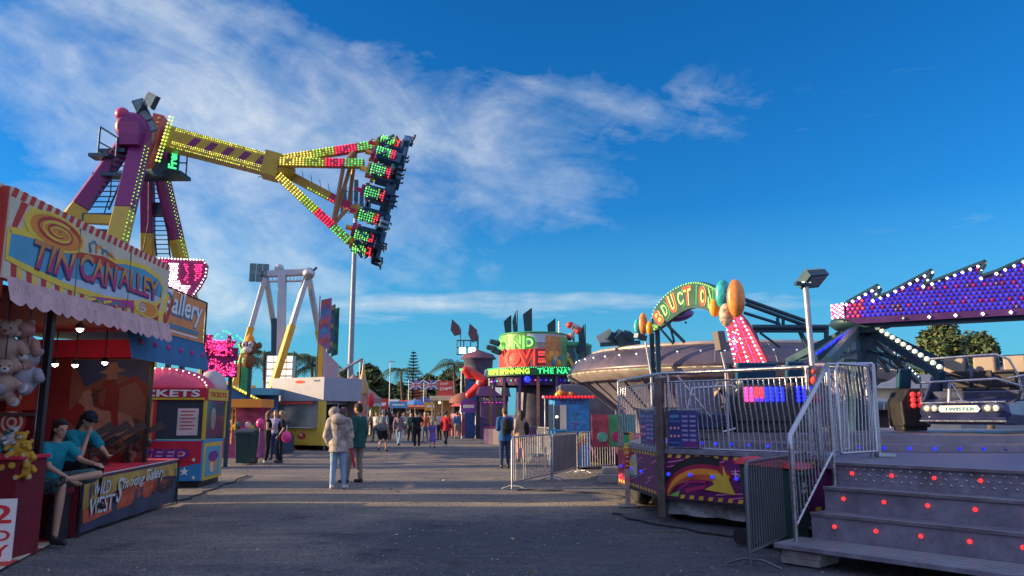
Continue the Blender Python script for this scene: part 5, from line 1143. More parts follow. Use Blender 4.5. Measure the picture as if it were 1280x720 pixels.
for px, py, Y, w_, h_, c_, l in ((318, 512, 34, 1.4, 1.5, (.07, .14, .32), 'indigo game booth left of the yellow trailer'), (284, 512, 36, 1.5, 1.6, (.30, .12, .05), 'rust brown game booth behind the turnstiles'), (303, 520, 28, 1.3, .9, (.35, .06, .20), 'low magenta game booth under the blue sloping awning')):
    q = P(px, py, Y); t_ = thing('game_booth', l, 'game booth', (q.x, Y, 0)); m_ = mat('booth_%d' % px, c_, .6, var=.6, vs=2.5); B = MB(); B.bb(q.x-w_/2, q.x+w_/2, Y, Y+1.2, 0, .95, m_); B.bb(q.x-w_/2, q.x+w_/2, Y+1.1, Y+1.2, .95, .9+h_, m_); B.bb(q.x-w_/2-.1, q.x+w_/2+.1, Y-.2, Y+1.2, .9+h_, 1.2+h_, CBLU if px == 318 else CORG); part('body', B, t_)
    B = MB(); 
    for k in range(7): B.ball((q.x-w_*.4+k*w_*.13, Y+.7, 1.05+.1*(k % 2)), .13, [CYEL, CTEAL, CMAG, CWHT][k % 4], 8, 6)
    B.bb(q.x-w_/2+.05, q.x+w_/2-.05, Y+.5, Y+.9, .9, .97, BLK); part('prizes', B, t_)
# --- dark wheelie bin, pink balloons
def wheelie_bin(loc, rz, body, lid, label, H=1.08, W=.58, D=.70, logo=None, s=1.):
    r = thing('wheelie_bin', label, 'wheelie bin', loc, rz); X = Matrix.Translation(V(loc)) @ Matrix.Rotation(rz, 4, 'Z')
    B = MB(X); w2, d2 = W/2, D/2; b0 = .84
    vs = [(-w2*b0, -d2*b0, .05), (w2*b0, -d2*b0, .05), (w2*b0, d2*b0, .05), (-w2*b0, d2*b0, .05), (-w2, -d2, H-.1), (w2, -d2, H-.1), (w2, d2, H-.05), (-w2, d2, H-.05)]
    B.raw(vs, [(3, 2, 1, 0), (4, 5, 6, 7), (0, 1, 5, 4), (1, 2, 6, 5), (2, 3, 7, 6), (3, 0, 4, 7)], body)
    B.box((0, -d2-.015, H-.14), (W+.04, .05, .06), body); B.box((0, d2-.03, .1), (W*.8, .03, .2), body)
    part('body', B, r, bev=.02)
    B = MB(X); B.raw([(-w2-.03, -d2-.05, H-.09), (w2+.03, -d2-.05, H-.09), (w2+.03, d2+.05, H-.04), (-w2-.03, d2+.05, H-.04), (-w2, -d2+.02, H-.03), (w2, -d2+.02, H-.03), (w2, d2, H+.03), (-w2, d2, H+.03)],
                     [(3, 2, 1, 0), (4, 5, 6, 7), (0, 1, 5, 4), (1, 2, 6, 5), (2, 3, 7, 6), (3, 0, 4, 7)], lid); B.tube([(-w2*.8, d2+.08, H-.02), (w2*.8, d2+.08, H-.02)], .018, lid, 8); part('lid', B, r, bev=.015)
    for q_ in (-1, 1):
        B = MB(X); B.tube([(q_*(w2*.72), d2+.02, .10), (q_*(w2*.72+.05), d2+.02, .10)], .10, BLK, 16); part('wheel', B, r)
    if logo: 
        B = MB(X); B.text(logo[0], CWHT, lambda x, y, c: (-.14+x, -d2*lerp(b0, 1, .72)-.012-c, .70+y), .055, .25, .004, .02); B.text(logo[1], CWHT, lambda x, y, c: (-.15+x, -d2*lerp(b0, 1, .65)-.014-c, .62+y), .06, .28, .004, .01); part('lettering', B, r)
    return r
BGN = mat('bin_green', (.012, .05, .045), .5, var=.15, grime=.15)
p = G(303, 581, 0); wheelie_bin((p.x-.02, p.y+.35, 0), .05, BGN, mat('bin_lid_dark', (.02, .03, .05), .5), 'dark green wheelie bin standing between the turnstiles and two women', W=.56, H=1.08, logo=('CAIRNS', 'council') if 0 else None)
p2 = G(291, 579, 0); 
p = P(325, 529, 24.4); B = MB(); B.ball(p, (.12, .12, .15), mat('balloon_pink', (.7, .04, .22), .3), 12, 9); B.tube([p, p-Z*.7], .006, CWHT, 4); solo('balloon', B, 'pink balloon held low at the left of the woman by the bin', 'balloon', (p.x, p.y, p.z))
p = P(358, 546, 24.0); B = MB(); B.ball(p, (.16, .1, .18), mat('balloon_pink', (.7, .04, .22), .3), 12, 9); B.tube([p, p+Z*.35], .012, CWHT, 4); solo('pink_bag', B, 'bright pink round bag hanging at the right of the fair haired woman', 'bag', (p.x, p.y, p.z))
# ================================================================ right: the twister platform
ZD = 1.0
CHR = mat('chrome', (.40, .41, .44), .26, .92, var=.12, vs=14, bump=.02); ALU = mat('tread_plate', (.22, .215, .27), .5, .25, var=.3, vs=4, grime=.4); DKP = mat('deck_plate', (.17, .165, .22), .5, .25, var=.25, vs=5, grime=.2)
def gd(px, py): return G(px, py, ZD)
PB0 = gd(775, 556); PB1 = gd(829, 564.5); PB2 = gd(1019, 572.5)
d1 = (PB1-PB0).normalized(); d2 = (PB2-PB1).normalized(); n2 = V((d2.y, -d2.x, 0)); n1 = V((d1.y, -d1.x, 0))   # n: outwards (towards the camera)
if n2.y > 0: n2 = -n2
if n1.x > 0: n1 = -n1
tw = thing('twister_ride', 'spinning car ride on a raised metal platform with purple arrow painted skirt', 'fairground ride', (PB2.x+3, PB2.y+4, 0))
# deck
S0 = gd(1045, 577.5); dS = (gd(1280, 588.5)-S0).normalized(); nS = V((dS.y, -dS.x, 0)); nS = -nS if nS.y > 0 else nS
Q = [PB0, PB1, PB2, S0, S0+dS*6.5, S0+dS*6.5+V((5, 7, 0)), PB0+V((11.5, 9.5, 0)), PB0+V((4.5, 8.5, 0)), PB0+V((.9, 3.6, 0))]
B = MB(); B.prism([q-Z*.10 for q in Q], Z*.10, DKP); part('deck', B, tw)
# skirts
SKP = mat('skirt_purple', (.12, .01, .10), .45, var=.35, vs=2.5); SKR = mat('skirt_red', (.33, .012, .05), .45, var=.2); SPK = mat('stripe_pink', (.62, .16, .36), .5); HZY = mat('hazard_yellow', (.65, .44, .04), .55, grime=.2); TARP = mat('tarp_grey', (.33, .36, .38), .7, var=.5, vs=6, bump=.8, bs=8)
zb = .34
def skirt(a, d, n, L_, name):
    f = plane_fn(a-Z*ZD+n*.04+Z*zb, d, Z, n); B = MB(); B.prism([f(0, 0, -.03), f(L_, 0, -.03), f(L_, ZD-zb-.02, -.03), f(0, ZD-zb-.02, -.03)], n*.03, SKP); B.prism([f(0, ZD-zb-.02, -.03), f(L_, ZD-zb-.02, -.03), f(L_, ZD-zb+.04, -.03), f(0, ZD-zb+.04, -.03)], n*.05, ALU); B.prism([f(0, -.04, -.03), f(L_, -.04, -.03), f(L_, 0, -.03), f(0, 0, -.03)], n*.05, BLK)
    return f, part(name, B, tw)
L2 = (PB2-PB1).length; L1 = (PB1-PB0).length; hS = ZD-zb-.02
f2s, sk2 = skirt(PB1, d2, n2, L2+.3, 'skirt_panel'); f1s, sk1 = skirt(PB0, d1, n1, L1, 'skirt_panel')
def hazard(B, f, x0, x1, y, s=1.):
    x = x0
    while x < x1-.12: B.poly2([(x, y), (x+.07, y), (x+.07+.02*s, y+.05), (x+.02*s, y+.05)], f, HZY, .004); x += .155
B = MB(); hazard(B, f2s, .1, L2+.25, hS-.06); hazard(B, f2s, .3, L2+.25, .01)
def arc(cx, cy, rx, ry, a0, a1, n=22): return [(cx+rx*cos(R(a0+(a1-a0)*i/n)), cy+ry*sin(R(a0+(a1-a0)*i/n))) for i in range(n+1)]
for x, y, l in ((.10, .50, .30), (.42, .535, .35), (.75, .50, .3), (.08, .43, .25), (1.15, .42, .42), (1.6, .46, .5), (1.2, .36, .35), (.9, .09, .5), (1.45, .12, .45), (1.1, .05, .4), (1.6, .07, .4), (.25, .20, .2)): B.poly2([(x, y), (x+l, y+.05), (x+l, y+.068), (x, y+.018)], f2s, SPK, .005)
B.band2(arc(.62, .02, .62, .47, 175, 60), .02, .34, f2s, BLK, .007); B.band2(arc(.66, .02, .60, .40, 178, 42), .03, .26, f2s, SKR, .009); B.band2(arc(.68, .02, .58, .36, 178, 45), .02, .20, f2s, CORG, .012); B.band2(arc(.70, .02, .56, .31, 178, 60), .01, .10, f2s, BOR, .014)
B.poly2([(1.02, .52), (1.20, .12), (.72, .16), (.88, .24), (.80, .40), (.98, .38)], f2s, HZY, .018); B.poly2([(.98, .52), (1.03, .55), (1.03, .36), (.96, .42)], f2s, SKR, .02)
B.band2([(.3, .14), (.5, .26), (.75, .27), (.73, .20), (.4, .12)], .02, .06, f2s, RMAG, .01); B.poly2([(.1, .03), (.3, .12), (.28, .03)], f2s, mat('paint_leaf', (.2, .45, .08), .6), .011)
B.poly2([(1.55, .60), (1.72, .5), (1.66, .42), (1.85, .28), (1.9, .16), (1.72, .30), (1.60, .38), (1.64, .48)], f2s, HZY, .016); B.poly2([(1.78, .0), (1.95, .3), (2.1, .3), (2.1, .0)], f2s, SKR, .012)
for x, y, r_ in ((1.22, .40, .07), (1.42, .21, .12), (1.44, .46, .05), (1.52, .40, .03)): star2(B, x, y, r_, f2s, LIL, .012, 4, .22)
part('skirt_artwork', B, sk2)
for i in range(5):
    B = MB(); B.ball(f2s(.13+i*.37, .34+(i == 1)*.01, .03), .030, mat('lamp_blue', (.03, .04, .75), .15, var=0, emis=.5), 10, 7); B.lathe([(.04, 0), (.035, .02)], f2s(.13+i*.37, .34, 0), STEEL, 12, M=(n2).to_track_quat('Z', 'Y').to_matrix()); part('skirt_lamp', B, sk2)
B = MB(); hazard(B, f1s, .05, L1-.1, hS-.06, -1); hazard(B, f1s, .05, L1-.1, .01, -1); B.poly2([(0, .0), (.9, 0), (1.0, hS-.08), (0, hS-.08)], f1s, SKR, .003)
for i in range(14): x = .05+(i*.61) % (L1-.4); y = .10+(i*.17) % .42; B.poly2([(x, y), (x+.3, y+.07), (x+.3, y+.088), (x, y+.018)], f1s, SPK, .006)
B.poly2([(.55, .12), (1.3, .22), (1.25, .58), (.7, .42)], f1s, mat('paint_mint', (.35, .42, .33), .6, var=.5, vs=9), .009); B.text('SKI', CYEL, lambda x, y, c: f1s(.72+x, .24+y+x*.1, c+.013), .16, .42, .004, .03); B.band2([(.6, .12), (.9, .2), (1.35, .18)], .03, .03, f1s, CTEAL, .012)
part('skirt_artwork', B, sk1)
for x in (.3, 1.0, 1.6): B = MB(); B.ball(f1s(x, .3, .03), .028, mat('lamp_blue', (.03, .04, .75), .15, var=0, emis=.5), 8, 6); part('skirt_lamp', B, sk1)
# tarpaulin and supports under the skirts, dark void
B = MB(); K = 30
ft_ = plane_fn(PB1-Z*ZD+n2*-.05, d2, Z, n2)
B.raw([ft_(x, y, .04*sin(x*11+y*20)+.03*sin(x*5)-.05) for y in (.10, .18, .26, .36) for x in [L2*1.1*i/K for i in range(K+1)]], [(r*(K+1)+i, r*(K+1)+i+1, (r+1)*(K+1)+i+1, (r+1)*(K+1)+i) for r in range(3) for i in range(K)], TARP, True); part('tarpaulin', B, tw)
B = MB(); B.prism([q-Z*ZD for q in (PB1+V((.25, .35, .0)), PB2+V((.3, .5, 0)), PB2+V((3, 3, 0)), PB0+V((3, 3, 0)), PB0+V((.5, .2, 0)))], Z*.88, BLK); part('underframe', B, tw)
for k_, q in enumerate((PB0+V((.3, -.4, 0)), PB1+V((.25, .35, 0)), PB0+V((.12, .1, 0)))):
    B = MB(); B.lathe([(.30, -.12), (.34, -.09), (.34, .09), (.30, .12), (.14, .13), (0, .13), (0, -.12), (.3, -.12)], q-Z*ZD+Z*.34, BLK, 20, M=V((1, .2, 0)).to_track_quat('Z', 'Y').to_matrix()); part('wheel', B, tw) if k_ < 2 else None
# fences on the deck
def fence(a, b, zt=1.12, n=None, lean=.0, bent=True, name='deck_fence', gate=False, base=0., n_out=None, r=.013, gap=.095, parent=None):
    d = (b-a).normalized(); L_ = (b-a).length; no = n_out or V((d.y, -d.x, 0)); B = MB()
    k = int(L_/gap)
    B.tube([a+Z*.06, b+Z*.06], r*1.1, CHR, 8); B.tube([a+Z*(zt-.09), b+Z*(zt-.09)], r*1.1, CHR, 8)
    for i in range(k+1):
        p = a+d*(L_*i/k)
        if bent: B.tube([p+Z*(zt-.09), p+Z*(zt*.62)+no*.035+d*.03, p+Z*.50+no*.0+d*.035, p+Z*.06+d*.06], r*.8, CHR, 6)
        else: B.tube([p+Z*(zt-.09), p+Z*.06], r*.7, CHR, 6)
    o = part('infill_bars', B, parent or tw) if not gate else None
    return B
def toprail(a, b, z_=1.16, r=.028, name='top_rail', posts=True):
    B = MB(); B.tube([a+Z*z_, b+Z*z_], r, CHR, 12); 
    part(name, B, tw)
fence(PB1+d2*.03, PB2-d2*.03, n_out=n2, gap=.078); toprail(PB1, PB2)
fence(PB0, PB1-d1*.05, n_out=n1, gap=.16, r=.011); toprail(PB0, PB1)
for q in (PB0, PB1, PB1+d2*.12, PB2-d2*.04, PB1-d1*.04):
    B = MB(); B.tube([q-Z*.6 if q is not PB0 else q-Z*.0, q+Z*1.16], .030, CHR, 12); part('post', B, tw)
B = MB(); c_ = PB1+n2*.05; B.bar(c_-Z*.95, c_+Z*1.1, .09, .13, mat('column_steel', (.20, .17, .16), .4, .7, var=.3, vs=5), d2); part('corner_column', B, tw, bev=.01)
# rules boards on the fences
def board(f, w_, h_, label, par):
    B = MB(); B.poly2([(0, 0), (w_, 0), (w_, h_), (0, h_)], f, mat('board_indigo', (.03, .05, .20), .4, var=.3, vs=4), .012)
    c1 = mat('ink_blue', (.08, .25, .45), .5); c2_ = mat('ink_lilac', (.22, .16, .42), .5); c3 = mat('ink_pale', (.45, .42, .6), .5)
    B.poly2([(w_*.45, 0), (w_, 0), (w_, h_*.25), (w_*.6, h_*.2)], f, mat('board_plum', (.14, .02, .17), .45), .014)
    B.poly2([(.03, h_*.80), (w_*.38, h_*.82), (w_*.36, h_*.9), (.03, h_*.88)], f, c1, .016); B.poly2([(.02, h_*.70), (w_*.40, h_*.70), (w_*.40, h_*.72), (.02, h_*.72)], f, c1, .016); B.poly2([(.02, h_*.10), (w_*.40, h_*.10), (w_*.40, h_*.12), (.02, h_*.12)], f, c1, .016)
    for r_ in range(2):
        for k in range(3): disc2(w_*(.09+.13*k), h_*(.52-.22*r_), w_*.05, w_*.05, CRIM, .016, f, B); disc2(w_*(.09+.13*k), h_*(.52-.22*r_), w_*.034, w_*.034, c3, .018, f, B)
    for r_ in range(6):
        for k in range(2): B.poly2([(w_*(.46+.27*k), h_*(.88-.13*r_)), (w_*(.69+.27*k), h_*(.88-.13*r_)), (w_*(.67+.27*k), h_*(.81-.13*r_)), (w_*(.48+.27*k), h_*(.81-.13*r_))], f, c2_, .016); B.poly2([(w_*(.48+.27*k), h_*(.86-.13*r_)), (w_*(.67+.27*k), h_*(.86-.13*r_)), (w_*(.67+.27*k), h_*(.845-.13*r_)), (w_*(.48+.27*k), h_*(.845-.13*r_))], f, c3, .018)
    return B
fr = plane_fn(PB1+Z*(ZD*0+.02)+n2*.045, d2, Z, n2)
r1 = thing('rules_board', 'indigo ride rules board hanging inside the front fence beside the corner column', 'sign', tuple(fr(.25, 0)), 0)
part('panel', board(lambda x, y, z=0.: fr(.15+x, .06+y, z), .50, .52, '', r1), r1); B = MB(); B.tube([fr(.12, .6, -.03), fr(.68, .6, -.03)], .012, CHR, 6); part('hanging_bar', B, r1)
fr1 = plane_fn(PB1+Z*.02+n1*.03, -d1, Z, n1); fr1m = lambda x, y, z=0.: fr1(1.05-x, .06+y, z)
r1 = thing('rules_board', 'second indigo rules board seen edgewise on the side fence behind the corner column', 'sign', tuple(fr1(.3, 0)), 0)
part('panel', board(fr1m, .75, .52, '', r1), r1); B = MB(); B.tube([fr1m(-.02, .54, -.03), fr1m(.78, .54, -.03)], .012, CHR, 6); part('hanging_bar', B, r1)
# height measuring post in front of the side skirt
p = G(785, 633, 0); t_ = thing('height_post', 'striped green, yellow and red height measuring post before the side skirt', 'post', tuple(p))
B = MB(); B.box(p+Z*.02, (.3, .3, .03), STEEL)
B.bar(p, p+Z*.62, .085, .05, mat('post_pale', (.45, .32, .28), .6, var=.4, vs=6)); B.bar(p+Z*.62, p+Z*.86, .087, .052, CRED); B.bar(p+Z*.86, p+Z*.98, .089, .054, CORG); B.bar(p+Z*.98, p+Z*1.06, .087, .052, CYEL); B.bar(p+Z*1.06, p+Z*1.2, .089, .054, mat('paint_green', (.03, .4, .12), .6)); B.bar(p+Z*1.2, p+Z*1.24, .09, .055, BLK)
for i in range(6): B.box(p+V((-.0, -.032, .68+i*.075)), (.05, .01, .015), CWHT)
part('scale_post', B, t_)
B = MB(); q = G(780, 606, 0); 
# stairs
f = plane_fn(S0-Z*ZD, dS, Z, nS)
lv = [(1.0, 0.0), (.74, .30), (.48, .60), (.20, .92)]
LW_ = 6.0
for k in range(3):
    z1, o1 = lv[k]; z2, o2 = lv[k+1]
    B = MB(); B.prism([f(-.02*k, z2-.02, o1-.03), f(LW_, z2-.02, o1-.03), f(LW_, z1, o1-.03), f(-.02*k, z1, o1-.03)], nS*.03, ALU)
    # nosing
    B.prism([f(-.02*k, z1-.035, o1), f(LW_, z1-.035, o1), f(LW_, z1+.003, o1), f(-.02*k, z1+.003, o1)], nS*.025, mat('nosing', (.30, .30, .33), .4, .8, var=.2))
    if k == 0:
        for i in range(60):
            for j in range(3): B.ball(f(.12+i*.10+(j % 2)*.05, z1-.07-j*.06, o1+.002), (.022, .008, .012), STEEL, 6, 4, Matrix((dS, nS, Z)).transposed() @ Matrix.Rotation(R(35 if (i+j) % 2 else -35), 3, 'Y'))
    rs = part('riser', B, tw, bev=.004)
    for i in range(8):
        c_ = f(.18+i*.44+.02*k, (z1+z2)/2+.01, o1+.012)
        B = MB(); B.lathe([(0, .018), (.012, .014), (.020, .0), (.022, -.012)], c_, led('tube_step', (.9, .03, .03), 1.5), 12, M=nS.to_track_quat('Z', 'Y').to_matrix()); part('step_lamp', B, rs)
    B = MB(); zz = z2; B.prism([f(-.02*k, zz-.04, o1), f(LW_, zz-.04, o1), f(LW_, zz-.04, o2+.02), f(-.02*k, zz-.04, o2+.02)], Z*.04, DKP); part('tread', B, tw, bev=.004)
# wide lowest tread on timbers
B = MB(); B.prism([f(-.16, .155, .62), f(LW_, .155, .62), f(LW_, .155, 1.22), f(-.16, .155, 1.22)], Z*.048, ALU)
for j in range(7): B.prism([f(-.15, .204, .66+j*.08), f(LW_, .204, .66+j*.08), f(LW_, .204, .69+j*.08), f(-.15, .204, .69+j*.08)], Z*.006, STEEL)
part('bottom_tread', B, tw, bev=.004)
for k, (x, z_, l) in enumerate(((-.12, .035, .62), (-.10, .105, .60))):
    B = MB(); B.prism([f(x, z_-.035, .72), f(x+.42, z_-.035, .72), f(x+.42, z_-.035, 1.16), f(x, z_-.035, 1.16)], Z*.068, mat('timber_grey', (.24, .23, .22), .85, var=.3, vs=8, bump=.4, bs=20)); 
    solo('timber_block', B, ['lower weathered timber block under the left end of the bottom step', 'upper weathered timber block directly under the bottom step'][k], 'block', tuple(f(0, 0, .9)), group=None, bev=.006)
B = MB(); B.prism([f(0, .16, -.02), f(LW_, .16, -.02), f(LW_, .9, -.02), f(0, .9, -.02)], -nS*.5, BLK)
B.prism([f(.0, .0, .1), f(.03, .0, .1), f(.03, .17, .1), f(.0, .17, .1)], nS*.05, BLK); part('stair_frame', B, tw)
# left stair handrail with panel
h0 = PB2+d2*.10; 
a0 = f(-.02, 1.0, .02); a1 = f(-.02, .30, 1.0)
B = MB(); B.tube([h0+Z*1.18, a0+Z*1.13, a1+Z*1.02, a1+Z*.88], .030, CHR, 12); B.tube([a1+Z*.0+Z*.9, a1-Z*.28], .026, CHR, 10); B.tube([a0+Z*1.1, a0-Z*.9], .028, CHR, 10)
B.tube([a0+Z*.12, a1+Z*.05], .016, CHR, 8)
for i in range(1, 13): p, q = lerp(a0, a1, i/13)+Z*.12*(1-i/13)+Z*.05, lerp(a0+Z*1.12, a1+Z*1.0, i/13); B.tube([p, lerp(p, q, .5)+nS*.02, q], .009, CHR, 6)
part('stair_rail', B, tw)
# open gate panels on the deck right of the opening
gA = G(1046, 575, ZD)+V((.02, .25, 0)); 
for (pa, pb, nm) in ((G(1043, 572, ZD)+V((0, .0, 0)), G(1062, 569, ZD), 0), (G(1052, 575, ZD), G(1097, 572, ZD), 1)):
    B = MB(); d = (pb-pa).normalized(); h_ = 1.18 if nm else 1.12
    B.tube([pa+Z*.08, pa+Z*(h_-.08), pa+Z*h_+d*.06, pb+Z*h_-d*.06, pb+Z*(h_-.08), pb+Z*.08, pa+Z*.08], .020, CHR, 10)
    k = 10
    for i in range(1, k): p = lerp(pa, pb, i/k); B.tube([p+Z*.08, p+Z*.5+d*.03, p+Z*.8+d*.05, p+Z*h_], .010, CHR, 6)
    part('gate_panel', B, tw)
for px in (1099, 1091):
    q = G(px, 571, ZD); B = MB(); B.tube([q, q+Z*1.22], .034, CHR, 12); part('post', B, tw)
B = MB(); q = G(1099, 571, ZD); B.tube([G(1043, 572, ZD)+Z*1.2, q+Z*1.22], .024, CHR, 8); B.box(q+V((.05, -.05, .03)), (.22, .16, .04), STEEL); part('top_rail', B, tw)
# mast with floodlight at the fence end
m0 = PB2+d2*.06+V((.04, .08, 0)); pole_top = P(1007, 358, m0.y); 
fl = thing('flood_mast', 'slim leaning galvanised pole with rectangular floodlight at the fence end', 'floodlight', (m0.x, m0.y, ZD))
B = MB(); B.tube([m0, pole_top], .038, GALV, 12); part('pole', B, fl)
B = MB(); B.X = Matrix.Translation(pole_top+V((.10, 0, .10))) @ Matrix.Rotation(R(25), 4, 'Z') @ Matrix.Rotation(R(-8), 4, 'Y') @ Matrix.Rotation(R(55), 4, 'X'); B.box((0, 0, 0), (.34, .10, .26), TEALD); B.box((0, -.055, 0), (.29, .012, .20), mat('flood_glass', (.12, .18, .2), .15, var=.3))
for i in range(8): B.box((-.14+i*.04, .07, 0), (.008, .05, .22), TEALD)
part('lamp_head', B, fl, bev=.008); B = MB(); B.box(pole_top+V((-.05, -.04, .03)), (.22, .07, .045), TEALD, R(10)); B.box(pole_top+V((-.02, -.08, .045)), (.12, .01, .02), led('flood_warm', (1, .93, .75), 1.1)); part('bracket', B, fl)
B = MB(); 
for dz, r_ in ((.98, .05), (1.10, .03), (.75, .055)): B.ball(m0+V((-.04, -.06, dz)), (r_, r_, r_*1.2), CRED, 8, 6)
solo('red_tape', B, 'knot of red ribbon tied around the floodlight pole', 'ribbon', (m0.x, m0.y, 1.8))
# inner turntable step with blue lamps
TY = 15.2
b0 = G(1100, 553, ZD); zt_ = 1.24
B = MB()
cT = V((b0.x+3.2, b0.y+4.6, 0)); RT = 5.4
CT_ = P(1075, 518, 15.2); cT = V((CT_.x, CT_.y, 0))
RT = 3.9
B.lathe([(RT, ZD+.004), (RT, ZD+.10), (RT-.25, ZD+.13), (RT-.25, zt_), (0, zt_)], cT, mat('turntable', (.24, .21, .24), .45, .5, var=.2, vs=3), 64, smooth=False); tb_ = part('turntable', B, tw)
B = MB()
for i in range(72):
    a_ = 2*PI*i/72
    if sin(a_) > .3: continue
    B.gem(cT+V((RT*cos(a_), RT*sin(a_), ZD+.055))*1.0+V((.01*cos(a_), .01*sin(a_), 0)), .028, LBL)
part('rim_lights', B, tb_)
# centre mast, arms with globe lamps
hubp = P(1077, 404, 15.2)
B = MB(); B.bar((cT.x, cT.y, 1.2), hubp, .42, .42, TEALD); mst = part('centre_mast', B, tw, bev=.01); B = MB(); B.lathe([(.10, .12), (.55, .10), (.62, -.02), (.5, -.12), (0, -.12)], hubp, TEALD, 20); part('hub', B, tw)
B = MB(); B.box(P(1062, 438, 14.6), (.32, .18, .42), TEALD); B.box(P(1062, 438, 14.5), (.26, .01, .34), mat('flood_glass', (.12, .18, .2), .15, var=.3)); part('speaker_box', B, tw)
GLB = led('globe_white', (.70, .78, .62), .35)
arms = [((1178, 470), 12.9, GLB, .047, 13, 1), ((1225, 476), 14.0, None, 0, 0, 0), ((1148, 476), 16.6, LWH, .022, 16, 0), ((1018, 447), 13.6, LBL, .03, 26, 1), ((985, 452), 17.5, LWH, .025, 18, 0), ((1035, 452), 12.2, None, 0, 0, 0), ((1110, 462), 18.6, None, 0, 0, 0)]
for (px, py), Y, m_, r_, n, sd_ in arms:
    e = P(px, py, Y); a = hubp+(e-hubp).normalized()*.3-Z*.02; B = MB(); B.bar(a, e, .11, .15, TEALD); B.tube([hubp-Z*.5, lerp(a, e, .8)-Z*.1], .03, TEALD, 6); B.tube([lerp(a, e, .35), lerp(a, e, .42)-Z*.28], .02, TEALD, 5); ar = part('radial_arm', B, tw)
    if m_:
        if r_ > .04:
            for i in range(n): B = MB(); p = lerp(a, e, (i+.3)/n)+Z*.10+V((0, -.07, 0)); B.ball(p, r_, m_, 12, 8); B.tube([p-Z*.02, p-Z*.08], .025, BLK, 8); part('globe_lamp', B, ar)
        else:
            B = MB()
            for i in range(n): B.gem(lerp(a, e, (i+.4)/n)+V((0, -.07, .05)), r_, m_)
            part('light_strip', B, ar)
# big saw-toothed light box
g0 = P(1057, 399, 14.6); g1 = P(1290, 404, 13.1); gu = V((g1.x-g0.x, g1.y-g0.y, 0)); gl_ = gu.length; gu.normalize(); gn = V((gu.y, -gu.x, 0)); fg = plane_fn(V((g0.x, g0.y, g0.z)), gu, Z, gn)
pts = [(0, 0), (5.2, 0)]; tops = [(5.2, 1.45), (4.35, 1.28)]
def tp(px, py):      # picture point on the box plane -> (x, y)
    d = ray(px, py); o_ = V((0, 0, CAMH)); t = (g0-o_).dot(gn)/d.dot(gn); q = o_+d*t; return ((q-g0).dot(gu), q.z-g0.z)
crest = [(1284, 316), (1230, 325), (1226, 336), (1222, 345), (1229, 335)]
top_ol = [tp(1046+12, 378), tp(1098, 356), tp(1091, 373), tp(1110, 366), tp(1165, 337), tp(1159, 347), tp(1154, 355), tp(1165, 352), tp(1232, 326), tp(1226, 335), tp(1226, 345), tp(1245, 339), tp(1290, 319)]
x9, y9 = top_ol[-1]; top_ol += [(x9+.3, y9+.12), (x9+.28, y9-.1), (x9+1.0, y9+.2), (x9+1.0, 0)]
outl = [(0, 0)]+top_ol
sx = thing('saw_toothed_sign', 'huge saw toothed sign covered in blue and red bulbs with white bulb edging', 'sign', tuple(fg(1.5, 0, -.5)))
BRD = mat('sign_red_base', (.045, .008, .09), .5, var=.2); B = MB(); B.prism([fg(x, y, 0) for x, y in outl], -gn*.55, BRD)
# dark rim following the teeth
for i in range(len(top_ol)-2):
    a, b_ = top_ol[i], top_ol[i+1]; B.bar(fg(a[0], a[1], -.26), fg(b_[0], b_[1], -.26), .62, .05, TEALD)
B.prism([fg(0, 0, .01), fg(5.2, 0, .01), fg(5.2, -.10, .01), fg(0.2, -.10, .01)], -gn*.57, BRD)
bo = part('light_box', B, sx)
# end piece: chamfered nose
e0 = fg(0, 0, 0); nose = P(1043, 374, 15.0); fe_ = None
B = MB(); ez = top_ol[0][1]; nw = V((-.13, .30, 0)); B.raw([e0, e0+Z*ez, e0+nw+Z*ez*.93, e0+nw+Z*.06, e0-gn*.55, e0-gn*.55+Z*ez], [(0, 1, 2, 3), (3, 2, 5, 4), (1, 5, 2), (0, 3, 4)], BRD); no_ = part('nose_panel', B, sx)
B = MB(); nn_ = (nw.cross(Z)).normalized(); nn_ = -nn_ if nn_.x > 0 and nn_.y > 0 else nn_
for i in range(5):
    for j in range(7): B.gem(e0+nw*(.1+.2*i)+Z*(.04+ez*.88*(j+.3)/7)+V((-.03, -.02, 0)), .026, LPK if (i+j) % 2 else LWH)
part('nose_lights', B, no_)
B = MB(); W_ = MB()
nxx = int(5.0/.088); 
for i in range(nxx):
    for j in range(16):
        x, y = .05+i*.088+(j % 2)*.044, .05+j*.072
        if not in_poly(x, y+.05, outl): continue
        if x < .32 and y < .4: m_ = LPK if x < .15 else (LR if (i+j) % 3 else LVI)
        elif j % 4 == 2 and (i*7+j*3) % 5 < 2: m_ = led('led_dimred', (.40, .01, .20), .4)
        else: m_ = LVI if (i*5+j*3) % 17 == 0 else LBL
        B.gem(fg(x, y, .012), .029, m_)
part('bulb_field', B, bo)
for i in range(len(top_ol)-2):
    a, b_ = top_ol[i], top_ol[i+1]; l = math.hypot(b_[0]-a[0], b_[1]-a[1]); n = max(1, int(l/.13))
    for j in range(n): t = j/n; W_.gem(fg(lerp(a[0], b_[0], t), lerp(a[1], b_[1], t)-.05, .03), .033, LWH if i > 1 or 1 else LGR)
for i in range(12): W_.gem(fg(1.0+i*.42, -.05, .035), .034, LWH)
part('edge_lights', W_, bo)
B = MB(); B.bar(hubp, fg(.35, -.1, -.3), .3, .3, TEALD); B.bar(fg(.2, -.12, -.3), fg(5, -.12, -.3), .3, .08, TEALD); part('mount', B, sx)
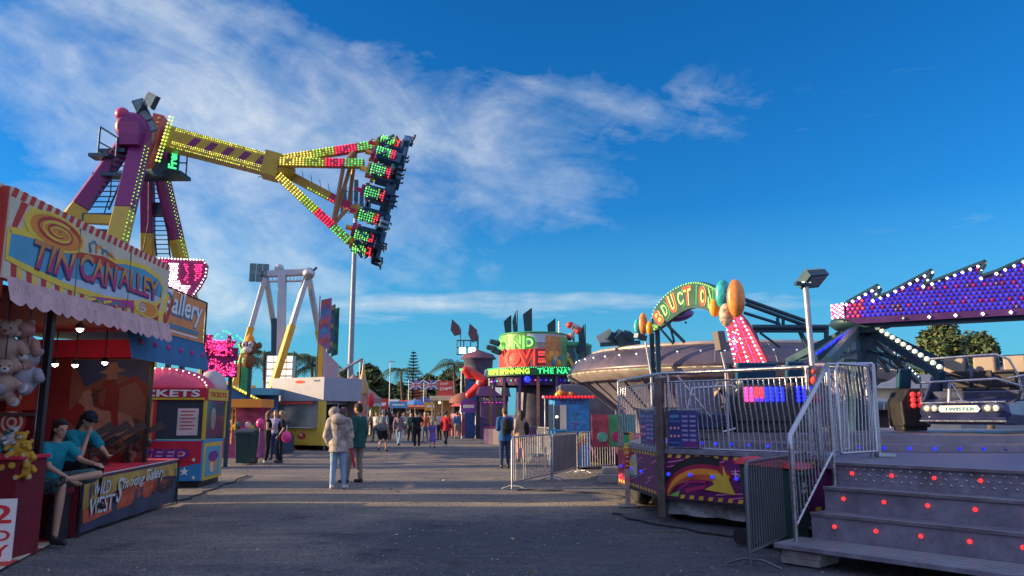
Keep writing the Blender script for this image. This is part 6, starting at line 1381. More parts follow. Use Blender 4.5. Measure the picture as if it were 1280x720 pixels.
# cars
CHW = mat('car_navy', (.03, .04, .11), .16, .35, var=.2); CSE = mat('car_seat_cream', (.27, .22, .17), .55, var=.15); CGR = mat('car_grey_blue', (.07, .085, .14), .3, .3, var=.15)
def twister_car(loc, rz, label, lights=True, name='ride_car'):
    r = thing(name, label, 'ride car', loc, rz); X = Matrix.Translation(V(loc)) @ Matrix.Rotation(rz, 4, 'Z')   # front towards -y
    B = MB(X)
    sec = [(-.62, .10, .30, .56), (-.50, .02, .34, .66), (.1, .0, .44, .70), (.70, .0, .50, .72), (.95, .05, .52, .68)]
    vs = []
    for (y, z0, z1, w_) in sec: vs += [(-w_*.86, y, z0), (w_*.86, y, z0), (w_, y, z0+.16), (w_*.96, y, z1), (-w_*.96, y, z1), (-w_, y, z0+.16)]
    fs = [(i*6+j, i*6+(j+1) % 6, (i+1)*6+(j+1) % 6, (i+1)*6+j) for i in range(4) for j in range(6)]+[(5, 4, 3, 2, 1, 0), (24, 25, 26, 27, 28, 29)]
    B.raw(vs, fs, CHW); part('body', B, r, bev=.03)
    B = MB(X)
    for x in (-.30, .30): B.tube([(x, -.60, .345), (x*.97, .6, .46)], .006, BLK, 4)
    for x in (-.5, -.17, .17, .5): B.ball((x, -.625, .36), .011, STEEL, 6, 4)
    B.tube([(-.14, -.635, .37), (-.05, -.645, .39), (.05, -.645, .39), (.14, -.635, .37)], .007, CHR, 6); part('trim', B, r)
    for q in (-.33, .02, .36):
        B = MB(X); B.box((q, .42, .59), (.32, .42, .06), BLK); B.box((q, .70, .78), (.30, .05, .30), BLK); part('cushion', B, r, bev=.02)
    B = MB(X); B.bar((-.60, -.62, .10), (.60, -.62, .10), .06, .06, CHW); B.tube([(-.62, -.655, .07), (.62, -.655, .07)], .018, CHR, 8); part('bumper', B, r, bev=.015)
    B = MB(X); B.prism([(-.70, .75, .35), (.70, .75, .35), (.70, .92, 1.0), (-.70, .92, 1.0)], V((0, .12, .03)), CGR); B.box((0, .45, .5), (1.3, .5, .14), CGR); B.prism([(.70, -.1, .4), (.70, .9, .4), (.70, .95, .95), (.70, .5, .85)], V((.05, 0, 0)), CGR); B.prism([(-.70, -.1, .4), (-.70, .9, .4), (-.70, .95, .95), (-.70, .5, .85)], V((-.05, 0, 0)), CGR); part('seat', B, r, bev=.03)
    for q in (-.46, .02, .48):
        B = MB(X); B.box((q, .90, 1.02), (.34, .14, .30), CSE); B.box((q, .98, 1.02), (.40, .10, .35), CHW); part('headrest', B, r, bev=.03)
    B = MB(X)
    B.tube([(-.60, -.52, .70), (.52, -.52, .73), (.68, -.30, .66), (.70, .2, .62)], .020, CHR, 8); B.tube([(-.62, -.5, .36), (.60, -.5, .37)], .018, CHR, 8); B.tube([(-.55, -.1, 1.12), (.45, -.15, 1.14), (.62, -.1, 1.05), (.70, .0, .8), (.70, .15, .45)], .020, CHR, 8); B.tube([(.0, -.5, .38), (-.16, -.5, .71)], .018, CHR, 6); B.tube([(-.20, -.5, .37), (-.16, -.5, .71)], .03, GALV, 6); B.tube([(-.62, -.5, .36), (-.60, -.52, .70)], .018, CHR, 6)
    part('lap_bar', B, r)
    for q in (-1, 1):
        B = MB(X); B.ball((q*.44, -.60, .27), (.16, .07, .085), CGR, 14, 9)
        for k in (-.05, .06): B.ball((q*.44+k, -.655, .27), (.052, .02, .05), mat('lamp_pearl', (.62, .58, .48), .2, var=0), 10, 7)
        part('headlight', B, r)
    B = MB(X); pl = [(-.27+.0, .22), (.27, .22), (.31, .27), (.27, .325), (-.27, .325), (-.31, .27)]; fp = plane_fn((0, -.635, 0), (1, 0, 0), Z, (0, -1, 0)); B.poly2(pl, lambda x, y, z=0.: V(fp(x-.03, y-.01, z)), CWHT, .01); b_ = part('name_plate', B, r)
    B = MB(X); B.text('TWISTER', mat('letter_teal', (.02, .25, .32), .5), lambda x, y, c: fp(-.25+x, .232+y, c+.016), .056, .44, .006, .02, 1.05, shear=.25); part('lettering', B, b_)
    B = MB(X); B.tube([(.55, -.05, .75), (.78, 0, .8), (.84, .05, .6), (.78, .1, .42)], .018, CHR, 8); part('grab_handle', B, r)
    return r
cb = P(1212, 527, 12.4)
twister_car((cb.x+.32, cb.y+.42, cb.z-.06), -.80, 'navy twister car facing the steps with white name plate and chrome bars')
cb2 = P(1330, 505, 13.9); twister_car((cb2.x, cb2.y+.5, 1.42), -.6, 'navy twister car farther right with cream headrests cut by the frame', name='ride_car')
# bulb covered back of the left cars
def light_pod(px0, px1, py0, py1, Y, mats, label, rr_=.038, rows=4, body=BLK):
    a = P(px0, py0, Y); b_ = P(px1, py1, Y); w_ = b_.x-a.x; h_ = a.z-b_.z; t_ = thing('ride_car', label, 'ride car', (a.x+w_/2, Y, b_.z)); f_ = plane_fn((a.x, Y, b_.z), (1, 0, 0), Z, (0, -1, 0))
    B = MB(); B.prism([f_(-.12, -.35, -.6), f_(w_+.12, -.35, -.6), f_(w_+.15, .4*h_, -.6), f_(w_, h_+.06, -.6), f_(0, h_+.06, -.6), f_(-.15, .4*h_, -.6)], V((0, -.58, 0)), body); B.bb(a.x-.1, b_.x+.1, Y+.1, Y+.5, 1.25, b_.z-.3, BLK); part('body', B, t_, bev=.03)
    B = MB(); n = int(w_/(rr_*2.3))
    for i in range(n):
        for j in range(rows): B.ball(f_((i+.5)*w_/n, (j+.5)*h_/rows, .015), rr_, mats(i/n, j), 8, 6)
    part('light_bulbs', B, t_)
    B = MB(); B.prism([f_(0, h_+.08, -.5), f_(w_, h_+.08, -.5), f_(w_, h_+.45, -.4), f_(0, h_+.45, -.4)], V((0, -.12, 0)), NAVB); part('backrest', B, t_, bev=.03)
    return t_
light_pod(929, 981, 484, 502, 13.2, lambda t, j: (LPK if t < .15 else (LR if t < .45 and j else (LVI if t < .5 else LBL))), 'dark twister car with row of red and blue bulbs behind the front fence')
light_pod(993, 1016, 482, 503, 13.5, lambda t, j: LBL, 'dark twister car with blue bulbs partly behind the flood mast')
light_pod(1136, 1155, 490, 510, 14.2, lambda t, j: led('led_softred', (.6, .04, .05), .5), 'twister car end with cluster of unlit red globes', .055, 3)
# car with chrome frame and rider at the left
q = P(905, 500, 13.6); t_ = thing('ride_car', 'chrome framed twister car holding the rider in the cap behind the fence', 'ride car', (q.x, 13.8, 1.25))
B = MB(); B.bb(q.x-.65, q.x+.35, 13.5, 14.6, 1.30, 1.58, CHW); B.prism([(q.x-.65, 14.4, 1.5), (q.x+.35, 14.4, 1.5), (q.x+.35, 14.6, 2.2), (q.x-.65, 14.6, 2.2)], V((0, .1, 0)), CGR); part('body', B, t_, bev=.04)
B = MB(); B.tube([(q.x-.7, 13.4, 1.6), (q.x-.6, 13.4, 2.0), (q.x+.1, 13.4, 2.05), (q.x+.4, 13.4, 1.8), (q.x+.3, 13.4, 1.35), (q.x-.1, 13.4, 1.25)], .025, CHR, 8); B.tube([(q.x-.9, 13.5, 2.3), (q.x-.3, 13.4, 1.5)], .02, CHR, 8); part('lap_bar', B, t_)
B = MB(); 
for i in range(4): B.ball((q.x+.15+.02*i, 13.35, 1.62+i*.16), .055, mat('lamp_pearl', (.62, .58, .48), .2, var=0), 10, 7)
part('globe_lamps', B, t_)
qq = P(918, 500, 14.0)
person('rider in dark cap sitting in the chrome framed car with bare arm raised', (qq.x-.05, 14.1, 1.02), yaw_to(-.3, -1), 1.75, J=dict(pel=(0, 0, .58), wai=(0, 0, .74), che=(0, .02, .95), nb=(0, .02, 1.12), hd=(0, .06, 1.30), face=(.2, 1, -.1), sR=(.175, .02, 1.08), eR=(.26, .22, .86), wR=(.16, .40, .98), sL=(-.175, .02, 1.08), eL=(-.24, .20, .85), wL=(-.12, .40, .80), hR=(.09, .02, .58), kR=(.11, .46, .58), aR=(.11, .48, .20), hL=(-.09, .02, .58), kL=(-.11, .46, .58), aL=(-.11, .48, .20)), top=cloth('dim_grey', (.08, .08, .09)), low=BLACK, sleeve='short', cap=cloth('cap_dark', (.015, .02, .035)), skin=SKIN, vox=.016)
# back of the ride: low light strip frames and mirrors behind the cars
q0 = P(800, 518, 16.5)
B = MB(); a, b_ = P(902, 538, 14.8), P(1040, 538, 14.6); 
B.bb(a.x, b_.x, 14.6, 15.0, 1.02, 1.22, mat('step_panel', (.30, .28, .30), .5, .3)); part('inner_step', B, tw)
# --- crowd gate and bin in front of the steps
def barrier(a, b, label, h=1.08, m=GALV, group='crowd barriers', solid=None, gap=.11):
    d = (b-a); L_ = d.length; d.normalize(); r = thing('crowd_barrier', label, 'crowd barrier', tuple((a+b)/2), math.atan2(d.y, d.x), group)
    B = MB(); B.tube([a+Z*.03, a+Z*(h-.08), a+d*.05+Z*h, b-d*.05+Z*h, b+Z*(h-.08), b+Z*.03], .019, m, 10); B.tube([a+Z*.16, b+Z*.16], .017, m, 8); part('frame', B, r)
    B = MB(); n = int(L_/gap)
    for i in range(1, n): p = a+d*(L_*i/n); B.tube([p+Z*.16, p+Z*h], .0085, m, 6)
    part('infill_bars', B, r)
    for q in (.12, L_-.12):
        B = MB(); p = a+d*q; nn = V((d.y, -d.x, 0)); B.tube([p+nn*.28+Z*.015, p+nn*.1+Z*.08, p-nn*.1+Z*.08, p-nn*.28+Z*.015], .014, m, 6); part('foot', B, r)
    if solid: B = MB(); nn = V((d.y, -d.x, 0)); B.prism([a+d*.05+Z*.18-nn*.02, b-d*.05+Z*.18-nn*.02, b-d*.05+Z*(h-.03)-nn*.02, a+d*.05+Z*(h-.03)-nn*.02], -nn*.01, solid); part('cover_sheet', B, r)
    return r
a = G(938, 712, 0); b_ = G(1022, 668, 0); barrier(a, b_, 'steel crowd barrier in front of the red lidded bin at the foot of the steps', 1.06, mat('galvanised_dull', (.13, .135, .15), .5, .6, var=.2), gap=.085)
p = G(975, 690, 0); wheelie_bin((p.x+.13, p.y+.42, 0), math.atan2(b_.y-a.y, b_.x-a.x), BGN, mat('bin_lid_red', (.5, .02, .03), .35), 'dark green wheelie bin with red lid behind the crowd barrier by the steps', H=1.0, W=.52, logo=('REAL', 'Holiday'))
# ================================================================ spinning saucer ride behind the platform
SAU = mat('saucer_skin', (.125, .105, .135), .42, .55, var=.22, vs=1.5, grime=.1); SAU2 = mat('saucer_trim', (.42, .36, .32), .4, .4, var=.2)
sc_ = V((7.0, 25.2, 0)); RS = 5.15
su = thing('saucer_ride', 'large bronze grey flying saucer ride with lit rim behind the twister', 'fairground ride', tuple(sc_))
zr = 2.86
B = MB(); B.lathe([(RS-.15, zr-.12), (RS, zr), (RS-.02, zr+.06), (RS-.16, zr+.26), (RS-.40, zr+.46), (RS-.72, zr+.62), (RS-1.0, zr+.70), (0, zr+.74)], sc_, SAU, 72); 
hull = part('hull', B, su)
B = MB()
for i in range(20):
    a_ = 2*PI*i/20; B.tube([sc_+V((cos(a_)*r_, sin(a_)*r_, zz)) for r_, zz in ((RS-.02, zr+.06), (RS-.16, zr+.26), (RS-.40, zr+.46), (RS-.72, zr+.62))], .009, SAU2, 5)
B.lathe([(RS-.76, zr+.60), (RS-.72, zr+.66), (RS-.88, zr+.73), (RS-1.0, zr+.71)], sc_, SAU2, 72); part('ribs', B, hull)
B = MB(); B.lathe([(RS-.30, zr-.30), (RS-.02, zr-.14), (RS+.02, zr-.02)], sc_, SAU2, 72)
for i in range(48):
    a0, a1 = 2*PI*(i+.12)/48, 2*PI*(i+.85)/48; m_ = led('strip_warm', (1, .86, .45), 1.3) if i % 5 else LGR
    B.raw([sc_+V((cos(a)*(RS+.015-q*.10), sin(a)*(RS+.015-q*.10), zr-.05-q*.085)) for a in (a0, a1) for q in (0, 1)], [(0, 1, 3, 2)], m_)
part('rim_lights', B, hull)
B = MB()
for i in range(48): a_ = 2*PI*i/48; B.gem(sc_+V((cos(a_)*(RS-.28), sin(a_)*(RS-.28), zr+.40)), .028, led('led_dim_white', (1, .95, .9), 1.2))
part('rivet_lights', B, hull)
B = MB()
for i in range(40):
    a_ = 2*PI*i/40; B.bar(sc_+V((cos(a_)*(RS-.35), sin(a_)*(RS-.35), zr-.2)), sc_+V((cos(a_)*(RS-1.5), sin(a_)*(RS-1.5), zr-1.15)), .07, .05, mat('strut_grey', (.22, .2, .22), .5, .4))
B.lathe([(RS-.4, zr-.22), (RS-1.55, zr-1.2), (RS-1.6, .9)], sc_, DKP, 48); part('underside', B, su)
B = MB(); B.lathe([(RS-1.3, 1.0), (RS-.2, .95), (RS-.2, .7), (RS-.5, .1)], sc_, mat('panel_plum', (.10, .02, .10), .5, var=.6, vs=2), 48); part('base_deck', B, su)
GLX = mat('panel_green', (.05, .30, .12), .5, var=.5, vs=2)
for i, (px, m_) in enumerate(((750, mat('panel_rose', (.30, .04, .07), .5, var=.7, vs=5)), (768, GLX), (784, mat('panel_teal', (.04, .22, .24), .5, var=.6)))):
    q = P(px, 520, 19.2+i*.2); B = MB(); B.box((q.x, q.y, 1.15), (.42, .06, .8), m_); disc2(.05, -.15, .13, .12, [mat('panel_mint', (.10, .35, .25), .5, var=.5, vs=6), RMAG, CORG][i], .02, plane_fn((q.x, q.y-.03, 1.15), (1, 0, 0), Z, (0, -1, 0)), B); part('deco_panel', B, su)
B = MB(); qa, qb = P(700, 518, 31), P(860, 518, 31); B.bb(qa.x, qb.x, 31, 33.4, .35, 2.75, mat('truck_body', (.10, .11, .15), .5, var=.3))
gtr = thing('generator_trailer', 'long dark grey generator trailer parked behind the saucer', 'trailer', ((qa.x+qb.x)/2, 32, 0)); part('body', B, gtr, bev=.05)
for x in (qa.x+.8, qa.x+1.9, qb.x-1): B = MB(); B.lathe([(.42, -.12), (.45, .0), (.42, .12), (0, .14), (0, -.12), (.42, -.12)], (x, 31.1, .45), BLK, 18, M=Matrix.Rotation(PI/2, 3, 'X')); part('wheel', B, gtr)
# roof clutter at left
B = MB(); 
for px, py, s_ in ((765, 422, .26), (776, 424, .34), (786, 420, .22)): B.box(P(px, py, 23), (s_*1.4, .3, s_), TEALD, rot=Matrix.Rotation(R(25+px % 7*4), 3, 'Y') @ Matrix.Rotation(.4, 3, 'Z'))
B.box(P(757, 422, 23), (.5, .1, .35), mat('flood_silver', (.4, .42, .35), .3, .5), rot=Matrix.Rotation(R(-30), 3, 'Y'))
B.bar(P(750, 431, 23), P(800, 428, 23), .15, .12, TEALD); part('roof_floodlights', B, su)
# arch
A1 = P(935, 457, 15.8); A0 = P(803, 414, 21.2)
aU = V((A1.x-A0.x, A1.y-A0.y, 0)); aL = aU.length; aU.normalize(); aN = V((aU.y, -aU.x, 0)); aN = -aN if aN.y > 0 and aN.x > 0 else aN
if aN.x > 0: aN = -aN
def onp(px, py, dn=0.):
    d = ray(px, py); o_ = V((0, 0, CAMH)); t = (A0+aN*dn-o_).dot(aN)/d.dot(aN); q = o_+d*t; return ((q-A0).dot(aU), q.z)
fA_ = plane_fn(V((A0.x, A0.y, 0)), aU, Z, aN)
ar_ = thing('entrance_arch', 'curved ABDUCTION entrance arch with planets and a red bulb covered leg', 'arch', tuple(fA_(aL*.5, 0)))
outer = [onp(*p) for p in ((812, 415), (818, 388), (832, 369), (850, 357), (868, 352), (884, 355), (898, 362), (912, 372))]
inner = [onp(*p) for p in ((818, 414), (830, 406), (843, 396), (856, 388), (868, 385), (884, 388), (897, 395), (908, 402))]
def cr(pl, t):
    n = len(pl)-1; u = max(0, min(n-1e-6, t*n)); i = int(u); f_ = u-i; p = [pl[max(0, min(n, i+k))] for k in (-1, 0, 1, 2)]
    return tuple(.5*((2*p[1][a])+(-p[0][a]+p[2][a])*f_+(2*p[0][a]-5*p[1][a]+4*p[2][a]-p[3][a])*f_*f_+(-p[0][a]+3*p[1][a]-3*p[2][a]+p[3][a])*f_**3) for a in (0, 1))
AGN = mat('arch_green', (.02, .065, .06), .5, var=.3)
B = MB(); K = 36; po_ = [cr(outer, i/K) for i in range(K+1)]; pi_ = [cr(inner, i/K) for i in range(K+1)]
vs = [fA_(x, y, 0) for x, y in po_]+[fA_(x, y, 0) for x, y in pi_]+[fA_(x, y, -.12) for x, y in po_]+[fA_(x, y, -.12) for x, y in pi_]; k = K+1
B.raw(vs, [(i, i+1, k+i+1, k+i) for i in range(K)]+[(2*k+i+1, 2*k+i, 3*k+i, 3*k+i+1) for i in range(K)]+[(i+1, i, 2*k+i, 2*k+i+1) for i in range(K)]+[(k+i, k+i+1, 3*k+i+1, 3*k+i) for i in range(K)], AGN); bo = part('arch_board', B, ar_)
B = MB(); B2 = MB()
L1_ = led('tube_lime', (.35, 1, .2), .9); L2_ = led('tube_amber', (1, .75, .2), .9); LRD_ = mat('letter_rust', (.5, .06, .03), .5)
word = 'ABDUCTION'
for i, ch in enumerate(word):
    t0, t1 = .02+i*.088, .02+(i+.84)*.088
    if ch == 'I': t0, t1 = t0+.022, t1-.022
    def fn(x, y, c, t0=t0, t1=t1):
        t = lerp(t0, t1, x); a, b = cr(inner, t), cr(outer, t); q = .12+.76*y; return fA_(lerp(a[0], b[0], q), lerp(a[1], b[1], q), c)
    B.text(ch, L1_ if i % 2 == 0 else L2_, lambda x, y, c: fn(x, y, c+.02), 1, 1, .01, .06)
    B.text(ch, LRD_ if i % 2 else AGN, lambda x, y, c: fn(x, y, c+.035), 1, 1, .01, .012)
part('lettering', B, bo)
B = MB()
for i in range(40): x, y = cr(outer, i/40); B.gem(fA_(x, y-.03, .03), .02, L1_)
part('edge_lights', B, bo)
# red leg
B = MB(); lg = [onp(*p) for p in ((905, 388), (916, 382), (934, 402), (960, 452), (944, 462), (922, 462), (912, 425))]
B.prism([fA_(x, y, .02) for x, y in lg], -aN*.06, mat('arch_red', (.36, .015, .05), .45, var=.2)); lo_ = part('bulb_leg', B, ar_)
B = MB(); xs_ = [x for x, y in lg]; ys_ = [y for x, y in lg]
top_, bot_ = onp(912, 388), None
tl_, tr_ = onp(907, 392), onp(928, 396); bl_, br_ = onp(923, 461), onp(957, 453)
for i in range(9):
    for j in range(24):
        u, v = i/8, j/23; x = lerp(lerp(tl_[0], tr_[0], u), lerp(bl_[0], br_[0], u), v); y = lerp(lerp(tl_[1], tr_[1], u), lerp(bl_[1], br_[1], u), v)
        if in_poly(x, y, lg): B.gem(fA_(x, y, .05), .024, LWH if i % 4 == 0 and j % 2 else (LR if i % 2 else LPK))
part('light_bulbs', B, lo_)
B = MB(); cx_, cy_ = onp(922, 430); ap = [(cx_+.17*cos(t*PI/10), cy_+.36*sin(t*PI/10)) for t in range(21)]; B.band2(ap, .03, .03, lambda x, y, z=0.: fA_(x, y, z+.06), BLK)
for i in range(30): B.gem(fA_(cx_+.13*cos(i*2.4)*math.sqrt(i/30), cy_+.3*sin(i*2.4)*math.sqrt(i/30), .07), .022, LPK if i % 3 else LWH)
part('oval_badge', B, lo_)
q0, q1 = onp(930, 455), onp(815, 415)
for (x, y) in ((onp(932, 458)), onp(953, 452), onp(813, 414), onp(806, 416)):
    B = MB(); B.bar(fA_(x, .6, -.2), fA_(x, y, -.2), .12, .12, TEALD); part('support_post', B, ar_)
# planets
def planet(px, py, rx, ry, mats, label, dn=.25, part_=ar_):
    c_ = fA_(*onp(px, py, dn), dn); s_ = ry/ (FOC/c_.y)*.95; B = MB(); M_ = Matrix((aU, aN, Z)).transposed()
    B.ball(c_, (s_*rx/ry*1.15, s_*rx/ry*.8, s_), mats, 20, 14); part('planet', B, part_, label)
PT = mat('planet_teal', (.02, .34, .36), .35, var=.6, vs=7, emis=.0); PO = mat('planet_orange', (.60, .22, .05), .35, var=.5, vs=3); PYL = mat('planet_amber', (.72, .33, .02), .35, var=.2); PCR = mat('planet_cream', (.48, .38, .26), .5, var=.9, vs=16)
planet(904, 368, 9.5, 20, PT, 'tall teal planet'); planet(920, 373, 10.5, 26, PO, 'large orange planet', .32); planet(893, 385, 6, 12, PYL, 'small amber planet', .36); planet(908, 394, 8.5, 16, PCR, 'speckled cream planet', .42)
planet(804, 405, 5, 15, PO, 'orange planet at the far foot'); planet(797, 409, 4.5, 11, PT, 'teal planet at the far foot'); planet(812, 410, 4, 9, PYL, 'amber planet at the far foot', .4)
# hanging little ship
q = P(852, 395, 19.6); B = MB(); M_ = Matrix.Rotation(R(-16), 3, 'Y'); sp1 = mat('ship_violet', (.13, .05, .28), .35, .3); B.ball(q, (.33, .30, .13), sp1, 24, 8, M_)
for k in range(5): B.lathe([(.30-.055*k, -.035+.03*k), (.325-.055*k, -.02+.03*k)], q, LIL, 24, M=M_)
B.ball(q-Z*.17+V((.1, 0, 0)), (.03, .03, .03), BLK); part('little_ship', B, ar_)
# black truss arms behind, to the right
B = MB()
for p0, p1, r_ in (((930, 374), (1012, 403), .05), ((932, 380), (1010, 408), .05), ((930, 391), (975, 405), .04), ((940, 409), (1035, 409), .07), ((940, 414), (1035, 414), .04), ((972, 397), (972, 410), .04), ((979, 397), (979, 410), .04), ((1033, 408), (1033, 435), .06), ((1000, 414), (1012, 440), .06), ((943, 414), (952, 440), .04), ((950, 416), (975, 434), .03), ((823, 408), (842, 430), .03), ((830, 402), (856, 428), .04), ((836, 402), (843, 428), .03)): B = MB(); B.tube([P(*p0, 18.5), P(*p1, 18.5)], r_, TEALD, 6); part('truss_bar', B, su)
B = MB()
for i in range(9): B.tube([P(942+i*10, 409, 18.5), P(947+i*10, 414, 18.5)], .02, TEALD, 4)
part('truss', B, su)
# lamps on thin poles between platform and saucer
for (px, py0, py1, bw, bh, l, ang) in ((811, 468, 421, 17, 7, 'small dark floodlight on a grey pole left of the saucer roof', 12), (904, 462, 426, 15, 24, 'tall box shaped speaker lamp on a bent chrome pole before the saucer', -8)):
    Y = 14.6 if px < 850 else 12.9; a, b_ = P(px+3, py0, Y), P(px-4, py1+6, Y); t_ = thing('pole_lamp' if px < 850 else 'pole_speaker', l, 'lamp' if px < 850 else 'speaker', (a.x, a.y, 1.0))
    B = MB(); B.tube([(a.x, a.y, 1.0), a, b_], .022, GALV, 8); part('pole', B, t_)
    B = MB(); s_ = FOC/Y; c_ = P(px-4, py1, Y); B.box(c_+V((-.1, 0, 0)) if px < 850 else c_, (bw/s_, .12, bh/s_), TEALD if px < 850 else mat('speaker_brown', (.12, .10, .10), .6, var=.2), rot=Matrix.Rotation(R(ang), 3, 'Y') @ Matrix.Rotation(R(40), 3, 'Z'));
    if px > 850: B.box(c_+V((-.065, -.10, .0)), (bw/s_*.75, .02, bh/s_*.86), CRED, rot=Matrix.Rotation(R(ang), 3, 'Y') @ Matrix.Rotation(R(40), 3, 'Z')) if 0 else None
    part('head', B, t_, bev=.01)
# pipe mess inside: struts between rides
# --- blue ticket booth
K0 = G(738, 586, 0); kb = thing('ticket_booth', 'small blue stone painted ticket booth with hatch and row of red roof bulbs', 'ticket booth', (K0.x-.6, K0.y+.5, 0))
kx1, ky = K0.x, K0.y; kw = 1.02; KB = mat('booth_stone_blue', (.03, .21, .50), .5, var=.35, vs=5)
kf = plane_fn((kx1-kw, ky, 0), (1, 0, 0), Z, (0, -1, 0)); h_ = 2.02
sX = P(686, 518, ky+.9).x
ks = plane_fn((kx1-kw, ky, 0), (sX-(kx1-kw), .9, 0), Z, (-1, -.1, 0)); sw = V((sX-(kx1-kw), .9, 0)).length
B = MB(); B.prism([(kx1-kw, ky, .05), (kx1, ky, .05), (kx1+.05, ky+.95, .05), (sX, ky+.9, .05)], Z*(h_-.05), KB); part('body', B, kb, bev=.01)
B = MB(); KL = mat('mortar_blue', (.04, .26, .48), .5)
rk = random.Random(2)
for r_ in range(13):
    for k in range(4):
        x = .05+k*.25+(r_ % 2)*.1; y = .1+r_*.145
        if y < .85 and x > .3: continue
        if x < .42 and 1.1 < y < 1.85: continue
        B.poly2([(x, y), (min(kw-.02, x+.19), y+.01), (min(kw-.02, x+.18), y+.10), (x+.01, y+.11)], kf, KB if rk.random() < .5 else KL, .012)
B.band2(arc(.95, .15, .55, .85, 95, 195), .10, .16, kf, CYEL, .016); B.band2(arc(.98, .15, .40, .66, 95, 195), .08, .12, kf, CRED, .018); B.band2(arc(.98, .15, .50, .75, 95, 195), .05, .08, kf, CORG, .020)
B.poly2([(.0, .6), (.4, .55), (.45, .95), (0, 1.0)], kf, mat('paint_rock', (.04, .05, .09), .7, var=.6, vs=9), .014); disc2(.25, .72, .16, .10, PO, .018, kf, B); disc2(.2, .78, .09, .06, CWHT, .02, kf, B)
B.text('TICKETS', NVY, lambda x, y, c: kf(.16+x, 1.86+y, c+.018), .10, .72, .006, .02)
B.text('T', CTEAL, lambda x, y, c: kf(.5+x, 1.4+y, c+.02), .22, .2, .006, .04); B.text('T', mat('paint_dusk', (.14, .09, .25), .6), lambda x, y, c: kf(.5+x, 1.1+y, c+.02), .22, .2, .006, .04)
part('front_artwork', B, kb)
B = MB(); wf = plane_fn((kx1-kw-.02, ky-.04, 1.12), (-.12, -.0, 0) if 0 else (1, 0, 0), Z, (0, -1, 0)); B.poly2([(.18, 0), (.36, 0), (.36, .70), (.18, .70)], wf, mat('hatch_cream', (.62, .55, .46), .6), .04); B.poly2([(.0, .04), (.17, .04), (.17, .68), (.0, .68)], wf, GLS, .01); B.poly2([(-.16, -.02), (-.01, -.02), (-.01, .72), (-.16, .72)], lambda x, y, z=0.: wf(x, y, z-.05), mat('glass_pale', (.2, .2, .2), .1), .02); B.poly2([(-.2, -.05), (.4, -.05), (.4, -.0), (-.2, -.0)], wf, KL, .05); disc2(.08, .36, .04, .035, led('bulb_soft', (1, .85, .55), 3), .02, wf, B)
part('window_hatch', B, kb)
B = MB(); B.prism([(kx1-kw-.35, ky-.12, h_), (kx1+.12, ky-.12, h_), (kx1+.12, ky+1.05, h_), (sX-.1, ky+1.0, h_)], Z*.05, AWB); part('roof', B, kb)
for i in range(15): B = MB(); x = kx1-kw-.33+i*.103; B.ball((x, ky-.14, h_+.03), .042, led('globe_red', (.8, .02, .03), .8) if i else led('globe_rose', (.8, .3, .3), .5), 10, 7); part('roof_globe', B, kb)
B = MB(); 
for dx, dz, r_, m_ in ((.33, .14, .10, CORG), (.45, .12, .08, CRED), (.62, .10, .09, CORG), (.24, .10, .07, CYEL), (.72, .09, .06, RED)): B.ball((kx1-kw+dx-.15, ky+.1, h_+dz), r_, m_, 10, 7)
part('roof_ornament', B, kb)
for x in (kx1-kw-.28,): B = MB(); B.tube([(x, ky-.05, 0), (x, ky-.05, h_)], .022, STEEL, 8); part('post', B, kb)
# barriers round the booth
barrier(G(640, 613), G(689, 601), 'galvanised crowd barrier nearest the camera in front of the blue booth')
barrier(G(691, 601), G(722, 592), 'crowd barrier with a grey mesh cover before the blue booth', solid=mat('mesh_grey', (.17, .15, .16), .8, var=.3))
barrier(G(725, 592), G(769, 588), 'galvanised crowd barrier right of the blue booth towards the platform')
barrier(G(672, 571), G(700, 576), 'galvanised crowd barrier behind the pink trousered person')
barrier(G(655, 573), G(642, 606), 'crowd barrier seen end on beside the blue jacketed man') if 0 else None
for (px, py) in ((770, 600), (755, 603)): 
    pass
p = G(765, 605); B = MB(); B.box((p.x, p.y+.4, .10), (.5, .5, .2), mat('concrete', (.30, .29, .28), .9, var=.2, bump=.4)); B.box((p.x+.05, p.y+.42, .28), (.42, .4, .16), mat('concrete', (.3, .29, .28))); solo('counterweight', B, 'stacked concrete block beside the side skirt of the platform', 'block', (p.x, p.y+.4, 0), bev=.02)

# --- drum shaped ride: SOUND MOVE
hc = P(671, 518, 42.0); sd = thing('drum_ride', 'round ride with painted SOUND MOVE drum, green lit band and dark flags', 'fairground ride', (hc.x, 42, 0))
hx, hy = hc.x, 42.0
def cyl(cx, cy, r): return lambda x, y, z=0.: V((cx+(r+z)*sin(x/r), cy-(r+z)*cos(x/r), y))     # x: arc length from the side facing the camera
bR = 2.75; zb0 = P(650, 469, 39.5).z; zb1 = P(650, 459, 39.5).z
B = MB(); B.lathe([(bR, zb0), (bR, zb1)], (hx, hy, 0), mat('band_dark_green', (.01, .09, .03), .5), 60); B.lathe([(0, zb1), (bR, zb1)], (hx, hy, 0), BLK, 60, False); B.lathe([(0, zb0), (bR, zb0)], (hx, hy, 0), BLK, 60, False); bd = part('text_band', B, sd)
B = MB(); cb_ = cyl(hx, hy, bR); B.text('KEEPS SPINNING', led('tube_yellowgreen', (.45, 1, .08), 1.0), lambda x, y, c: cb_(-3.3+x, zb0+.07+y, c+.03), .28, 2.85, .01, .03, 1.1); B.text('THE NATION', led('tube_green', (.05, .9, .25), .9), lambda x, y, c: cb_(-.05+x, zb0+.07+y, c+.03), .28, 2.8, .01, .03, 1.1)
for i in range(60): B.gem(cb_(-3.6+i*.12, zb1-.02, .03), .03, LGR); 
part('lettering', B, bd)
dR = 1.85; dx_ = hx-.15; z0, z1 = zb1, P(650, 417, 41).z
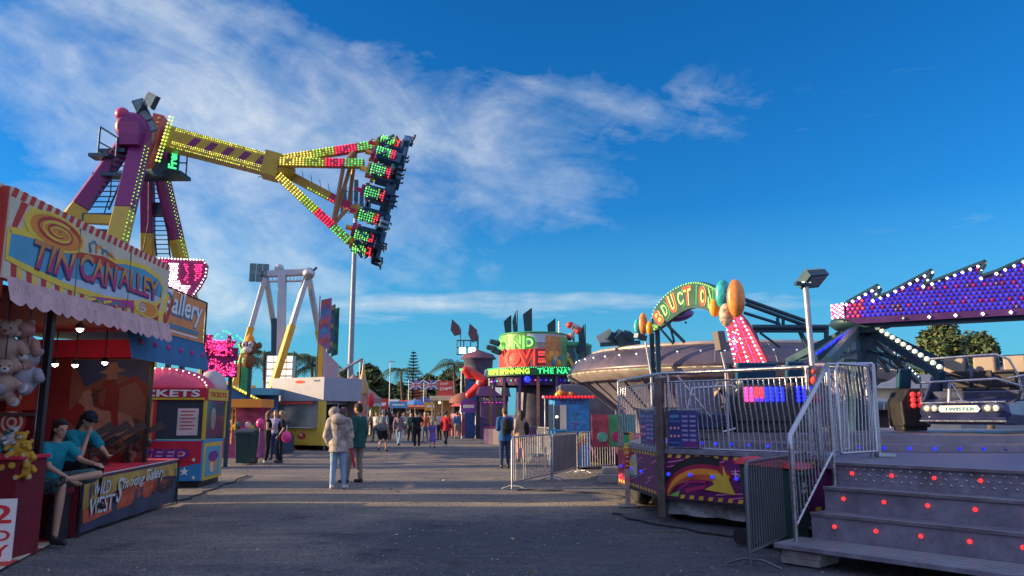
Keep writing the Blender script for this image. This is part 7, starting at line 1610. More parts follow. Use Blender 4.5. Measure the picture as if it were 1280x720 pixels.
PNT = mat('drum_art', (.42, .34, .28), .5, var=.5, vs=1.2); PNG = mat('drum_green', (.10, .28, .08), .5, var=.5, vs=1.5)
B = MB(); B.lathe([(dR, z0), (dR, z1)], (dx_, hy, 0), PNT, 48); B.lathe([(dR+.02, z1-.05), (dR+.06, z1), (dR-.1, z1+.05), (0, z1+.06)], (dx_, hy, 0), mat('trim_green', (.02, .28, .10), .5), 48); dr = part('drum', B, sd)
cd = cyl(dx_, hy, dR); hh = z1-z0; B = MB()
B.poly2([(-2.6+i*.2, z0+.02) for i in range(15)]+[(.2-i*.2, z0+hh*.56) for i in range(15)], cd, mat('drum_red', (.5, .03, .03), .5, var=.3), .015) if 0 else None
def cpatch(x0, x1, y0, y1, m_, dep):
    n = max(1, int(abs(x1-x0)/.15)); B.raw([cd(lerp(x0, x1, i/n), y, dep) for y in (y0, y1) for i in range(n+1)], [(i, i+1, n+2+i, n+1+i) for i in range(n)], m_)
cpatch(-2.7, -.25, z0+.02, z0+hh*.54, mat('drum_red', (.5, .03, .03), .5, var=.3), .02); cpatch(-2.7, -.5, z0+hh*.56, z1-.06, PNG, .02); cpatch(.55, 1.6, z0+.02, z1-.2, mat('drum_orange', (.5, .2, .05), .5, var=.6, vs=2), .02); cpatch(1.6, 2.8, z0+.02, z1-.2, PNG, .02); cpatch(-.4, .6, z1-.55, z1-.1, CPAL, .02)
B.text('SOUND', L1_, lambda x, y, c: cd(-3.0+x, z0+hh*.56+y-x*.03, c+.05), hh*.38, 3.05, .02, .07, .98); B.text('SOUND', mat('letter_dkgreen', (.08, .36, .06), .5), lambda x, y, c: cd(-3.0+x, z0+hh*.56+y-x*.03, c+.07), hh*.38, 3.05, .01, .02, .98)
RT_ = led('tube_red', (1, .08, .05), .8); B.text('MOVE', RT_, lambda x, y, c: cd(-2.75+x, z0+.06+y+.02*x, c+.05), hh*.48, 3.3, .02, .07, .98); B.text('MOVE', mat('letter_dkred', (.42, .03, .03), .5), lambda x, y, c: cd(-2.75+x, z0+.06+y+.02*x, c+.07), hh*.48, 3.3, .01, .015, .98)
for k in range(7): B.ball(cd(.75+.12*k, z0+.5+.25*sin(k*2.1), .03), (.16, .05, .2), [CORG, PYL, CTEAL, PCR][k % 4], 8, 6)
part('drum_artwork', B, dr)
# lower green cylinder to the right
r2x = P(708, 518, 43).x; z3 = P(708, 432, 43).z; B = MB(); B.lathe([(1.45, z0), (1.45, z3)], (r2x, 43.0, 0), mat('drum_dark_art', (.03, .09, .07), .5, var=.8, vs=1.6), 40); B.lathe([(1.47, z3-.12), (1.5, z3), (1.2, z3+.12), (0, z3+.14)], (r2x, 43, 0), mat('trim_green', (.02, .28, .10), .5), 40); dr2 = part('rear_drum', B, sd)
B = MB(); c2f = cyl(r2x, 43., 1.45)
B.band2([(-1.1, z3-.45), (-.7, z3-.35), (-.4, z3-.42)], .1, .16, c2f, L1_, .03); B.band2([(-.6, z0+.3), (-.2, z0+.6), (.1, z0+.55), (.3, z0+.2)], .12, .2, c2f, PYL, .03); B.band2([(.35, z3-.3), (.5, z3-.7), (.45, z0+.4), (.7, z0+.1)], .1, .14, c2f, CTEAL, .03); B.ball(c2f(-.1, z0+.75, .03), (.22, .06, .2), PCR, 10, 7)
part('drum_artwork', B, dr2)
FDK = mat('flag_dark_teal', (.012, .045, .055), .7, var=.3)
for px, yb, yt, w_, lean in ((634, 418, 394, 9, -1), (643, 416, 388, 7, 1), (659, 416, 385, 11, -1), (689, 427, 398, 10, -1), (727, 440, 405, 10, 1)):
    Y = 41.5; s_ = Y/FOC; a = P(px-w_/2, yb, Y); b_ = P(px+w_/2, yb, Y); c_ = P(px+w_/2+lean*.5, yt+(6 if lean > 0 else 0), Y) ; d_ = P(px-w_/2, yt+8, Y)
    if lean > 0: c_ = P(px+w_/2-2, yt, Y); d_ = P(px-w_/2+1, yt+14, Y)
    B = MB(); B.prism([a+V((.1, 0, 0)), b_, c_, d_], V((.0, .05, 0)), FDK); fo = part('flag', B, sd); B = MB(); e_ = b_ if lean < 0 else b_; B.tube([(e_.x, Y+.05, z0), V((e_.x, Y+.05, c_.z))], .03, BLK, 5); part('flag_pole', B, fo)
B = MB(); q = P(699, 425, 42); B.tube([(q.x, 42, z0), P(699, 402, 42)], .06, STEEL, 6); part('rod', B, sd)
B = MB(); q = P(717, 414, 42.5)
for i in range(7): B.ball(q+V((.28*cos(i*1.7), -.1, .35*sin(i*2.3))), (.24, .2, .20), [mat('figure_red', (.42, .04, .05), .5), mat('figure_cream', (.5, .35, .3), .5)][i % 2], 8, 6)
B.tube([(q.x, 42.5, z0), q], .05, BLK, 5); part('figure_top', B, sd)
B = MB()
for px, py in ((614, 427), (610, 434), (616, 438)): q = P(px, py, 41); B.cap(q, q+V((.35, 0, -.1)), .13, .16, FDK, 8)
part('spotlights', B, sd)
# body below: violet platform, columns, steps
B = MB(); B.lathe([(2.2, .0), (2.9, .0), (2.9, .8), (0, .85)], (hx, hy, 0), mat('panel_violet', (.035, .012, .07), .5, var=.7, vs=1.5), 40, False); part('platform', B, sd)
VL = mat('column_violet', (.10, .04, .18), .45, var=.4)
for i in range(9):
    a_ = PI+PI*i/8; q = V((hx+2.5*cos(a_), hy+2.5*sin(a_), 0)); B = MB(); B.bar(q+Z*.9, q+Z*zb0, .14, .14, VL if i % 2 else mat('column_rust', (.32, .14, .08), .5, var=.4)); part('column', B, sd)
B = MB(); B.lathe([(2.4, zb0-.5), (2.5, zb0-.02)], (hx, hy, 0), mat('panel_violet', (.07, .02, .13), .5), 40); 
for i in range(30): a_ = PI+PI*i/29; B.gem((hx+2.5*cos(a_), hy+2.5*sin(a_), zb0-.25), .045, [LVI, LGR, LPK, LBL][i % 4])
B.ball(P(659, 474, 39.3), .16, LBL, 8, 6); part('lower_canopy', B, sd)
B = MB(); B.lathe([(1.2, .9), (1.1, zb0)], (hx, hy, 0), mat('core_dark', (.03, .03, .06), .5, var=.6), 24); part('core', B, sd)
# purple ticket front, sand coloured pillars
q0 = G(600, 549); u_ = plane_fn((q0.x, q0.y, 0), (1, -.08, 0), Z, (0, -1, 0)); s_ = q0.y/FOC
tp_ = thing('ticket_booth', 'purple arched ticket booth beside the man in the blue jacket', 'ticket booth', (q0.x+.8, q0.y+.8, 0))
B = MB(); B.prism([u_(0, 0), u_(1.75, 0), u_(1.75, 2.7), u_(0, 2.7)], V((0, 1.6, 0)), mat('booth_violet', (.07, .03, .12), .5, var=.5, vs=2)); part('body', B, tp_, bev=.03)
B = MB(); B.prism([u_(-.15, 2.7, .2), u_(1.95, 2.7, .2), u_(1.8, 3.4, .2), u_(.0, 3.3, .2)], V((0, 1.8, 0)), VL); B.poly2([(-.1, 2.35), (1.8, 2.35), (1.8, 2.68), (-.1, 2.68)], u_, NVY, .03); B.text('TICKETS', CANV, lambda x, y, c: u_(.15+x, 2.42+y, c+.04), .18, 1.3, .01, .02); part('header', B, tp_)
B = MB(); B.poly2([(.35+.0, .9)]+[(.95+.5*cos(R(180-i*18)), 1.6+.5*sin(R(180-i*18))) for i in range(11)]+[(1.45, .9)], u_, GLS, .02); B.poly2([(.3, .3), (1.5, .3), (1.5, .8), (.3, .8)], u_, RMAG, .02)
for i in range(12): B.gem(u_(.2+.12*i, 2.3, .04), .035, LPK if i % 2 else LVI)
part('booth_front', B, tp_)
B = MB(); q = G(592, 547); 
for i in range(3): B.box((q.x+i*.42-.4, q.y+1+i*.1, .95), (.30, .3, 1.9-.1*i), mat('pillar_sand', (.36, .25, .20), .8, var=.4, vs=3)); 
solo('queue_screen', B, 'row of sandy carved panels left of the purple booth', 'panel', (q.x, q.y+1, 0), bev=.03)
# blue tower with red inflatable figure
q0 = P(597, 518, 52); it = thing('slide_tower', 'blue turreted slide tower with red roof', 'fairground ride', (q0.x, 52, 0))
zt_ = P(597, 455, 52).z
B = MB(); B.bb(q0.x-.85, q0.x+1.0, 52, 53.5, 0, zt_-.9, mat('tower_blue', (.03, .08, .24), .6, var=.4)); B.lathe([(.95, 0), (1.0, 1.3), (1.2, 1.35), (1.2, 1.45)], (q0.x, 52.6, zt_-1.0), mat('tower_grey', (.10, .10, .16), .6, var=.4), 12); part('body', B, it)
B = MB(); B.lathe([(1.25, 0), (1.0, .3), (0, .62)], (q0.x, 52.6, zt_+.40), mat('tower_roof', (.13, .05, .07), .6), 12); part('roof', B, it)
B = MB(); a, b_ = P(610, 462, 50), P(632, 478, 47)
for k in range(5): B.tube([a+V((0, 0, -.18*k)), b_+V((0, 0, -.18*k))], .07, STEEL, 6)
B.bar(a-Z*.4, b_-Z*.4, .5, .8, mat('slide_steel_blue', (.12, .2, .33), .5)); part('slide', B, it)
rf_ = P(598, 480, 49.5); B = MB(); IR = mat('inflatable_red', (.62, .03, .02), .3, var=.1)
B.cap(rf_+V((-.7, 0, .9)), rf_+V((.4, 0, .2)), .22, .32, IR); B.cap(rf_+V((.4, 0, .2)), rf_+V((-.6, 0, -.7)), .32, .25, IR); B.cap(rf_+V((-.6, 0, .5)), rf_+V((-.85, 0, .9)), .2, .24, IR); B.cap(rf_+V((0, -.1, -.6)), rf_+V((.05, -.1, .1)), .16, .2, mat('inflatable_pink', (.6, .3, .3), .4))
B.bar((rf_.x, rf_.y+.3, 0), (rf_.x, rf_.y+.3, rf_.z), .2, .2, BLK); solo('inflatable_figure', B, 'curled bright red inflatable figure below the blue tower', 'inflatable', (rf_.x, rf_.y, 0))
# flood mast with two flags
q = P(584, 518, 55); fm_ = thing('flood_mast', 'lattice light mast with two dark curved flags and two lit lamps', 'floodlight', (q.x, 55, 0))
B = MB(); zz = P(584, 436, 55).z; 
for dx in (.65, .3): B.tube([(q.x+dx, 55, 0), (q.x+dx, 55, zz)], .06, TEALD, 5)
for dz in (0, .5, 1.0): B.tube([(q.x-.8, 55, zz-dz+.6), (q.x+.7, 55, zz-dz+.6)], .05, TEALD, 5)
for i in range(8): B.tube([(q.x+.3, 55, i*.8), (q.x+.65, 55, i*.8+.4)], .03, TEALD, 4)
for dx in (-.8, -.3, .2, .7): B.tube([(q.x+dx, 55, zz-.4), (q.x+dx, 55, zz+.6)], .04, TEALD, 4)
part('pole', B, fm_)
for px in (578, 590): B = MB(); B.box(P(px, 438, 54.8), (.42, .15, .42), led('flood_cool', (.75, .9, 1), 6)); part('lamp', B, fm_)
for px, yt, yb in ((568, 399, 420), (590, 404, 428)):
    a = P(px, yb, 55); t_ = P(px-3, yt, 55); B = MB(); B.prism([a, a+V((.45, 0, .1)), V((t_.x+.55, 55, t_.z-.5)), t_, t_+V((-.1, 0, -.8))], V((0, .05, 0)), mat('flag_dark_brown', (.10, .05, .06), .7, var=.3)); B.tube([a+V((.45, 0.03, -.9)), a+V((.45, .03, .6))], .03, BLK, 4); part('flag', B, fm_)
# street lamp small with green light, poles
for (px, yt, Y, l) in ((577, 462, 58, 'thin street lamp with green light head left of the blue tower'), (488, 452, 90, 'thin pole rising beside the dark trees'), (450, 452, 85, 'thin pale pole left of the round tree')):
    q = P(px, yt, Y); t_ = thing('lamp_post', l, 'lamp post', (q.x, Y, 0)); B = MB(); B.tube([(q.x, Y, 0), q], .08, STEEL, 6, .05); part('pole', B, t_); B = MB(); B.box(q+V((.2, 0, 0)), (.7, .3, .14), LGR if px == 577 else STEEL); part('lamp_head', B, t_)
# --- cream kiosk with red sign
kc = P(546, 518, 60); kw_ = P(568, 518, 60).x-kc.x; ki = thing('food_kiosk', 'small cream food kiosk with red slanted sign lit by the sun', 'kiosk', (kc.x+.8, 60.5, 0))
KC = mat('kiosk_cream', (.60, .50, .33), .6, var=.1); z_ = P(546, 495, 60).z
B = MB(); x0, x1 = kc.x-.45, kc.x+kw_-.1
B.bb(x0, x1, 60, 62, 0, 1.0, KC); B.bb(x0-.1, x1+.1, 59.9, 62.1, z_-.35, z_, KC)
for x in (x0+.06, (x0+x1)/2, x1-.06): B.bb(x-.06, x+.06, 60, 60.12, 1.0, z_-.35, KC)
B.bb(x0+.05, x1-.05, 61.9, 62, 1.0, z_-.3, mat('kiosk_inside', (.35, .2, .08), .6)); part('body', B, ki, bev=.02)
B = MB(); zs = P(546, 476, 60).z; B.bb(kc.x+.05, kc.x+kw_-.15, 60.1, 60.25, z_, zs, mat('sign_red', (.55, .06, .05), .5)); fk = plane_fn((kc.x+.05, 60.08, z_), (1, 0, 0), Z, (0, -1, 0)); B.text('Crepes', CWHT, lambda x, y, c: fk(.15+x, .35+y+.15*x, c), .32, .95, .01, .03); B.text('Fresh', CWHT, lambda x, y, c: fk(.2+x, .85+y+.1*x, c), .18, .6, .01, .02); part('sign_board', B, ki)
B = MB(); B.box((x0+.5, 60.05, .5), (.5, .05, .6), CORG); B.gem((x0+.6, 60.5, z_-.5), .12, led('bulb_soft', (1, .85, .55), 3)); part('counter_front', B, ki)
B = MB(); q = P(575, 518, 56)
for i in range(16): B.bar((q.x-.9+i*.2, 56-i*.02, 0), (q.x-.9+i*.2, 56-i*.02, 1.3), .10, .04, mat('fence_red', (.50, .02, .04), .5, var=.2))
B.bar((q.x-1, 56, 1.1), (q.x+2.2, 55.7, 1.1), .05, .12, RED); solo('red_fence', B, 'bright red picket fence right of the cream kiosk', 'fence', (q.x, 56, 0))
q = P(568, 495, 57); B = MB(); B.lathe([(1.05, 0), (.95, .3), (.5, .65), (0, .8)], (q.x+.6, 57.5, q.z-.5), mat('canopy_brick', (.20, .07, .05), .7, var=.3), 16); B.bar((q.x+.6, 57.5, 0), (q.x+.6, 57.5, q.z), .1, .1, BLK); B.lathe([(.9, 0), (.9, 1.6)], (q.x+.6, 57.5, 0), mat('carousel_panel', (.28, .10, .14), .6, var=.6, vs=3), 12); solo('round_stall', B, 'round stall with brick red domed canopy right of the kiosk', 'stall', (q.x, 57.5, 0))
# --- far stalls across the end of the avenue
def stall(px0, px1, ytop, Y, roof, body, label, h0=2.3, sign=None, depth=3):
    a, b_ = P(px0, 518, Y), P(px1, 518, Y); zt = P((px0+px1)/2, ytop, Y).z; r = thing('market_stall', label, 'stall', ((a.x+b_.x)/2, Y, 0)); w_ = b_.x-a.x
    B = MB(); B.prism([(a.x-.2, Y-.5, min(h0, zt-.5)), (a.x-.2, Y-.55, min(h0, zt-.5)+.25), (a.x, Y+depth/2, zt), (a.x-.2, Y+depth, min(h0, zt-.5))], V((w_+.4, 0, 0)), roof); part('roof', B, r)
    B = MB(); B.bb(a.x, b_.x, Y+depth-.3, Y+depth, 0, h0, body); B.bb(a.x+.1, b_.x-.1, Y+.1, Y+.6, 0, 1.0, body); part('counter', B, r)
    for x in (a.x+.1, b_.x-.1): B = MB(); B.tube([(x, Y-.3, 0), (x, Y-.3, h0)], .05, STEEL, 5); part('post', B, r)
    if sign:
        sy0, sy1, m_, t_ = sign; z0_, z1_ = P(px0, sy1, Y).z, P(px0, sy0, Y).z; B = MB(); B.bb(a.x+.2, b_.x-.2, Y-.2, Y, z0_, z1_, m_)
        disc2((a.x+b_.x)/2, (z0_+z1_)/2, w_*.22, (z1_-z0_)*.42, CRED, .02, plane_fn((0, Y-.2, 0), (1, 0, 0), Z, (0, -1, 0)), B); part('sign_board', B, r)
    return r
dkb = mat('stall_inside', (.04, .03, .04), .8, var=.4)
stall(506, 535, 497, 100, mat('awning_yellowish', (.50, .38, .16), .7, var=.2), dkb, 'stall with yellow sign bearing a red oval at the end of the avenue', 2.6, (487, 499, mat('sign_straw', (.62, .5, .2), .6), ''))
stall(524, 549, 496, 92, mat('awning_navy', (.03, .05, .20), .7), dkb, 'stall under a dark blue peaked awning left of the kiosk', 2.5)
stall(490, 520, 500, 88, mat('awning_crimson', (.45, .03, .04), .7, var=.2), dkb, 'stall under a crimson awning straight ahead', 2.3)
stall(512, 548, 503, 84, mat('awning_rust', (.45, .13, .05), .7, var=.2), dkb, 'stall under a long rust coloured awning straight ahead', 2.1)
stall(466, 492, 499, 80, mat('awning_grey', (.35, .36, .40), .7, var=.2), dkb, 'stall under a pale grey awning behind the grey shirted person', 2.3)
stall(440, 466, 498, 62, mat('awning_white', (.45, .47, .52), .7, var=.2), mat('stall_lime', (.35, .42, .05), .6, var=.5), 'white roofed stall with lime green goods behind the man in green', 2.2)
stall(424, 446, 494, 50, mat('awning_brown', (.28, .12, .09), .7, var=.2), mat('stall_lime', (.35, .42, .05), .6, var=.5), 'brown roofed stall right of the dark open stall', 2.4)
for k_, (px, m_, l) in enumerate(((424, mat('tent_terracotta', (.33, .14, .10), .8, var=.2), 'terracotta peaked tent beyond the dark open stall'), (442, mat('tent_mauve', (.30, .20, .18), .8, var=.2), 'mauve brown peaked tent left of the round tree'))):
    q = P(px, 470, 52+3*k_); B = MB(); B.lathe([(2.1, -1.6), (1.9, -1.5), (.7, -.5), (.15, 0), (0, .15)], q, m_, 12); B.lathe([(2.1, -1.9), (2.1, -1.6)], q, m_, 12); B.tube([(q.x, q.y, 0), q], .08, STEEL, 6); 
    for i in range(6): B.tube([(q.x+2*cos(i*PI/3), q.y+2*sin(i*PI/3), 0), (q.x+2*cos(i*PI/3), q.y+2*sin(i*PI/3), q.z-1.7)], .05, STEEL, 5)
    solo('peaked_tent', B, l, 'tent', (q.x, q.y, 0))
# carousel style spire and red balloon, crane boom
q = P(454, 468, 47); B = MB(); B.lathe([(.38, -1.2), (.42, -1.0), (.22, -.4), (.08, .3), (.03, .8), (0, .9)], q, mat('spire_gold', (.48, .30, .12), .5, var=.5, vs=3), 12); B.lathe([(.3, -3.6), (.3, -1.2)], q, mat('spire_rose', (.40, .18, .14), .5, var=.5), 10); solo('gilded_spire', B, 'gilded pointed spire rising behind the avenue stalls', 'spire', (q.x, 47, 0))
B = MB(); B.tube([P(416, 470, 45), P(453, 448, 45)], .08, STEEL, 6); B.tube([P(416, 470, 45), (P(416, 470, 45).x, 45, 0)], .1, STEEL, 6); B.tube([P(453, 448, 45), P(451, 468, 45)], .03, BLK, 4); solo('crane_boom', B, 'thin slanted crane boom above the avenue stalls', 'crane', (P(416, 518, 45).x, 45, 0))
q = P(464, 500, 42); B = MB(); B.ball(q, (.18, .16, .40), mat('balloon_red', (.6, .02, .03), .35), 12, 9); B.tube([q-Z*.4, q-Z*1.1], .01, BLK, 4); solo('balloon', B, 'red balloon above the heads behind the man in green', 'balloon', (q.x, q.y, q.z))
UJ = mat('flag_blue', (.05, .08, .25), .7); 
for px, l in ((511, 'left'), (530, 'right')):
    q = P(px, 481, 90); t_ = thing('flag', 'small blue, white and red flag above the far stalls, '+('beside the tall conifer' if l == 'left' else 'nearer the kiosk'), 'flag', (q.x, 90, 0)); f_ = plane_fn(q-Z*.6, (1, .3, 0), Z, (0, -1, 0))
    B = MB(); B.poly2([(0, 0), (1.7, .1), (1.7, 1.2), (0, 1.1)], f_, UJ, .02); B.band2([(0, .05), (1.7, 1.15)], .18, .18, f_, CWHT, .03); B.band2([(0, 1.05), (1.7, .15)], .18, .18, f_, CWHT, .035); B.band2([(.85, .03), (.85, 1.17)], .25, .25, f_, CWHT, .04); B.band2([(0, .55), (1.7, .65)], .25, .25, f_, CWHT, .045); B.band2([(0, .55), (1.7, .65)], .12, .12, f_, CRED, .05); B.band2([(.85, .03), (.85, 1.17)], .12, .12, f_, CRED, .055); part('cloth', B, t_)
    B = MB(); B.tube([(q.x, 90, 0), (q.x, 90, q.z+.8)], .04, STEEL, 5); part('pole', B, t_)
# more of the fair down both sides of the avenue
stall(448, 468, 503, 72, mat('awning_peach', (.45, .25, .15), .7, var=.2), dkb, 'peach roofed stall between the lime stall and the grey awning', 2.3)
stall(556, 576, 500, 74, mat('awning_plum', (.20, .05, .14), .7, var=.2), dkb, 'plum roofed stall behind the cream kiosk', 2.3)
for px, py, Y, w_, h_, m_, l in ((476, 505, 66, 1.3, .9, mat('sign_scarlet', (.5, .03, .03), .5), 'small scarlet hanging sign over the crowd at left'), (540, 508, 63, 1.2, .7, mat('sign_amber', (.6, .3, .04), .5), 'small amber hanging sign beside the kiosk'), (498, 506, 70, 1.6, .6, mat('sign_sky', (.1, .3, .5), .5), 'small sky blue hanging sign above the mauve walker'), (455, 503, 57, 1.0, .8, mat('sign_lemon', (.6, .55, .1), .5), 'lemon yellow hanging sign right of the green jacket'), (586, 508, 50, 1.0, .8, mat('sign_violet', (.2, .06, .35), .5), 'violet hanging sign left of the sandy panels'), (434, 508, 46, .9, .7, mat('sign_leaf', (.08, .35, .08), .5), 'leaf green sign by the fur coat')):
    q = P(px, py, Y); t_ = thing('hanging_sign', l, 'sign', (q.x, Y, 0)); B = MB(); B.box(q, (w_, .12, h_), m_); B.box(q-V((0, .065, 0)), (w_*.7, .01, h_*.25), CWHT); part('board', B, t_, bev=.02); B = MB()
    for s_ in (-1, 1): B.tube([(q.x+s_*w_*.45, Y+.1, 0), (q.x+s_*w_*.45, Y+.1, q.z+h_*.5)], .04, STEEL, 5); 
    part('frame', B, t_)
for px, Y, c_, l in ((461, 64, (.55, .53, .5), 'white market umbrella over the crowd beside the spire'), (519, 78, (.08, .2, .42), 'blue market umbrella in the far crowd'), (582, 60, (.5, .08, .08), 'red market umbrella by the picket fence')):
    q = P(px, 500, Y); t_ = thing('market_umbrella', l, 'umbrella', (q.x, Y, 0)); B = MB(); B.lathe([(1.35, -.5), (.7, -.12), (.05, .1), (0, .12)], q, mat('umbrella_%d' % px, c_, .8, var=.15), 8, False); part('canopy', B, t_); B = MB(); B.tube([(q.x, Y, 0), q], .03, STEEL, 6); part('pole', B, t_)
# ================================================================ trees and buildings behind
LEAF = mat('leaf_dark', (.030, .060, .020), .7, var=.5, vs=1.5); LEAF2 = mat('leaf_mid', (.050, .090, .028), .7, var=.5, vs=1.5); LEAF3 = mat('leaf_olive', (.085, .105, .035), .7, var=.5, vs=1.5); BARK = mat('bark', (.09, .065, .05), .9, var=.4, vs=6)
def leaf_blob(B, c, r, n, m, rnd, s=.35):
    for i in range(n):
        d = V((rnd.gauss(0, 1), rnd.gauss(0, 1), rnd.gauss(0, 1))).normalized(); q = c+V((d.x*r.x, d.y*r.y, d.z*r.z))*(rnd.random()**.4)
        a = V((rnd.gauss(0, 1), rnd.gauss(0, 1), rnd.gauss(0, .6))).normalized(); b = a.cross(d+V((.01, .02, .3))).normalized(); l = s*rnd.uniform(.5, 1.3)
        B.raw([q-a*l, q+b*l*.55, q+a*l, q-b*l*.55], [(0, 1, 2, 3)], m[rnd.randrange(len(m))])
def tree(px, ytop, Y, wpx, label, seed, mats=None, n=2600, trunk_h=.35, group=None, s=.32):
    rnd = random.Random(seed); q = P(px, ytop, Y); H = q.z; base = V((q.x, Y, 0)); w = wpx*Y/FOC/2; mats = mats or [LEAF, LEAF2]
    t = thing('tree', label, 'tree', tuple(base), 0, group)
    B = MB(); pts = [base+V((.15*sin(k), .1*cos(k*2), H*.75*k/6)) for k in range(7)]; B.tube(pts, .035*H, BARK, 8, .01*H)
    tips = []
    for i in range(9):
        a = i*2.4; z0 = H*rnd.uniform(.25, .6); p0 = base+Z*z0; p1 = p0+V((cos(a)*w*.6, sin(a)*w*.6, H*rnd.uniform(.1, .28))); B.tube([p0, lerp(p0, p1, .5)+Z*.2, p1], .014*H, BARK, 6, .005*H); tips.append(p1)
    part('trunk', B, t); B = MB(); k = 13
    for i in range(k):
        a = i*2.39+seed; rr = math.sqrt((i+.5)/k)*.72; zz = H*(trunk_h+.1)+(H*(1-trunk_h)-.0)*rnd.uniform(.12, .78)*(1-rr*.35)
        c = base+V((cos(a)*w*rr, sin(a)*w*rr*.8, min(zz, H*.90))); rad = V((w*rnd.uniform(.28, .42), w*.35, H*rnd.uniform(.10, .17))); leaf_blob(B, c, rad, n//k, mats, rnd, s)
    leaf_blob(B, base+Z*(H*.86), V((w*.35, w*.35, H*.12)), n//k, mats, rnd, s); part('crown', B, t); return t
def palm(px, ytop, Y, label, seed, fr=15, L_=3.0, group=None, scale=1.):
    rnd = random.Random(seed); q = P(px, ytop, Y); H = q.z-.7*L_*.35; b = V((q.x, Y, 0)); t = thing('palm_tree', label, 'palm tree', tuple(b), 0, group)
    B = MB(); B.tube([b+V((.12*sin(k*.8), 0, H*k/6)) for k in range(7)], .20, BARK, 8, .13); part('trunk', B, t); B = MB(); top = b+V((.12*sin(4.8), 0, H))
    for i in range(fr):
        a = 2*PI*i/fr+rnd.uniform(-.2, .2); up = rnd.uniform(.1, 1.0); pts = []
        for k in range(8):
            u = k/7; pts.append(top+V((cos(a)*L_*u*.95, sin(a)*L_*u*.95, L_*(up*.75*u-(.55+up*.35)*u*u))))
        B.tube(pts, .035, LEAF, 4, .01, cap=False)
        sd = V((-sin(a), cos(a), 0))
        for k in range(1, 15):
            u = k/14; j = min(6, int(u*7)); p = lerp(pts[j], pts[j+1], u*7-j) if j < 7 else pts[7]; l = L_*.26*(1-abs(u-.45)*1.1); fw = (pts[min(7, j+1)]-pts[j]).normalized()
            for s_ in (-1, 1): e = p+sd*s_*l*.8+fw*l*.4-Z*l*.45; B.raw([p, p+fw*.10, e+fw*.02, e], [(0, 1, 2, 3)], [LEAF, LEAF2][k % 2])
    part('crown', B, t); return t
# far tree line
specs = [(430, 462, 105, 30, LEAF), (462, 458, 95, 42, 0), (476, 470, 110, 26, 0), (500, 476, 118, 26, 0), (534, 466, 112, 30, 0), (548, 470, 118, 26, 0), (560, 462, 100, 34, 0), (582, 458, 98, 34, 0), (604, 462, 104, 34, 0), (410, 476, 120, 34, 0), (380, 478, 110, 30, 0), (360, 474, 100, 30, 0), (622, 470, 110, 30, 0), (487, 478, 125, 24, 0), (512, 480, 128, 26, 0)]
ll = ['small tree by the foot of the tall mast', 'large rounded dark tree left of the conifer', 'low tree right of the large rounded tree', 'low tree left below the conifer', 'dark tree right of the conifer', 'dark tree behind the kiosk sign', 'broad tree above the kiosk', 'tall dark tree left of the flood mast', 'tree behind the blue tower', 'far tree behind the side stall', 'far tree behind the pale pink board', 'tree behind the boom ride trailer', 'far tree behind the drum ride', 'lowest far tree by the thin pole', 'lowest far tree under the conifer']
for i, (px, yt, Y, w_, _) in enumerate(specs): tree(px, yt, Y, w_, ll[i], 20+i, n=1700, s=.5, group='trees behind the fair')
for i, (px, yt, Y, l, fr) in enumerate(((503, 455, 92, 'palm left of the tall conifer beyond the stalls', 3.2), (569, 446, 84, 'palm above the dark trees near the flood mast', 3.4), (583, 452, 90, 'palm right beside the flood mast', 3.2), (333, 432, 62, 'palm between the boom ride legs at left', 2.7), (352, 437, 66, 'palm behind the white boom', 2.6), (371, 436, 64, 'palm right of the white boom', 2.8), (392, 440, 70, 'palm behind the tall banners', 2.6), (304, 440, 60, 'palm behind the monkey figure', 2.4), (398, 448, 66, 'palm right behind the pale pink board', 2.6), (594, 450, 88, 'farther palm behind the tower roof', 2.8))): palm(px, yt, Y, l, 60+i, L_=fr, group='palms behind the fair')
# conifer
q = P(517, 437, 96); t_ = thing('conifer', 'tall thin tiered pine standing above the far trees', 'conifer', (q.x, 96, 0)); B = MB(); B.tube([(q.x, 96, 0), q], .22, BARK, 8, .03); part('trunk', B, t_); B = MB(); rnd = random.Random(9)
for k in range(17):
    z = q.z*(.30+.69*k/17); r = (1-k/17.5)*1.9+.12
    for i in range(9):
        a = i*.7+k*.5; e = V((q.x+cos(a)*r, 96+sin(a)*r, z+.14*r)); o_ = V((q.x, 96, z)); B.tube([o_, e], .04, LEAF, 4, .02)
        for j in range(5): p = lerp(o_, e, .3+.17*j); B.raw([p+V((-.14, 0, -.04)), p+V((0, .14, .16)), p+V((.14, 0, -.04)), p+V((0, -.14, .1))], [(0, 1, 2, 3)], LEAF2)
part('crown', B, t_)
# right hand trees
tree(1178, 406, 62, 74, 'large olive green gum tree behind the twister cars, left crown', 81, [LEAF3, LEAF2], 5200, s=.26); tree(1226, 412, 66, 62, 'olive green gum tree behind the twister cars, right crown', 82, [LEAF3, LEAF2, LEAF], 4600, s=.26); tree(1130, 438, 70, 34, 'small olive tree left of the gum trees', 83, [LEAF3], 1500, s=.3)
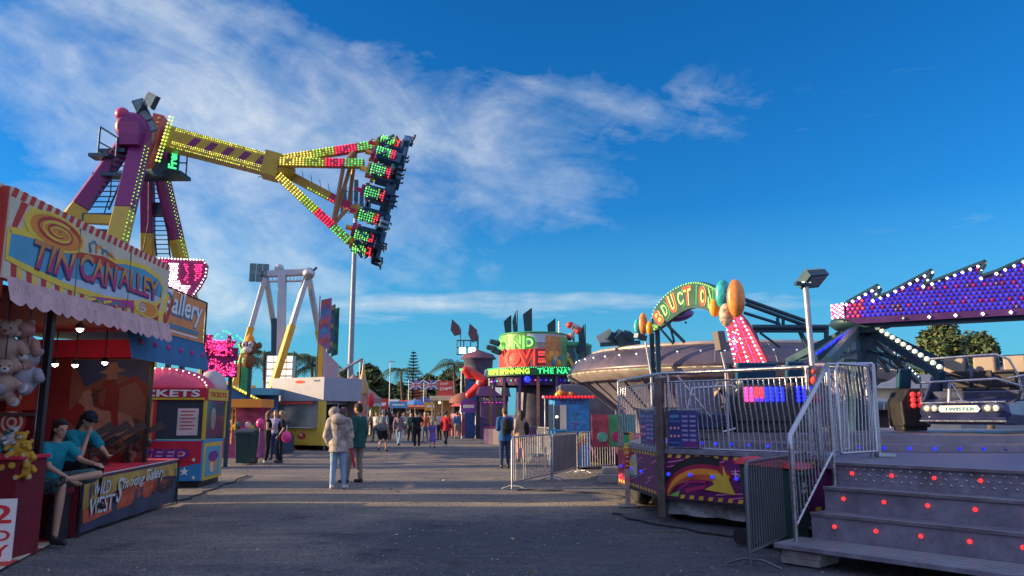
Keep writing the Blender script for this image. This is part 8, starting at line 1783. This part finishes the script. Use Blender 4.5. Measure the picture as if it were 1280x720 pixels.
# sheds at the right
B = MB(); a, b_ = P(1095, 518, 55), P(1210, 518, 55); z1 = P(1150, 473, 55).z; z0 = P(1150, 485, 55).z
sh_ = thing('shed', 'long low cream shed with grey sloped roof far behind the twister', 'building', ((a.x+b_.x)/2, 57, 0))
B.bb(a.x, b_.x, 56, 62, 0, z0+.0, mat('shed_cream', (.42, .38, .27), .7, var=.15)); part('wall', B, sh_); B = MB(); B.prism([(a.x-.5, 55.5, z0), (a.x-.5, 59, z1+.5), (a.x-.5, 62.5, z0)], V((b_.x-a.x+1, 0, 0)), mat('shed_roof', (.16, .18, .22), .6, var=.2)); part('roof', B, sh_)
for i in range(5): B = MB(); x = lerp(a.x, b_.x, (i+.5)/5); B.bb(x-.6, x+.6, 55.95, 56.0, 1.0, 2.3, GLS); part('window', B, sh_)
a, b_ = P(1060, 518, 75), P(1300, 518, 75); B = MB(); B.bb(a.x, b_.x, 75, 80, 0, P(1100, 480, 75).z, mat('hall_blue_grey', (.18, .21, .26), .7, var=.15)); B.bb(a.x-.3, b_.x+.3, 74.8, 80.2, P(1100, 480, 75).z, P(1100, 476, 75).z, BLK); solo('hall', B, 'long blue grey hall on the horizon at the right', 'building', ((a.x+b_.x)/2, 76, 0))
# closing rows: the wider fairground behind (left, behind the stalls, and right)
stall(1105, 1150, 497, 32, mat('awning_slate', (.12, .14, .2), .7), dkb, 'slate grey roofed stall behind the twister centre', 2.2)
# light fixtures and cables behind fence: parked equipment box
q = P(865, 518, 15.3); B = MB(); B.box((q.x, 15.6, 1.35), (1.6, 1.0, .68), mat('box_dark_teal', (.02, .05, .06), .5, var=.3)); solo('equipment_case', B, 'dark teal equipment case on the deck behind the rules board', 'case', (q.x, 15.6, 1.0), bev=.02)
# ================================================================ small things that make the place
CAB = mat('cable_black', (.015, .015, .016), .6, var=.2)
def cable(pts, label, r=.016):
    B = MB(); P_ = []
    for i in range(len(pts)-1):
        for k in range(8):
            t = k/8; x = lerp(pts[i][0], pts[i+1][0], t)+.05*sin(i*3+k*.9); y = lerp(pts[i][1], pts[i+1][1], t)+.05*sin(i*2+k*.7); P_.append((x, y, gz(x, y)-.012+r))
    B.tube(P_, r, CAB, 6); solo('power_cable', B, label, 'cable', (pts[0][0], pts[0][1], 0))
cable([(1.6, 12.5), (1.9, 11.6), (2.5, 10.6), (3.2, 9.7), (3.0, 8.6)], 'black power cable lying along the foot of the platform skirt')
cable([(-6.2, 13.4), (-6.0, 14.6), (-6.3, 16.0), (-6.4, 18.0), (-6.9, 20.5)], 'black power cable running past the ticket booth towards the turnstiles')
cable([(.1, 16.2), (1.0, 16.0), (1.9, 15.4), (2.2, 14.6)], 'black power cable between the crowd barriers and the platform')
rl = random.Random(17); B = MB(); LT = [mat('litter_white', (.6, .58, .54), .8), mat('litter_red', (.45, .04, .04), .7), mat('litter_straw', (.40, .30, .14), .8), mat('litter_leaf', (.10, .07, .03), .9)]
for i in range(170):
    d = 6+rl.random()**1.3*26; x = (rl.random()-.5)*.85*d; x = x if x < 2+d*.05 else 2
    s = rl.uniform(.012, .045); a = rl.random()*6; z = gz(x, d)-.010; c = V((x, d, z+.004)); u = V((cos(a), sin(a), 0))*s; v = V((-sin(a), cos(a), rl.uniform(0, .5)))*s*rl.uniform(.3, .9)
    B.raw([c-u-v*.5, c+u-v*.5, c+u*.8+v+Z*.006, c-u+v+Z*.004], [(0, 1, 2, 3)], LT[0 if i % 6 == 0 else (1 if i % 17 == 0 else (2 if i % 3 == 0 else 3))])
solo('litter', B, kind='stuff')
# guy ropes and cables on the pendulum ride, bolts on its joints
B = MB()
for a, b_ in (((186, 222, 30), (176, 330, 29.5)), ((140, 200, 25.6), (126, 280, 25)), ((196, 236, 30.8), (214, 330, 31.2))):
    p, q = P(*a), P(*b_); B.tube([p, lerp(p, q, .5)+V((.15, 0, -.1)), q], .022, CAB, 5)
part('power_lines', B, rid)
B = MB()
for c_, r_ in ((HUB-hd_*.36, .62), (HUB+hd_*.36, .62), (PV+hd_*.55, .6)):
    for k in range(12): a = 2*PI*k/12; B.gem(c_+(up_*cos(a)+side*sin(a))*r_*.9-hd_*.02, .035, STEEL)
part('flange_bolts', B, rid)
